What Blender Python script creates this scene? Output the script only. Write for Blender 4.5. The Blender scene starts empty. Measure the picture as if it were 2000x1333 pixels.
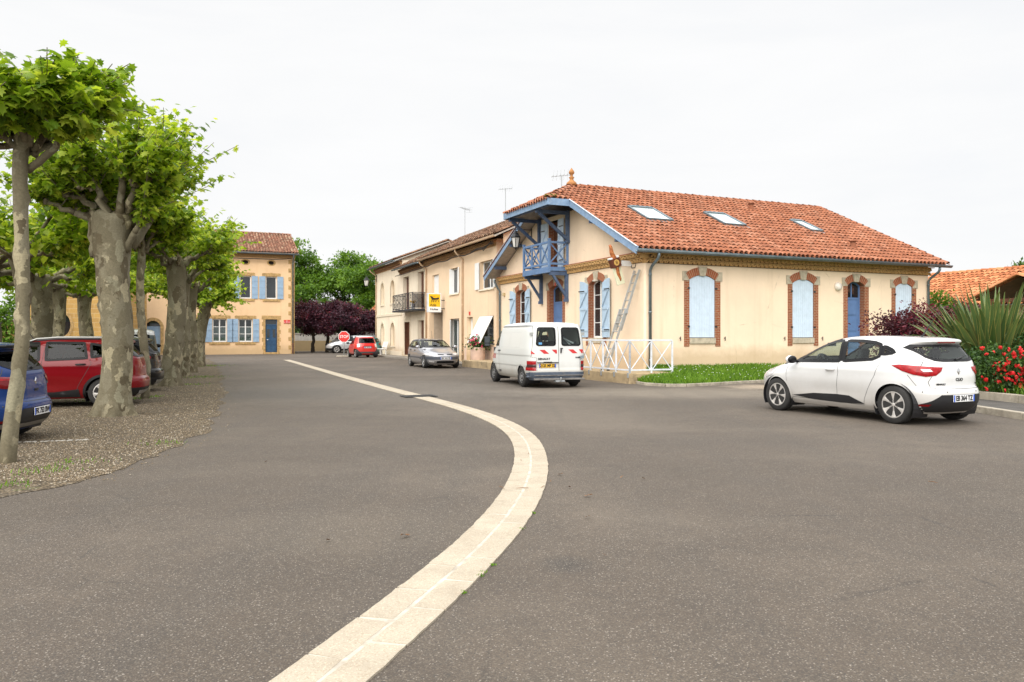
import bpy, bmesh, math, random
import numpy as np
from mathutils import Vector, Matrix, noise
from mathutils.geometry import tessellate_polygon
from mathutils.bvhtree import BVHTree
random.seed(7); RNG = np.random.default_rng(7)
SC = bpy.context.scene; COL = SC.collection
PI = math.pi; R = math.radians
F_, H_, HY = 1500.0, 1.514, 657.0           # focal length in photo pixels, eye height, horizon row
def gp(px, py, z=0.0):                       # ground point seen at a photo pixel
    d = F_*(H_-z)/(py-HY); return Vector(((px-1000)/F_*d, d, z))
def C(r, g, b):
    return tuple(((c/255+.055)/1.055)**2.4 if c > 10 else c/255/12.92 for c in (r, g, b))
# ------------------------------------------------------------------ objects
def tag(o, label=None, cat=None, group=None, kind=None):
    if label: o['label'] = label
    if cat: o['category'] = cat
    if group: o['group'] = group
    if kind: o['kind'] = kind
    return o
def thing(name, label, cat, loc=(0, 0, 0), rz=0.0, group=None):
    o = bpy.data.objects.new(name, None); COL.objects.link(o)
    o.location = loc; o.rotation_euler = (0, 0, rz); o.empty_display_size = .2
    return tag(o, label, cat, group)
def sub(name, parent):
    o = bpy.data.objects.new(name, None); COL.objects.link(o); o.parent = parent; return o
def kids(o): return [c for c in o.children]
def copy_tree(o, parent=None):
    c = o.copy(); COL.objects.link(c)
    c.parent = parent
    for k in kids(o): copy_tree(k, c)
    return c
def link_mesh(name, me, mats, parent=None):
    o = bpy.data.objects.new(name, me); COL.objects.link(o)
    for m in (mats if isinstance(mats, (list, tuple)) else [mats]): me.materials.append(m)
    if parent: o.parent = parent
    return o
class MB:
    """mesh collector"""
    def __init__(s, T=None): s.v = []; s.f = []; s.mi = []; s.T = T or Matrix.Identity(4); s.cur = 0
    def add(s, vs, fs):
        b = len(s.v); T = s.T
        s.v += [T @ Vector(p) for p in vs]
        s.f += [tuple(i+b for i in f) for f in fs]; s.mi += [s.cur]*len(fs)
    def box(s, x0, y0, z0, x1, y1, z1):
        s.add([(x0,y0,z0),(x1,y0,z0),(x1,y1,z0),(x0,y1,z0),(x0,y0,z1),(x1,y0,z1),(x1,y1,z1),(x0,y1,z1)],
              [(0,3,2,1),(4,5,6,7),(0,1,5,4),(1,2,6,5),(2,3,7,6),(3,0,4,7)])
    def beam(s, p, q, w, h, up=(0,0,1)):
        p = Vector(p); q = Vector(q); d = (q-p).normalized(); up = Vector(up)
        if abs(d.dot(up)) > .98: up = Vector((0,1,0))
        a = d.cross(up).normalized()*(w/2); b = a.cross(d).normalized()*(h/2)
        s.add([p-a-b,p+a-b,p+a+b,p-a+b,q-a-b,q+a-b,q+a+b,q-a+b],
              [(0,1,2,3),(7,6,5,4),(4,5,1,0),(5,6,2,1),(6,7,3,2),(7,4,0,3)])
    def tube(s, pts, rad, n=10, cap=True):
        pts = [Vector(p) for p in pts]; m = len(pts)
        if not hasattr(rad, '__len__'): rad = [rad]*m
        vs = []; a = None
        for i, p in enumerate(pts):
            d = (pts[min(i+1,m-1)]-pts[max(i-1,0)]).normalized()
            if a is None: a = d.orthogonal().normalized()
            a = (a-d*a.dot(d)).normalized(); b = d.cross(a)
            for k in range(n):
                t = 2*PI*k/n; vs.append(p+(a*math.cos(t)+b*math.sin(t))*rad[i])
        fs = [(i*n+k, i*n+(k+1)%n, (i+1)*n+(k+1)%n, (i+1)*n+k) for i in range(m-1) for k in range(n)]
        if cap: fs += [tuple(range(n-1,-1,-1)), tuple(range((m-1)*n, m*n))]
        s.add(vs, fs)
    def lathe(s, prof, n=24, pos=(0,0,0), axis='z'):
        vs = []
        for r, h in prof:
            for k in range(n):
                t = 2*PI*k/n; c, q = r*math.cos(t), r*math.sin(t)
                vs.append(Vector(pos)+Vector({'z':(c,q,h),'y':(q,h,c),'x':(h,c,q)}[axis]))
        m = len(prof)
        fs = [(i*n+k, i*n+(k+1)%n, (i+1)*n+(k+1)%n, (i+1)*n+k) for i in range(m-1) for k in range(n)]
        fs += [tuple(range(n-1,-1,-1)), tuple(range((m-1)*n, m*n))]
        s.add(vs, fs)
    def ball(s, c, rx, ry=None, rz=None, n=10):
        ry = ry or rx; rz = rz or rx; vs = []; c = Vector(c)
        for i in range(1, n):
            a = PI*i/n
            for k in range(2*n):
                b = PI*k/n; vs.append(c+Vector((rx*math.sin(a)*math.cos(b), ry*math.sin(a)*math.sin(b), rz*math.cos(a))))
        t = len(vs); vs += [c+Vector((0,0,rz)), c-Vector((0,0,rz))]; w = 2*n
        fs = [(i*w+k, (i+1)*w+k, (i+1)*w+(k+1)%w, i*w+(k+1)%w) for i in range(n-2) for k in range(w)]
        fs += [(t, k, (k+1)%w) for k in range(w)]+[(t+1, (n-2)*w+(k+1)%w, (n-2)*w+k) for k in range(w)]
        s.add(vs, fs)
    def prism(s, poly, d0, d1, mp=lambda a, b, d: (a, d, b)):
        n = len(poly); vs = [mp(a,b,d0) for a,b in poly]+[mp(a,b,d1) for a,b in poly]
        s.add(vs, [tuple(range(n)), tuple(range(2*n-1,n-1,-1))]+[((i+1)%n, i, i+n, (i+1)%n+n) for i in range(n)])
    def quad(s, a, b, c, d): s.add([a,b,c,d], [(0,1,2,3)])
    def obj(s, name, mats, parent=None, smooth=False, uv=False, bevel=0, recalc=True, angle=None):
        me = bpy.data.meshes.new(name)
        me.from_pydata([tuple(p) for p in s.v], [], s.f)
        if max(s.mi or [0]): me.polygons.foreach_set('material_index', s.mi)
        if recalc:
            bm = bmesh.new(); bm.from_mesh(me); bmesh.ops.recalc_face_normals(bm, faces=bm.faces); bm.to_mesh(me); bm.free()
        if smooth: me.polygons.foreach_set('use_smooth', [True]*len(me.polygons))
        if angle: 
            me.polygons.foreach_set('use_smooth', [True]*len(me.polygons)); me.set_sharp_from_angle(angle=angle)
        if uv:
            ul = me.uv_layers.new(name='UVMap')
            for p in me.polygons:
                n = p.normal; ax = max(range(3), key=lambda i: abs(n[i]))
                for li in p.loop_indices:
                    c = me.vertices[me.loops[li].vertex_index].co
                    ul.data[li].uv = (c.y, c.z) if ax == 0 else (c.x, c.z) if ax == 1 else (c.x, c.y)
        o = link_mesh(name, me, mats, parent)
        if bevel:
            b = o.modifiers.new('bevel', 'BEVEL'); b.width = bevel; b.segments = 2; b.limit_method = 'ANGLE'; b.angle_limit = R(35)
        return o
def np_mesh(name, V, Fc, mat, parent=None, attr=None, smooth=False):
    """V (n,3), Fc (m,k) -> object; attr: per-face float 'rnd'"""
    V = np.ascontiguousarray(V, dtype=np.float32); Fc = np.ascontiguousarray(Fc, dtype=np.int32)
    me = bpy.data.meshes.new(name); m, k = Fc.shape
    me.vertices.add(len(V)); me.vertices.foreach_set('co', V.ravel())
    me.loops.add(m*k); me.loops.foreach_set('vertex_index', Fc.ravel())
    me.polygons.add(m); me.polygons.foreach_set('loop_start', np.arange(0, m*k, k, dtype=np.int32))
    if smooth: me.polygons.foreach_set('use_smooth', np.ones(m, dtype=bool))
    if attr is not None:
        a = me.attributes.new('rnd', 'FLOAT', 'FACE'); a.data.foreach_set('value', np.ascontiguousarray(attr, dtype=np.float32))
    me.update(calc_edges=True); me.validate()
    return link_mesh(name, me, mat, parent)
def text(name, s, size, mat, parent, M4, ext=.002, align='CENTER', sx=1.0, bold=0.0):
    cu = bpy.data.curves.new(name, 'FONT'); cu.body = s; cu.size = size; cu.extrude = ext; cu.align_x = align; cu.align_y = 'CENTER'; cu.offset = bold; cu.resolution_u = 3
    t = bpy.data.objects.new(name, cu); me = bpy.data.meshes.new_from_object(t); bpy.data.objects.remove(t)
    me.transform(M4 @ Matrix.Diagonal((sx, 1, 1, 1)))
    me.materials.clear(); return link_mesh(name, me, mat, parent)
def face_m(o, right, up):                    # matrix: text x -> right, y -> up, normal out
    r = Vector(right).normalized(); u = Vector(up).normalized(); n = r.cross(u)
    M4 = Matrix((r, u, n)).transposed().to_4x4(); M4.translation = Vector(o); return M4
# ------------------------------------------------------------------ materials
def nodes(name):
    m = bpy.data.materials.new(name); m.use_nodes = True; nt = m.node_tree
    return m, nt, nt.nodes['Principled BSDF']
class NT:
    def __init__(s, nt): s.nt = nt; s.tc = None
    def n(s, t, **kw):
        x = s.nt.nodes.new(t)
        for k, v in kw.items(): setattr(x, k, v)
        return x
    def l(s, a, b): s.nt.links.new(a, b)
    def co(s, out='Object'):
        if not s.tc: s.tc = s.n('ShaderNodeTexCoord')
        return s.tc.outputs[out]
    def noise(s, scale, detail=4, rough=.55, co=None, dist=0):
        x = s.n('ShaderNodeTexNoise'); x.inputs['Scale'].default_value = scale; x.inputs['Detail'].default_value = detail
        x.inputs['Roughness'].default_value = rough; x.inputs['Distortion'].default_value = dist
        s.l(co if co is not None else s.co(), x.inputs['Vector']); return x.outputs['Fac']
    def vor(s, scale, out='Distance', feature='F1', co=None, rnd=1):
        x = s.n('ShaderNodeTexVoronoi', feature=feature); x.inputs['Scale'].default_value = scale; x.inputs['Randomness'].default_value = rnd
        s.l(co if co is not None else s.co(), x.inputs['Vector']); return x.outputs[out]
    def ramp(s, fac, stops, interp='LINEAR'):
        x = s.n('ShaderNodeValToRGB'); cr = x.color_ramp; cr.interpolation = interp
        while len(cr.elements) < len(stops): cr.elements.new(.5)
        for e, (p, c) in zip(cr.elements, stops): e.position = p; e.color = (*c, 1) if hasattr(c, '__len__') else (c, c, c, 1)
        s.l(fac, x.inputs['Fac']); return x.outputs['Color']
    def mix(s, fac, a, b, mode='MIX'):
        x = s.n('ShaderNodeMix', data_type='RGBA', blend_type=mode)
        for sock, val in ((x.inputs[0], fac), (x.inputs[6], a), (x.inputs[7], b)):
            if hasattr(val, 'is_linked'): s.l(val, sock)
            else: sock.default_value = val if not hasattr(val, '__len__') else (*val[:3], 1)
        return x.outputs[2]
    def math(s, op, a, b=0.0):
        x = s.n('ShaderNodeMath', operation=op)
        for sock, val in ((x.inputs[0], a), (x.inputs[1], b)):
            if hasattr(val, 'is_linked'): s.l(val, sock)
            else: sock.default_value = val
        return x.outputs[0]
    def bump(s, h, strength, dist=.02):
        x = s.n('ShaderNodeBump'); x.inputs['Strength'].default_value = strength; x.inputs['Distance'].default_value = dist
        s.l(h, x.inputs['Height']); return x.outputs['Normal']
    def mapping(s, scale, co=None):
        x = s.n('ShaderNodeMapping'); x.inputs['Scale'].default_value = scale; s.l(co if co is not None else s.co(), x.inputs['Vector']); return x.outputs[0]
    def attr(s, name):
        x = s.n('ShaderNodeAttribute'); x.attribute_name = name; return x.outputs['Fac']
def mat(name, col, rough=.6, metal=0., var=.12, scale=4., bump=0., bscale=60., coat=0., spec=.5, dirt=None):
    m, nt, b = nodes(name); k = NT(nt)
    b.inputs['Roughness'].default_value = rough; b.inputs['Metallic'].default_value = metal
    b.inputs['Specular IOR Level'].default_value = spec; b.inputs['Coat Weight'].default_value = coat
    if var:
        f = k.noise(scale, 5)
        c = k.ramp(f, [(.3, tuple(x*(1-var) for x in col)), (.7, tuple(min(1, x*(1+var)) for x in col))])
        if dirt:
            g = k.ramp(k.noise(dirt[1], 6, .7), [(.52, 0.), (.72, dirt[2])]); c = k.mix(g, c, dirt[0])
        k.l(c, b.inputs['Base Color'])
    else: b.inputs['Base Color'].default_value = (*col, 1)
    if bump: k.l(k.bump(k.noise(bscale, 4, .6), bump), b.inputs['Normal'])
    return m
def stucco(name, col, stain=(.45,.36,.24), amt=.35, low=True, zl=.0):
    m, nt, b = nodes(name); k = NT(nt); b.inputs['Roughness'].default_value = .92; b.inputs['Specular IOR Level'].default_value = .15
    c = k.ramp(k.noise(.55, 6, .6), [(.3, tuple(x*.90 for x in col)), (.7, tuple(min(1, x*1.05) for x in col))])
    c = k.mix(k.ramp(k.noise(9, 4), [(.35, .0), (.8, .16)]), c, tuple(x*.82 for x in col))
    st = k.noise(1, 5, .65, co=k.mapping((2.4, 2.4, .18)))
    c = k.mix(k.ramp(st, [(.55, 0.), (.8, amt)]), c, stain)
    if low:
        z = k.n('ShaderNodeSeparateXYZ'); k.l(k.co(), z.inputs[0])
        zz = k.math('ADD', z.outputs[2], k.math('MULTIPLY', k.noise(1.8, 5, .7), -.7))
        c = k.mix(k.ramp(zz, [(zl, .55), (zl+.5, 0.)]), c, (.42, .30, .16))
        cr = k.vor(.45, 'Distance', 'DISTANCE_TO_EDGE'); c = k.mix(k.math('MULTIPLY', k.ramp(k.math('ADD', cr, k.math('MULTIPLY', k.noise(4, 5, .7), .06)), [(.029, .35), (.034, 0.)]), k.ramp(k.noise(.8, 3), [(.52, 0.), (.60, 1.)])), c, (.30,.22,.14))
    k.l(c, b.inputs['Base Color'])
    k.l(k.bump(k.noise(70, 3, .7), .35, .01), b.inputs['Normal']); return m
def brick(name, c1, c2, mortar, bw=.22, bh=.062, ms=.011):
    m, nt, b = nodes(name); k = NT(nt); b.inputs['Roughness'].default_value = .9; b.inputs['Specular IOR Level'].default_value = .15
    t = k.n('ShaderNodeTexBrick'); t.inputs['Scale'].default_value = 1; t.inputs['Brick Width'].default_value = bw; t.inputs['Row Height'].default_value = bh
    t.inputs['Mortar Size'].default_value = ms; t.inputs['Mortar Smooth'].default_value = .2
    for i, c in (('Color1', c1), ('Color2', c2), ('Mortar', mortar)): t.inputs[i].default_value = (*c, 1)
    k.l(k.co('UV'), t.inputs['Vector'])
    c = k.mix(k.ramp(k.noise(14, 5), [(.35, 0.), (.75, .5)]), t.outputs['Color'], tuple(x*.55 for x in c1))
    k.l(c, b.inputs['Base Color']); k.l(k.bump(t.outputs['Fac'], -.6, .012), b.inputs['Normal']); return m
def leafmat(name, stops, trans=.45, rough=.5):
    m, nt, b = nodes(name); k = NT(nt)
    c = k.ramp(k.attr('rnd'), stops)
    c = k.mix(k.ramp(k.noise(.8, 3), [(.35, 0.), (.65, .35)]), c, stops[0][1])
    b.inputs['Roughness'].default_value = rough; b.inputs['Specular IOR Level'].default_value = .35; k.l(c, b.inputs['Base Color'])
    tr = k.n('ShaderNodeBsdfTranslucent'); k.l(k.mix(.5, c, k.mix(1., c, (1.5, 1.3, .35), 'MULTIPLY')), tr.inputs['Color'])
    mx = k.n('ShaderNodeMixShader'); mx.inputs[0].default_value = trans
    k.l(b.outputs[0], mx.inputs[1]); k.l(tr.outputs[0], mx.inputs[2]); k.l(mx.outputs[0], nt.nodes['Material Output'].inputs[0]); return m
def glassmat(name, tint=(.75,.82,.8), refl=1.0):
    m, nt, b = nodes(name); k = NT(nt); nt.nodes.remove(b)
    t = k.n('ShaderNodeBsdfTransparent'); t.inputs[0].default_value = (*tint, 1)
    g = k.n('ShaderNodeBsdfGlossy'); g.inputs['Roughness'].default_value = .02; ge = k.n('ShaderNodeNewGeometry')
    dt = k.n('ShaderNodeVectorMath', operation='DOT_PRODUCT'); k.l(ge.outputs['Normal'], dt.inputs[0]); k.l(ge.outputs['Incoming'], dt.inputs[1])
    f = k.math('ADD', .045, k.math('MULTIPLY', k.math('POWER', k.math('SUBTRACT', 1.0, k.math('ABSOLUTE', dt.outputs['Value'])), 5.0), .955))
    mx = k.n('ShaderNodeMixShader'); k.l(k.math('MULTIPLY', f, refl), mx.inputs[0]); k.l(t.outputs[0], mx.inputs[1]); k.l(g.outputs[0], mx.inputs[2])
    k.l(mx.outputs[0], nt.nodes['Material Output'].inputs[0]); return m
def paint(name, col, metal=0., coat=1., rough=.35, dust=.25, spec=.5):
    m, nt, b = nodes(name); k = NT(nt); b.inputs['Specular IOR Level'].default_value = spec; b.inputs['Roughness'].default_value = rough; b.inputs['Metallic'].default_value = metal
    b.inputs['Coat Weight'].default_value = coat; b.inputs['Coat Roughness'].default_value = .04
    z = k.n('ShaderNodeSeparateXYZ'); k.l(k.co(), z.inputs[0])
    zz = k.math('ADD', z.outputs[2], k.math('MULTIPLY', k.noise(3.5, 6, .7), .35))
    d = k.ramp(zz, [(.38, dust*1.6), (.95, .05*dust)])
    k.l(k.mix(d, col, (.30, .25, .19)), b.inputs['Base Color'])
    rr = k.ramp(zz, [(.40, .5), (.8, rough)]); k.l(rr, b.inputs['Roughness']); return m

WALL_CREAM = stucco('render_cream', (.86,.685,.505), (.50,.37,.22), .34, True, .42)
WALL_PEACH = stucco('render_peach', (.80,.61,.42), (.42,.27,.15), .25)
WALL_PALE = stucco('render_pale', (.80,.70,.55), (.32,.25,.16), .45)
WALL_OCHRE = stucco('render_ochre', (.75,.52,.31), (.50,.30,.14), .28)
WALL_WHITE = mat('render_white', (.74,.71,.64), .9)
STONE_GREY = mat('cut_stone', (.46,.40,.30), .9, var=.22, scale=8, bump=.3, dirt=((.20,.17,.12), 5, .5))
STONE_OCHRE = mat('ochre_stone', (.42,.27,.11), .92, var=.35, scale=7, bump=.5, bscale=25, dirt=((.20,.13,.07), 3, .6))
STONE_BLOCK = brick('stone_blocks', (.50,.31,.10), (.40,.24,.085), (.52,.38,.2), .62, .30, .018)
BRICK = brick('red_brick', (.33,.085,.035), (.24,.06,.028), (.40,.29,.19))
BRICK_ARCH = brick('red_brick_arch', (.36,.10,.045), (.27,.075,.035), (.42,.30,.2), .075, .5, .011)
CORNICE = mat('ochre_cornice', (.56,.345,.14), .9, var=.25, scale=12, dirt=((.22,.13,.06), 6, .6))
BLUE_FASCIA = mat('weathered_blue_fascia', (.19,.285,.42), .6, var=.14, scale=6, dirt=((.36,.40,.44), 7, .5))
BLUE_WOOD = mat('blue_woodwork', (.105,.19,.35), .55, var=.14, scale=6, dirt=((.26,.32,.40), 9, .4))
BLUE_DARK = mat('dark_blue_woodwork', (.055,.09,.165), .6, var=.2, scale=6, dirt=((.20,.25,.32), 9, .4))
BLUE_PALE = mat('pale_blue_shutter', (.41,.535,.66), .6, var=.08, scale=5, dirt=((.30,.38,.46), 4, .35))
BLUE_LIGHT = mat('lightest_blue_shutter', (.57,.675,.785), .6, var=.06, scale=5, dirt=((.42,.50,.58), 3, .35))
BLUE_MID = mat('mid_blue_shutter', (.265,.38,.51), .6, var=.1, scale=5, dirt=((.33,.42,.5), 4, .4))
BLUE_DOOR = mat('blue_door', (.10,.185,.37), .45, var=.1, scale=4)
NAVY_DOOR = mat('navy_door', (.018,.065,.14), .45, var=.15, scale=4)
WHITE_PAINT = mat('white_paint', (.78,.78,.76), .5, var=.05)
WHITE_RAIL = mat('white_railing_paint', (.66,.69,.73), .5, var=.07, dirt=((.40,.36,.30), 7, .4))
ZINC = mat('zinc_gutter', (.16,.20,.22), .45, .55, var=.2, scale=5)
BEIGE_PIPE = mat('beige_pipe', (.56,.40,.26), .6)
DARK_IRON = mat('dark_iron', (.035,.04,.05), .55, .3)
BLACK = mat('black_plastic', (.014,.014,.016), .5, var=.1)
CAR_BLACK = mat('car_black_trim', (.008,.008,.009), .4, var=.05, spec=.2)
ROOM_DARK = mat('dark_room', (.02,.018,.016), .9, var=.3, scale=1)
CURTAIN = mat('net_curtain', (.66,.65,.62), .9, var=.1, scale=12)
PANE = glassmat('window_pane', (.55,.60,.60), 1.6)
PANE_DARK = mat('dark_window_pane', (.018,.022,.026), .04, var=.4, scale=.8, spec=.8)
SKY_PANE = mat('roof_window_pane', (.55,.62,.63), .05, var=.1, spec=.9)
BROWN_WOOD = mat('brown_wood', (.10,.035,.015), .6, var=.3, scale=3)
ALU = mat('aluminium', (.47,.47,.455), .42, .5, var=.12, scale=6, dirt=((.35,.32,.28), 8, .4))
CHROME = mat('chrome', (.75,.76,.78), .12, 1., var=.03)
WOODPALE = mat('weathered_soffit', (.40,.36,.31), .8, var=.2, scale=7)
CONCRETE = mat('stained_concrete', (.40,.30,.175), .92, var=.2, scale=3, bump=.4, bscale=40, dirt=((.12,.095,.06), 2.2, .8))
KERBST = mat('kerb_stone', (.34,.30,.235), .92, var=.25, scale=5, bump=.5, bscale=45, dirt=((.11,.10,.07), 3, .7))
TERRA_POT = mat('pale_planter', (.60,.43,.34), .85, var=.1)
def tilemat(name, stops, lichen=(.22,.17,.10), amt=.5, orange=None):
    m, nt, b = nodes(name); k = NT(nt); b.inputs['Roughness'].default_value = .88; b.inputs['Specular IOR Level'].default_value = .2
    c = k.ramp(k.attr('rnd'), stops)
    c = k.mix(k.ramp(k.noise(6, 6, .7), [(.42, 0.), (.72, .6)]), c, tuple(x*.55 for x in stops[1][1]))
    c = k.mix(k.ramp(k.noise(1.1, 7, .75), [(.48, 0.), (.68, amt)]), c, lichen)
    c = k.mix(k.ramp(k.noise(19, 5, .7), [(.60, 0.), (.75, amt)]), c, (.30,.26,.20))
    if orange: c = k.mix(k.ramp(k.noise(3.1, 6, .8), [(.60, 0.), (.66, .85)]), c, orange)
    k.l(c, b.inputs['Base Color']); k.l(k.bump(k.noise(60, 3), .25, .01), b.inputs['Normal']); return m
TILE_RED = tilemat('red_clay_tile', [(0., (.235,.085,.045)), (.3, (.315,.115,.058)), (.7, (.355,.135,.07)), (1., (.41,.19,.115))], (.17,.09,.06), .42)
TILE_OLD = tilemat('old_mossy_tile', [(0., (.10,.058,.038)), (.4, (.20,.10,.06)), (.8, (.27,.15,.09)), (1., (.36,.24,.16))], (.085,.07,.05), .85, (.42,.20,.035))
TILE_FAR = tilemat('mottled_tile', [(0., (.15,.065,.042)), (.4, (.27,.12,.075)), (.8, (.34,.18,.115)), (1., (.44,.31,.21))], (.18,.14,.09), .5)
TILE_ORANGE = tilemat('orange_clay_tile', [(0., (.33,.11,.045)), (.5, (.50,.19,.08)), (1., (.60,.28,.13))], (.26,.11,.06), .35)
def barkmat():
    m, nt, b = nodes('plane_bark'); k = NT(nt); b.inputs['Roughness'].default_value = .9; b.inputs['Specular IOR Level'].default_value = .15
    wv = k.n('ShaderNodeTexNoise'); wv.inputs['Scale'].default_value = 7; wv.inputs['Detail'].default_value = 5; k.l(k.co(), wv.inputs['Vector'])
    ad = k.n('ShaderNodeVectorMath', operation='MULTIPLY_ADD'); k.l(wv.outputs['Color'], ad.inputs[0]); ad.inputs[1].default_value = (.22,.22,.30); k.l(k.co(), ad.inputs[2])
    def flakes(sc, st): 
        sx = k.n('ShaderNodeSeparateColor'); k.l(k.vor(1, 'Color', co=k.mapping(sc, ad.outputs[0])), sx.inputs[0]); return k.ramp(sx.outputs[0], st, 'CONSTANT')
    c = flakes((5, 5, 2.6), [(0., (.235,.21,.145)), (.26, (.30,.275,.20)), (.50, (.26,.235,.165)), (.66, (.165,.138,.09)), (.80, (.50,.45,.31)), (.90, (.38,.36,.26))])
    c2 = flakes((11, 11, 6), [(0., (.28,.25,.175)), (.45, (.21,.185,.125)), (.72, (.54,.49,.35)), (.84, (.12,.095,.06))])
    c = k.mix(k.ramp(k.noise(2.2, 4), [(.50, 0.), (.56, .8)]), c, c2)
    c = k.mix(k.ramp(k.vor(8), [(.0, .85), (.12, 0.)]), c, (.035,.027,.018))
    c = k.mix(k.ramp(k.noise(40, 5, .7), [(.38, .0), (.75, .45)]), c, (.06,.052,.035))
    z = k.n('ShaderNodeSeparateXYZ'); k.l(k.co(), z.inputs[0]); c = k.mix(k.ramp(k.math('ADD', z.outputs[2], k.math('MULTIPLY', k.noise(6, 5), .3)), [(.12, .6), (.45, 0.)]), c, (.10,.08,.05))
    c = k.mix(1., c, (.73, .71, .67), 'MULTIPLY')
    k.l(c, b.inputs['Base Color']); k.l(k.bump(k.mix(.4, c, k.noise(30, 4)), .6, .02), b.inputs['Normal']); return m
BARK = barkmat()
BARK_DARK = mat('dark_bark', (.05,.04,.03), .95, var=.4, scale=8, bump=.6, bscale=30)
LEAF_PLANE = leafmat('plane_leaf', [(0., (.085,.165,.012)), (.3, (.20,.335,.02)), (.65, (.36,.50,.035)), (1., (.58,.67,.11))], .6)
LEAF_GREEN = leafmat('tree_leaf', [(0., (.04,.095,.011)), (.5, (.115,.23,.021)), (1., (.24,.40,.05))], .45)
LEAF_DARK = leafmat('dark_leaf', [(0., (.02,.052,.014)), (.6, (.055,.12,.025)), (1., (.12,.22,.045))], .3)
LEAF_PLUM = leafmat('plum_leaf', [(0., (.03,.014,.024)), (.5, (.075,.025,.042)), (.88, (.13,.035,.058)), (.96, (.30,.02,.05)), (1., (.16,.06,.05))], .25)
LEAF_FRINGE = leafmat('maroon_leaf', [(0., (.035,.012,.018)), (.5, (.095,.02,.03)), (.85, (.24,.03,.055)), (1., (.26,.13,.06))], .3)
LEAF_FLAX = leafmat('flax_leaf', [(0., (.035,.07,.03)), (.4, (.075,.13,.045)), (.75, (.14,.21,.075)), (1., (.36,.31,.10))], .2, .4)
GRASS = leafmat('grass_blade', [(0., (.06,.14,.012)), (.5, (.14,.29,.022)), (1., (.26,.42,.05))], .45)
PETAL_RED = mat('red_petal', (.62,.012,.014), .6, var=.3, scale=30)
PETAL_PINK = mat('pink_petal', (.72,.06,.16), .6, var=.3, scale=30)
GLASS_CAR = glassmat('car_glass', (.74,.84,.80), .9)
GLASS_TINT = glassmat('tinted_car_glass', (.18,.21,.21), .6)
RUBBER = mat('tyre_rubber', (.022,.021,.02), .85, var=.25, scale=9)
RIM = mat('silver_rim', (.62,.59,.56), .4, .45, var=.12, scale=9)
STEEL_RIM = mat('steel_rim', (.27,.27,.27), .5, .5, var=.15)
LAMP_RED = mat('red_lamp', (.30,.006,.009), .25, var=.3, scale=25, coat=.4, spec=.25)
LAMP_DARK = mat('dark_red_lamp', (.16,.004,.007), .2, var=.2, scale=25, coat=.4, spec=.25)
LAMP_CLEAR = mat('clear_lamp', (.68,.66,.66), .12, .2, var=.2, scale=25, coat=1.)
LAMP_AMBER = mat('amber_lamp', (.60,.20,.02), .2, var=.1, coat=1.)
PLATE_W = mat('white_plate', (.74,.74,.74), .35, var=.03); PLATE_Y = mat('yellow_plate', (.72,.42,.02), .35, var=.05)
PLATE_B = mat('plate_blue', (.02,.10,.55), .4, var=.02); INK = mat('plate_ink', (.012,.012,.014), .5, var=0)
SEAT = mat('seat_fabric', (.05,.05,.055), .9, var=.2, scale=20); DASH = mat('dashboard_plastic', (.06,.06,.062), .7, var=.1)
SEAM = mat('panel_gap', (.05,.05,.05), .8, var=0); LEMON = mat('sign_yellow', (.83,.49,.008), .35, var=.04)
RED_SIGN = mat('sign_red', (.60,.025,.02), .4, var=.05); SIGN_WHITE = mat('sign_white', (.80,.80,.79), .4, var=.04)
GALV = mat('galvanised_post', (.36,.38,.39), .5, .4, var=.1)
# ------------------------------------------------------------------ camera, sky, light
cam = bpy.data.cameras.new('camera'); co = bpy.data.objects.new('camera', cam); COL.objects.link(co)
co.location = (0, 0, H_); co.rotation_euler = (PI/2, 0, 0); cam.lens = F_/2000*36; cam.sensor_width = 36
cam.shift_y = -9.5/2000; cam.clip_end = 2000; cam.clip_start = .05; SC.camera = co
SUN_EL, SUN_AZ = R(39), R(200)               # azimuth the light comes from, clockwise from +Y
w = bpy.data.worlds.new('World'); SC.world = w; w.use_nodes = True; k = NT(w.node_tree); bg = w.node_tree.nodes['Background']
sky = k.n('ShaderNodeTexSky', sky_type='NISHITA'); sky.sun_disc = False; sky.sun_elevation = SUN_EL; sky.sun_rotation = SUN_AZ
dirv = k.co('Generated'); sp = k.n('ShaderNodeSeparateXYZ'); k.l(dirv, sp.inputs[0])
mp = k.mapping((1.2, 1.2, 5.0), dirv)
cl = k.noise(1.7, 7, .6, co=mp, dist=.4)
grey = k.ramp(cl, [(.30, (.66, .668, .68)), (.50, (.69, .692, .695)), (.68, (.71, .71, .71))])
thin = k.math('MULTIPLY', k.ramp(k.noise(1.1, 5, .6, co=k.mapping((1.5, 1.0, 7.0), dirv)), [(.55, 0.), (.75, .55)]), k.ramp(sp.outputs[0], [(.45, 0.), (.6, 1.)]))
grey = k.mix(thin, grey, (.52, .60, .69))
lift = k.ramp(sp.outputs[2], [(.40, 1/3.0), (.75, .80), (1., 1.)])           # overcast: the zenith is about three times the horizon
over = k.mix(1., grey, k.mix(1., lift, (30., 30., 30.), 'MULTIPLY'), 'MULTIPLY')
k.l(k.mix(.02, over, sky.outputs[0]), bg.inputs['Color']); bg.inputs['Strength'].default_value = .1
sl = bpy.data.lights.new('sun', 'SUN'); so = bpy.data.objects.new('sun', sl); COL.objects.link(so)
sl.energy = 2.75; sl.angle = R(70); sl.color = (1., .96, .90); so.location = (0, 0, 40)
sd = Vector((math.sin(SUN_AZ)*math.cos(SUN_EL), math.cos(SUN_AZ)*math.cos(SUN_EL), math.sin(SUN_EL)))
so.rotation_euler = (-sd).to_track_quat('-Z', 'Y').to_euler()
SC.view_settings.view_transform = 'Standard'; SC.view_settings.look = 'None'; SC.view_settings.exposure = EXPO = .50; SC.view_settings.gamma = 1
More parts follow.
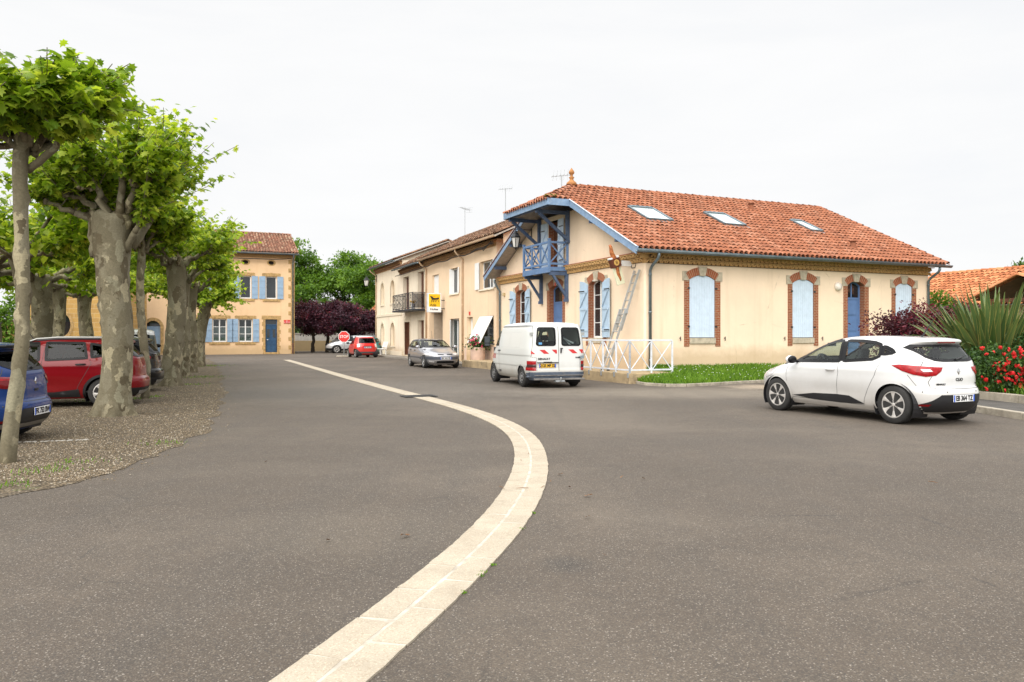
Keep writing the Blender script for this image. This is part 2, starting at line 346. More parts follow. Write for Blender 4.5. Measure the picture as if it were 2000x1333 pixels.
# ------------------------------------------------------------------ ground
def asphalt():
    m, nt, b = nodes('asphalt'); k = NT(nt); b.inputs['Specular IOR Level'].default_value = .35
    c = k.ramp(k.noise(.22, 7, .6), [(.28, (.056,.044,.033)), (.5, (.080,.063,.048)), (.74, (.128,.102,.077))])
    c = k.mix(k.ramp(k.noise(2.3, 6, .7), [(.42, 0.), (.70, .55)]), c, (.058,.048,.039))
    rd = k.noise(1, 5, .6, co=k.mapping((.25, .45, 1)))
    c = k.mix(k.ramp(rd, [(.50, 0.), (.72, .35)]), c, (.155,.128,.098))
    def blot(x, y, rx, ry, col, amt, c):
        v = k.n('ShaderNodeVectorMath', operation='SUBTRACT'); k.l(k.co(), v.inputs[0]); v.inputs[1].default_value = (x, y, 0)
        q = k.n('ShaderNodeVectorMath', operation='MULTIPLY'); k.l(v.outputs[0], q.inputs[0]); q.inputs[1].default_value = (1/rx, 1/ry, 0)
        l = k.n('ShaderNodeVectorMath', operation='LENGTH'); k.l(q.outputs[0], l.inputs[0])
        d = k.math('ADD', l.outputs['Value'], k.math('MULTIPLY', k.math('SUBTRACT', k.noise(1.3, 6, .7), .5), 1.3))
        return k.mix(k.ramp(d, [(.35, amt), (1.05, 0.)]), c, col)
    c = blot(4.5, 20.6, 5.5, 2.4, (.20,.17,.13), .62, c); c = blot(7.9, 22.8, 1.9, 1.5, (.36,.29,.21), .85, c)
    c = blot(-3.5, 22, 6, 6, (.125,.11,.092), .55, c); c = blot(-6.3, 20.5, 2.6, 3.2, (.05,.045,.04), .55, c)
    c = blot(-9.3, 11.5, 1.6, 1.4, (.055,.045,.036), .5, c); c = blot(6.5, 17.5, 3.5, 1.6, (.060,.05,.042), .45, c); c = blot(1.2, 14.5, 2.2, 3.0, (.14,.115,.088), .4, c); c = blot(3.2, 11.0, 3.0, .8, (.066,.055,.045), .4, c)
    c = blot(.35, 5.1, .22, .25, (.04,.036,.032), .6, c); c = blot(-1.2, 6, 1.4, 1.0, (.115,.095,.072), .4, c); c = blot(2.8, 3.2, 1.4, .5, (.115,.095,.07), .5, c)
    cr = k.vor(.55, 'Distance', 'DISTANCE_TO_EDGE', co=k.mapping((1, 1, 1), None)); wob = k.noise(2.5, 5, .7)
    c = k.mix(k.math('MULTIPLY', k.ramp(k.math('ADD', cr, k.math('MULTIPLY', wob, .05)), [(.024, .75), (.031, 0.)]), k.ramp(k.noise(.5, 3), [(.52, 0.), (.62, 1.)])), c, (.035,.03,.026))
    tr_ = k.noise(1, 4, .6, co=k.mapping((1.3, .045, 1))); c = k.mix(k.ramp(tr_, [(.50, 0.), (.66, .35)]), c, (.060,.052,.044))
    v1 = k.vor(150, 'Color'); sx = k.n('ShaderNodeSeparateColor'); k.l(v1, sx.inputs[0])
    c = k.mix(k.ramp(sx.outputs[0], [(.0, .75), (.30, .0)]), c, (.042,.040,.038))
    c = k.mix(k.ramp(sx.outputs[1], [(.60, .0), (.95, .40)]), c, (.20,.168,.13))
    c = k.mix(k.ramp(sx.outputs[2], [(.955, .0), (.99, .55)]), c, (.36,.32,.27))
    k.l(c, b.inputs['Base Color']); b.inputs['Roughness'].default_value = .85
    c = k.mix(k.ramp(k.noise(170, 2, .6), [(.36, .45), (.5, 0.)]), c, (.03,.026,.022)); c = k.mix(k.ramp(k.noise(140, 2, .6), [(.55, 0.), (.68, .35)]), c, (.22,.19,.15))
    h = k.mix(.35, k.vor(95), k.noise(260, 3)); k.l(k.bump(h, .8, .006), b.inputs['Normal']); return m
def gravelmat():
    m, nt, b = nodes('gravel'); k = NT(nt); b.inputs['Roughness'].default_value = .95; b.inputs['Specular IOR Level'].default_value = .15
    sx = k.n('ShaderNodeSeparateColor'); k.l(k.vor(42, 'Color'), sx.inputs[0])
    c = k.ramp(sx.outputs[0], [(0., (.055,.042,.028)), (.3, (.125,.095,.06)), (.6, (.20,.15,.092)), (.85, (.29,.225,.145)), (1., (.47,.42,.34))])
    c = k.mix(k.ramp(k.vor(42), [(.30, 0.), (.62, .8)]), c, (.035,.028,.02))
    c = k.mix(k.ramp(k.noise(.9, 6, .7), [(.42, 0.), (.66, .75)]), c, (.085,.07,.052))
    c = k.mix(k.ramp(k.noise(2.6, 5, .7), [(.62, 0.), (.70, .5)]), c, (.06,.085,.02))
    k.l(c, b.inputs['Base Color']); k.l(k.bump(k.vor(42), -.9, .02), b.inputs['Normal']); return m
ASPHALT, GRAVEL = asphalt(), gravelmat()
SOIL = mat('soil', (.09,.065,.04), .95, var=.35, scale=4, bump=.6, bscale=30); LAWN = mat('lawn_soil', (.06,.10,.018), .95, var=.35, scale=3, bump=.7, bscale=40)
FIELD = mat('far_field', (.07,.12,.03), .95, var=.3, scale=.05)
g = MB(); g.quad((-130,-30,0), (130,-30,0), (130,110,0), (-130,110,0)); tag(g.obj('asphalt_ground', ASPHALT), kind='structure')
g = MB(); g.quad((-900,-900,-.03), (900,-900,-.03), (900,900,-.03), (-900,900,-.03)); tag(g.obj('terrain', FIELD), kind='structure')
edge = [gp(*p) for p in ((-120,1010),(0,975),(70,958),(144,944),(216,925),(288,896),(353,870),(392,851),(421,815),(436,786),(438,765),(432,735),(421,711),(404,701))]
def dens(pts, step):
    out = []
    for a, b in zip(pts, pts[1:]):
        n = max(1, int((b-a).length/step)); out += [a.lerp(b, i/n) for i in range(n)]
    return out+[pts[-1]]
ed = []
for p in dens(edge, .12):
    j = noise.noise(p*1.1)*.22+noise.noise(p*4)*.09; ed.append(p+Vector((j, j*.4, 0)))
GP = [(p.x, p.y) for p in ed]+[(-24, 54), (-46, 50), (-46, 5.5), (-8, 5.5)]
tri = tessellate_polygon([[Vector((x, y, 0)) for x, y in GP]])
g = MB(); g.add([(x, y, .005) for x, y in GP], tri); tag(g.obj('gravel_ground', GRAVEL), kind='structure')
def inpoly(x, y, P):
    c = False; n = len(P); j = n-1
    for i in range(n):
        if (P[i][1] > y) != (P[j][1] > y) and x < (P[j][0]-P[i][0])*(y-P[i][1])/(P[j][1]-P[i][1])+P[i][0]: c = not c
        j = i
    return c
def pebbles():
    V = []; Fc = []; A = []; base = np.array([(1,0,0),(0,1,0),(-1,0,0),(0,-1,0),(0,0,.7),(0,0,-.4)]); fs = np.array([(0,1,4),(1,2,4),(2,3,4),(3,0,4)])
    n = 0
    while n < 26000:
        d = 8+ (random.random()**1.4)*16; u = random.uniform(-.68, -.30); x, y = u*d, d
        if not inpoly(x, y, GP):
            if random.random() > .05 or not inpoly(x-.35, y, GP): continue
        s = random.uniform(.006, .017)*(1.5 if random.random() < .05 else 1); a = random.random()*6.28
        c_, s_ = math.cos(a)*s, math.sin(a)*s
        b = base*np.array([1, random.uniform(.6, 1), random.uniform(.6, 1)])
        P = np.stack([b[:,0]*c_-b[:,1]*s_+x, b[:,0]*s_+b[:,1]*c_+y, b[:,2]*s+.008], 1)
        Fc.append(fs+len(V)*6); V.append(P); A += [random.random()]*4; n += 1
    return np.concatenate(V), np.concatenate(Fc), A
PEB = tilemat('pebble', [(0., (.05,.038,.027)), (.4, (.14,.105,.066)), (.8, (.26,.20,.128)), (1., (.50,.45,.37))], amt=.0)
tag(np_mesh('gravel_pebbles', *pebbles()[:2], PEB, attr=RNG.random(26000*4)), 'loose pale pebbles scattered over the gravel under the plane trees', 'gravel', kind='stuff')
# white bay line on the gravel
BAY = mat('worn_line_paint', (.46,.44,.39), .9, var=.3, scale=14)
g = MB(); a, b = gp(20, 866), gp(176, 860)
for i in range(46):
    t = i/46
    if noise.noise(Vector((i*.7, 0, 3))) > -.1: 
        p = a.lerp(b, t); q = a.lerp(b, t+.018); g.box(min(p.x,q.x), p.y-.035+random.uniform(-.012,.012), .0, max(p.x,q.x), p.y+.035+random.uniform(-.02,.01), .014)
tag(g.obj('bay_marking', BAY), kind='structure')
# ------------------------------------------------------------------ curved drain channel
LE = [(470,1390),(537,1333),(613,1276),(709,1207),(782,1153),(842.5,1107),(894,1067),(950,1009),(984,966),(1004,928),(1010,895),(1001.6,861),(982,842),(950,824.5),(907,807),(864,792),(817,778),(744,760),(660,737),(552,703.5)]
RE = [(640,1390),(709,1333),(799.5,1259),(877,1186),(933,1134),(999.5,1061),(1040,1005),(1062,958),(1070,923),(1068,893),(1060,867.5),(1044.6,848),(1019,831),(984,816),(941,802),(885.5,788),(838,777),(774,760),(690,737),(566,703)]
le = dens([gp(*p) for p in LE], .05); re_ = dens([gp(*p) for p in RE], .05)
mid = []
for p in le[::4]:
    q = min(re_, key=lambda r: (r-p).length); mid.append(((p+q)/2, (p-q).length))
wid = .25*.0+sum(w for _, w in mid[:60])/60
cl_ = [m for m, _ in mid]
for _ in range(24): cl_ = [cl_[0]]+[(cl_[i-1]+cl_[i]*2+cl_[i+1])/4 for i in range(1, len(cl_)-1)]+[cl_[-1]]
cl_ = dens(cl_, .04)
acc = [0.]
for a, b in zip(cl_, cl_[1:]): acc.append(acc[-1]+(b-a).length)
def cat(s):
    s = max(0, min(acc[-1]-1e-4, s)); lo, hi = 0, len(acc)-1
    while hi-lo > 1:
        m_ = (lo+hi)//2
        if acc[m_] <= s: lo = m_
        else: hi = m_
    t = (s-acc[lo])/(acc[hi]-acc[lo]); p = cl_[lo].lerp(cl_[hi], t)
    i0, i1 = max(0, lo-6), min(len(cl_)-1, hi+6); d = (cl_[i1]-cl_[i0]).normalized(); return p, Vector((-d.y, d.x, 0))
SLAB = mat('pale_yellow_concrete', (.56,.43,.275), .92, var=.13, scale=2.5, bump=.8, bscale=120, dirt=((.30,.22,.14), 3, .45))
def slabmat():
    m, nt, b = nodes('drain_concrete'); k = NT(nt); b.inputs['Roughness'].default_value = .92; b.inputs['Specular IOR Level'].default_value = .2
    c = k.ramp(k.noise(2.6, 6, .65), [(.3, (.33,.285,.22)), (.7, (.42,.37,.29))])
    sx = k.n('ShaderNodeSeparateColor'); k.l(k.vor(150, 'Color'), sx.inputs[0])
    c = k.mix(k.ramp(sx.outputs[0], [(0., .5), (.25, 0.)]), c, (.26,.19,.12))
    c = k.mix(k.ramp(k.noise(1, 5, .7, co=k.mapping((.8, .8, 1))), [(.52, 0.), (.75, .45)]), c, (.25,.20,.145)); c = k.mix(k.ramp(sx.outputs[1], [(.75, 0.), (1., .5)]), c, (.60,.51,.39))
    c = k.mix(k.ramp(k.noise(11, 6, .75), [(.58, 0.), (.75, .3)]), c, (.26,.20,.135))
    k.l(c, b.inputs['Base Color']); k.l(k.bump(k.noise(230, 3), .6, .005), b.inputs['Normal']); return m
SLAB = slabmat(); MORTAR = mat('white_mortar', (.43,.395,.33), .95, var=.25, scale=9, dirt=((.27,.21,.15), 5, .75))
W2 = wid/2
g = MB(); n = int(acc[-1]/.1)
rows = [cat(i*.1) for i in range(n+1)]
for (p, a), (q, b) in zip(rows, rows[1:]):
    g.quad(p+a*(W2-.005)+Vector((0,0,.0085)), p-a*(W2-.005)+Vector((0,0,.0085)), q-b*(W2-.005)+Vector((0,0,.0085)), q+b*(W2-.005)+Vector((0,0,.0085)))
tag(g.obj('drain_mortar', MORTAR), kind='structure')
g = MB()
for side, off in ((1, 0.), (-1, .27)):
    s = -off
    while s < acc[-1]:
        L = .5; gap = .006+random.random()*.007; s0, s1 = max(0, s+gap), min(acc[-1], s+L-gap); nn = 6
        if s1-s0 > .05:
            sl_ = random.uniform(-.03, .03)
            top = []; 
            for i in range(nn+1):
                t = s0+(s1-s0)*i/nn; p, a = cat(t); cg = .013+.009*noise.noise(Vector((t*5, side, 0))); 
                p2, a2 = cat(t+sl_*(.5 if i in (0, nn) else 0))
                top.append((p2+a2*side*cg+Vector((0,0,.0098)), p+a*side*(W2+.012*noise.noise(Vector((t*7, 9, side))))+Vector((0,0,.0118))))
            vs = [v for pr in top for v in pr]+[v-Vector((0,0,.03)) for pr in top for v in pr]; m_ = 2*(nn+1)
            fs = [(2*i, 2*i+1, 2*i+3, 2*i+2) for i in range(nn)]
            fs += [(2*i, 2*i+2, m_+2*i+2, m_+2*i) for i in range(nn)]+[(2*i+1, m_+2*i+1, m_+2*i+3, 2*i+3) for i in range(nn)]+[(0, m_, m_+1, 1), (2*nn, 2*nn+1, m_+2*nn+1, m_+2*nn)]
            g.add(vs, fs)
        s += L
tag(g.obj('drain_channel', SLAB), kind='structure')
# drain grate
c = gp(812, 775.2); i = min(range(len(rows)), key=lambda i: (rows[i][0]-c).length); p, a = rows[i]; dd = Vector((a.y, -a.x, 0))
gr = thing('drain_grate', 'dark slotted iron grate set across the pale curved drain strip', 'drain grate', p, math.atan2(dd.y, dd.x))
g = MB(); g.box(-.27,-.42,.012,-.22,.42,.024); g.box(.22,-.42,.012,.27,.42,.024); g.box(-.22,-.42,.012,.22,-.38,.024); g.box(-.22,.38,.012,.22,.42,.024)
for i in range(11): g.box(-.22,-.36+i*.068,.012,.22,-.335+i*.068,.023)
g.obj('frame', mat('cast_iron', (.045,.045,.045), .5, .4, var=.3), gr)
g = MB(); g.box(-.22,-.38,.011,.22,.38,.0125); g.obj('pit', BLACK, gr)
# ------------------------------------------------------------------ main house frame, kerbs, lawn, terrace
HP = Vector((4.49, 26., 0)); HA = math.atan2(.404, .915); HM = Matrix.Translation(HP) @ Matrix.Rotation(HA, 4, 'Z'); HI = HM.inverted()
def curvebox(g, pts, w, z0, z1, step=.5, taper=.0, seg=.98):
    pts = dens([Vector(p) for p in pts], step)
    for a, b in zip(pts, pts[1:]): g.beam(Vector((a.x,a.y,(z0+z1)/2)), a.lerp(b, seg)+Vector((0,0,(z0+z1)/2-a.z)), w, z1-z0)
lk = [gp(*p) for p in ((1231,745.5),(1245,750),(1262,753),(1300,755.5),(1340,755.5),(1400,752.5),(1440,750),(1485,747.5))]+[Vector(p) for p in ((8.9,25.6,0),(10.2,26.1,0),(11.6,26.9,0))]
g = MB(); curvebox(g, lk, .13, -.05, .085, .25)
tag(g.obj('lawn_kerb', KERBST, bevel=.012), kind='structure')
ZL = .42
def lawnz(x, y):
    l = HI @ Vector((x, y, 0)); k_ = min((Vector((x, y, 0))-q).length for q in lkd); d = -l.y
    if l.y > -.02: return ZL
    if l.x < .3 and l.y > -1.3: return .1
    return .07+(ZL-.07)*min(1, k_/max(.01, k_+d))**.8+.02*noise.noise(Vector((x*1.5, y*1.5, 0)))
lkd = dens(lk, .15)
g = MB(); NL = 70; rowsL = []
for i, p in enumerate([lkd[int(j*(len(lkd)-1)/NL)] for j in range(NL+1)]):
    l = HI @ p; rowsL.append([])
    for j in range(15):
        t = j/14; x, y = (HM @ Vector((l.x+(1.75)*t*(1-i/NL), l.y*(1-t)+.0*t, 0))).xy; rowsL[-1].append((x, y, lawnz(x, y)))
vs = [p for r in rowsL for p in r]; g.add(vs, [(i*15+j, (i+1)*15+j, (i+1)*15+j+1, i*15+j+1) for i in range(NL) for j in range(14)])
tag(g.obj('lawn_ground', LAWN, smooth=True), kind='structure')
def blades(name, pts, h0, h1, label, matl=GRASS, wd=.006):
    n = len(pts); P = np.array(pts); a = RNG.random(n)*6.28; h = RNG.uniform(h0, h1, n); ln = RNG.uniform(-.6, .6, (n, 2))*h[:, None]
    dx, dy = np.cos(a)*wd, np.sin(a)*wd
    V = np.zeros((n, 4, 3)); V[:,0] = P-np.stack([dx,dy,0*dx],1); V[:,1] = P+np.stack([dx,dy,0*dx],1)
    V[:,2] = P+np.stack([ln[:,0]*.4+dx*.7, ln[:,1]*.4+dy*.7, h*.6],1); V[:,3] = P+np.stack([ln[:,0], ln[:,1], h],1)
    b = np.arange(n)[:,None]*4; Fc = np.concatenate([b+np.array([[0,1,2]]), b+np.array([[0,2,3]])])
    r = RNG.random(n); return tag(np_mesh(name, V.reshape(-1,3), Fc, matl, attr=np.concatenate([r, r])), label, 'grass', kind='stuff')
pts = []
while len(pts) < 30000:
    i = random.uniform(0, NL-.01); j = random.uniform(0, 13.99); a = Vector(rowsL[int(i)][int(j)]).lerp(Vector(rowsL[int(i)+1][int(j)]), i%1); b = Vector(rowsL[int(i)][int(j)+1]).lerp(Vector(rowsL[int(i)+1][int(j)+1]), i%1)
    p = a.lerp(b, j%1)
    if p.x > 9.4 and random.random() < .7: continue
    pts.append(p)
blades('lawn_grass', pts, .05, .17, 'bright green grass on the low bank between kerb and cream house', wd=.009)
DAISY = mat('daisy', (.8,.8,.76), .7, var=0)
g = MB()
for p in random.sample(pts, 130):
    g.ball(Vector(p)+Vector((0,0,.13)), .016, .016, .008, 3)
tag(g.obj('clover_flowers', DAISY), 'tiny white clover flowers dotted over the bright lawn bank', 'clover', kind='stuff')
# terrace in front of the gable
tr = gp(1230, 750.5); TL = HI @ Vector((3.71, 24.3, 0))
g = MB(HM); x0 = TL.x; y0 = TL.y                 # outer corner
g.prism([(x0,y0),(x0-.05,14),(0,14),(.0,0),(.5,-.0),(.28,y0+.02)], -.1, .33, lambda a,b,d: (a,b,d))
tag(g.obj('terrace', CONCRETE, bevel=.02), kind='structure')
# right-hand pavement and bed kerbs
g = MB(); curvebox(g, [(9.5,7,0),(9.32,11,0),(9.29,13.9,0),(9.28,15.6,0),(9.2,18,0),(8.95,20.5,0)], .14, -.05, .13, .9); tag(g.obj('pavement_kerb', KERBST, bevel=.015), kind='structure')
g = MB(); curvebox(g, [(11.2,9,0),(10.95,14,0),(10.8,16.3,0),(10.58,17.5,0),(10.4,20,0),(10.4,23,0)], .16, .05, .27, .9); tag(g.obj('bed_kerb', KERBST, bevel=.015), kind='structure')
g = MB(); g.add([(9.35,6,.10),(11.2,6,.10),(10.9,14,.10),(10.5,18,.10),(10.35,23,.10),(9.0,20.5,.10),(9.3,16,.10),(9.35,11,.10)], [(0,1,2,7),(2,3,6,7),(3,4,5,6)]); tag(g.obj('pavement', mat('dark_pavement', (.075,.068,.06), .9, var=.25, scale=3, bump=.6, bscale=120)), kind='structure')
g = MB(); g.add([(11.2,6,.18),(40,6,.3),(40,34,.4),(14,30,.4),(10.4,23.5,.2),(10.6,17.5,.2),(10.95,14,.18)], [(0,1,2,3,4,5,6)]); tag(g.obj('garden_ground', LAWN), kind='structure')
pts = []
while len(pts) < 9000:
    y = random.uniform(12.5, 24); x = random.uniform(10.6, 15)
    if x > 10.75+max(0, (16-y)*.1) and (x/y > .5): pts.append((x, y, .2))
blades('bed_grass', pts, .08, .34, 'long dark grass along the kerb of the planting bed', wd=.008)
# pavement before the row of houses
q0 = Vector((-.77, 38, 0)); qd = Vector((-.387, .922, 0)); qn = Vector((-.922, -.387, 0))
g = MB(); vs = [q0+qd*-1.2+qn*1.25, q0+qd*28+qn*1.15, q0+qd*28, q0-qd*1.2]
g.prism([(v.x, v.y) for v in vs], -.05, .12, lambda a,b,d: (a,b,d)); tag(g.obj('street_pavement', mat('worn_pavement', (.22,.195,.16), .92, var=.25, scale=2, bump=.4, bscale=60, dirt=((.12,.11,.09), 1.5, .6)), bevel=.02), kind='structure')
# dry leaves and twigs on the road
def litter():
    LV = mat('dry_leaf', (.17,.085,.035), .8, var=.4, scale=20); n = 0
    spots = [(790,1051,.05),(1148,1014,.03),(1112,955,.03),(1150,972,.045),(1075,944,.05),(1256,938,.03),(1822,946,.05),(1215,935,.025),(1020,958,.06),(1033,889,.05),(1018,902,.05),(980,957,.07),(640,1060,.03),(1095,930,.04),(1060,955,.05),(1400,905,.02),(520,905,.03),(1180,1090,.02)]
    for px, py, s in spots:
        p = gp(px, py); g = MB(Matrix.Translation(p+Vector((0,0,.022))) @ Matrix.Rotation(random.random()*6.28, 4, 'Z')); tw = s > .045 and px > 900
        if tw: g.tube([(-s,0,0),(0,s*.1,.004),(s,0,0)], [.003,.0035,.002], 5)
        else:
            pr = [(0,.0),(.3,.45),(.5,.25),(.8,.6),(1,.2),(1.5,.15),(1.9,0)]; pl = [(x*s-s,y*s) for x,y in pr]+[(x*s-s,-y*s) for x,y in pr[-2:0:-1]]
            g.add([(x,y,.012*math.sin(x*60)+abs(y)*.35) for x,y in pl], [tuple(range(len(pl)))])
        nm_ = 'twig' if tw else 'dry_leaf'
        tag(g.obj(nm_, LV), ('thin brown twig lying on the road near the curved drain strip' if tw else 'small curled brown leaf lying on the grey asphalt road'), 'twig' if tw else 'leaf', 'twigs on the road' if tw else 'dry leaves on the road')
litter()
# ------------------------------------------------------------------ building helpers
def wallpanel(g, outer, holes, deep=.3):
    """outer, holes: lists of (u,z); faces at v=0, hole sides to v=deep"""
    pl = [[Vector((u, 0, z)) for u, z in outer]]+[[Vector((u, 0, z)) for u, z in h] for h in holes]
    flat = [p for l in pl for p in l]
    g.add(flat, [tuple(t) for t in tessellate_polygon([[Vector((p.x, p.z, 0)) for p in l] for l in pl])])
def reveals(g, h, deep, skip_bottom=False):
    n = len(h); vs = [(u, 0.004, z) for u, z in h]+[(u, deep, z) for u, z in h]
    g.add(vs, [(i, (i+1)%n, n+(i+1)%n, n+i) for i in range(n)])
def rect(u0, u1, z0, z1): return [(u0,z0),(u1,z0),(u1,z1),(u0,z1)]
def arch(u0, u1, z0, zs, rise, n=12):
    w = (u1-u0)/2; c = (u0+u1)/2; r = (w*w+rise*rise)/(2*rise); a = math.asin(min(1, w/r)) if rise <= w else PI-math.asin(w/r)
    cz = zs+rise-r
    return [(u0,z0),(u1,z0)]+[(c+r*math.sin(a-2*a*i/n), cz+r*math.cos(a-2*a*i/n)) for i in range(n+1)]
def tiles(name, o, ud, vd, U, V, keep, m, parent, pitch=.22, row=.36, lift=.036, T=Matrix.Identity(4), hcov=.072):
    """clay tile covering: o origin at eave start, ud along eave, vd up the slope; keep(u,v) masks tiles"""
    o = Vector(o); ud = Vector(ud).normalized(); vd = Vector(vd).normalized(); nd = ud.cross(vd)
    if nd.z < 0: nd = -nd
    cov = [(-.078,.0),(-.068,.6),(-.042,.92),(0,1.0),(.042,.92),(.068,.6),(.078,0)]
    k_ = pitch/.22; V_ = []; F_2 = []; A = []; nc = int(U/pitch)+1; nr = int(V/row)+1
    for i in range(nc):
        wob = random.uniform(-.006, .006)
        for j in range(nr):
            u = (i+.5)*pitch; v = j*row
            if not keep(u, v+row*.5): continue
            r_ = random.random(); du = wob+random.uniform(-.009, .009); dl = random.uniform(-.006, .010); tw = random.uniform(-.012, .012)
            v1 = min(v+row+.05, V+.02); b = len(V_)
            if random.random() < .02: dl += .018; tw *= 3
            for vv, lf, sc in ((v-.03+random.uniform(-.012,.012), lift+dl, 1.05), (v1, 0, .92)):
                for cu, ch in cov:
                    V_.append(o+ud*(u+(cu*sc*k_)+du+(tw if vv > v else -tw))+vd*vv+nd*(ch*hcov*k_+lf+.012))
            for q in range(6): F_2.append((b+q, b+q+1, b+8+q, b+7+q)); A.append(r_)
            b = len(V_); r2 = random.random()*.7     # channel tile
            for vv, lf in ((v-.05, lift*.6), (v1, -.004)):
                for cu, ch in ((.06,.35),(.09,.05),(.11,0),(.13,.05),(.16,.35)): V_.append(o+ud*(u+cu*k_)+vd*vv+nd*(ch*hcov*k_+lf))
            for q in range(4): F_2.append((b+q, b+q+1, b+6+q, b+5+q)); A.append(r2)
            # underside lip closes the end of the cover tile in shade
            b = len(V_)
            for cu, ch in cov: V_.append(o+ud*(u+cu*1.05*k_*.8+du)+vd*(v-.03)+nd*(ch*hcov*k_*.76+lift+dl+.010))
            for q in range(6): pass
    V_ = [T @ p for p in V_]
    return np_mesh(name, np.array([tuple(p) for p in V_]), np.array(F_2), m, parent, attr=A, smooth=False)
def ridge_tiles(name, pts, m, parent, r=.11, L=.38, T=Matrix.Identity(4)):
    g = MB(T)
    for a, b in zip(pts, pts[1:]):
        a = Vector(a); b = Vector(b); n = max(1, int((b-a).length/L)); d = (b-a).normalized(); s = d.cross(Vector((0,0,1))).normalized(); up = s.cross(d)
        for i in range(n):
            p = a.lerp(b, i/n)+up*random.uniform(-.005,.01); q = a.lerp(b, (i+1.1)/n); vs = []
            for P, rr, lf in ((p, r*1.06, .02), (q, r*.92, 0)):
                for t in range(9): th = PI*t/8; vs.append(P+s*math.cos(th)*rr+up*(math.sin(th)*rr*.9+lf))
            g.add(vs, [(t, t+1, t+10, t+9) for t in range(8)])
    me = g.obj(name, m, parent, smooth=True, recalc=True)
    a = me.data.attributes.new('rnd', 'FLOAT', 'FACE'); n = len(me.data.polygons); a.data.foreach_set('value', np.repeat(RNG.random(n//8+1), 8)[:n].astype(np.float32)); return me
def genoise(g, u0, u1, z, rows=2, pitch=.2, out=.10, h=.13, r=.084):
    """rows of protruding half-round tile ends below an eave: outward is -v"""
    for k_ in range(rows):
        o = -out*(k_+1); zb = z+k_*(h+.03)
        g.box(u0-out*(k_+.0)-.02, o-.015, zb+h, u1+out*(k_+.0)+.02, .0, zb+h+.03)
        n = int((u1-u0)/pitch)
        g.cur = 1; g.box(u0, o+.07, zb, u1, .0, zb+h); g.cur = 0
        for i in range(n+1):
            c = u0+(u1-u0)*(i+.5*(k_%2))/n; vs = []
            if c > u1: continue
            for v in (o, 0):
                for t in range(7): a = PI*t/6; vs.append((c+r*math.cos(a), v, zb+.01+math.sin(a)*h*.86))
                for t in range(7): a = PI*t/6; vs.append((c+(r-.032)*math.cos(a), v, zb+.01+math.sin(a)*(h*.86-.036)))
            g.add(vs, [(t, t+1, t+15, t+14) for t in range(6)]+[(t+7, t+21, t+22, t+8) for t in range(6)]+[(t, t+7, t+8, t+1) for t in range(6)])
            d = (u1-u0)/n; vs = []          # mortar bed between the tile ends
            for v in (o+.03, 0.): vs += [(c+r*.55, v, zb+h), (c+d-r*.55, v, zb+h), (c+d/2+.012, v, zb+h*.5), (c+d/2-.012, v, zb+h*.5)]
            if c+d/2 < u1: g.add(vs, [(0,1,2,3),(0,3,7,4),(1,5,6,2),(3,2,6,7)])
def gutter(g, p, q, r=.07, n=8):
    p = Vector(p); q = Vector(q); d = (q-p).normalized(); s = d.cross(Vector((0,0,1))).normalized(); vs = []
    for P in (p, q):
        for k_, rr in ((0, r), (1, r-.008)):
            for t in range(n+1): a = PI+PI*t/n; vs.append(P+s*math.cos(a)*rr+Vector((0,0,math.sin(a)*rr)))
    m = n+1; fs = [(t, t+1, 2*m+t+1, 2*m+t) for t in range(n)]+[(m+t, 3*m+t, 3*m+t+1, m+t+1) for t in range(n)]
    fs += [(0, 2*m, 3*m, m), (n, m+n, 3*m+n, 2*m+n)]+[(t, m+t, m+t+1, t+1) for t in range(n)]+[(2*m+t, 2*m+t+1, 3*m+t+1, 3*m+t) for t in range(n)]
    g.add(vs, fs); g.tube([p+s*r+Vector((0,0,.004)), q+s*r+Vector((0,0,.004))], .011, 6); g.tube([p-s*r+Vector((0,0,.004)), q-s*r+Vector((0,0,.004))], .011, 6)
def shutter(parent, T, w, h, m, arc=0., brace=True, name='shutter', hinge_left=True, thick=.035, metal=True):
    """flat board shutter: T maps (u 0..w, v outward-negative, z 0..h); arc = drop of the outer top corner"""
    g = MB(T); n = max(3, round(w/.11)); top = lambda u: h-arc*((u/w) if hinge_left else (1-u/w))**2
    for i in range(n):
        a, b = i*w/n+.0025, (i+1)*w/n-.0025
        vs = [(a,0,0),(b,0,0),(b,0,top(b)),(a,0,top(a)),(a,-thick,0),(b,-thick,0),(b,-thick,top(b)),(a,-thick,top(a))]
        g.add(vs, [(0,1,2,3),(7,6,5,4),(0,4,5,1),(1,5,6,2),(2,6,7,3),(3,7,4,0)])
    g.box(0.004, -.01, .01, w-.004, -.02, h-arc-.01)
    if brace:
        zs = [.28, h*.5, h-.32-arc*.5]
        for z in zs: g.box(.02, -thick-.022, z-.05, w-.02, -thick+.002, z+.05)
        for z0, z1 in zip(zs, zs[1:]): g.beam((.05, -thick-.010, z0+.05), (w-.05, -thick-.010, z1-.05), .022, .085, up=(0,1,0))
    o = g.obj(name, m, parent, bevel=.003)
    if metal:
        g = MB(T)
        for z in ((.28, h-.32-arc*.5)): g.box((-.05 if hinge_left else w*.35), -thick-.03, z-.02, (w*.65 if hinge_left else w+.05), -thick-.024, z+.02)
        if brace: g.obj('hinge', BLACK, parent)
    return o
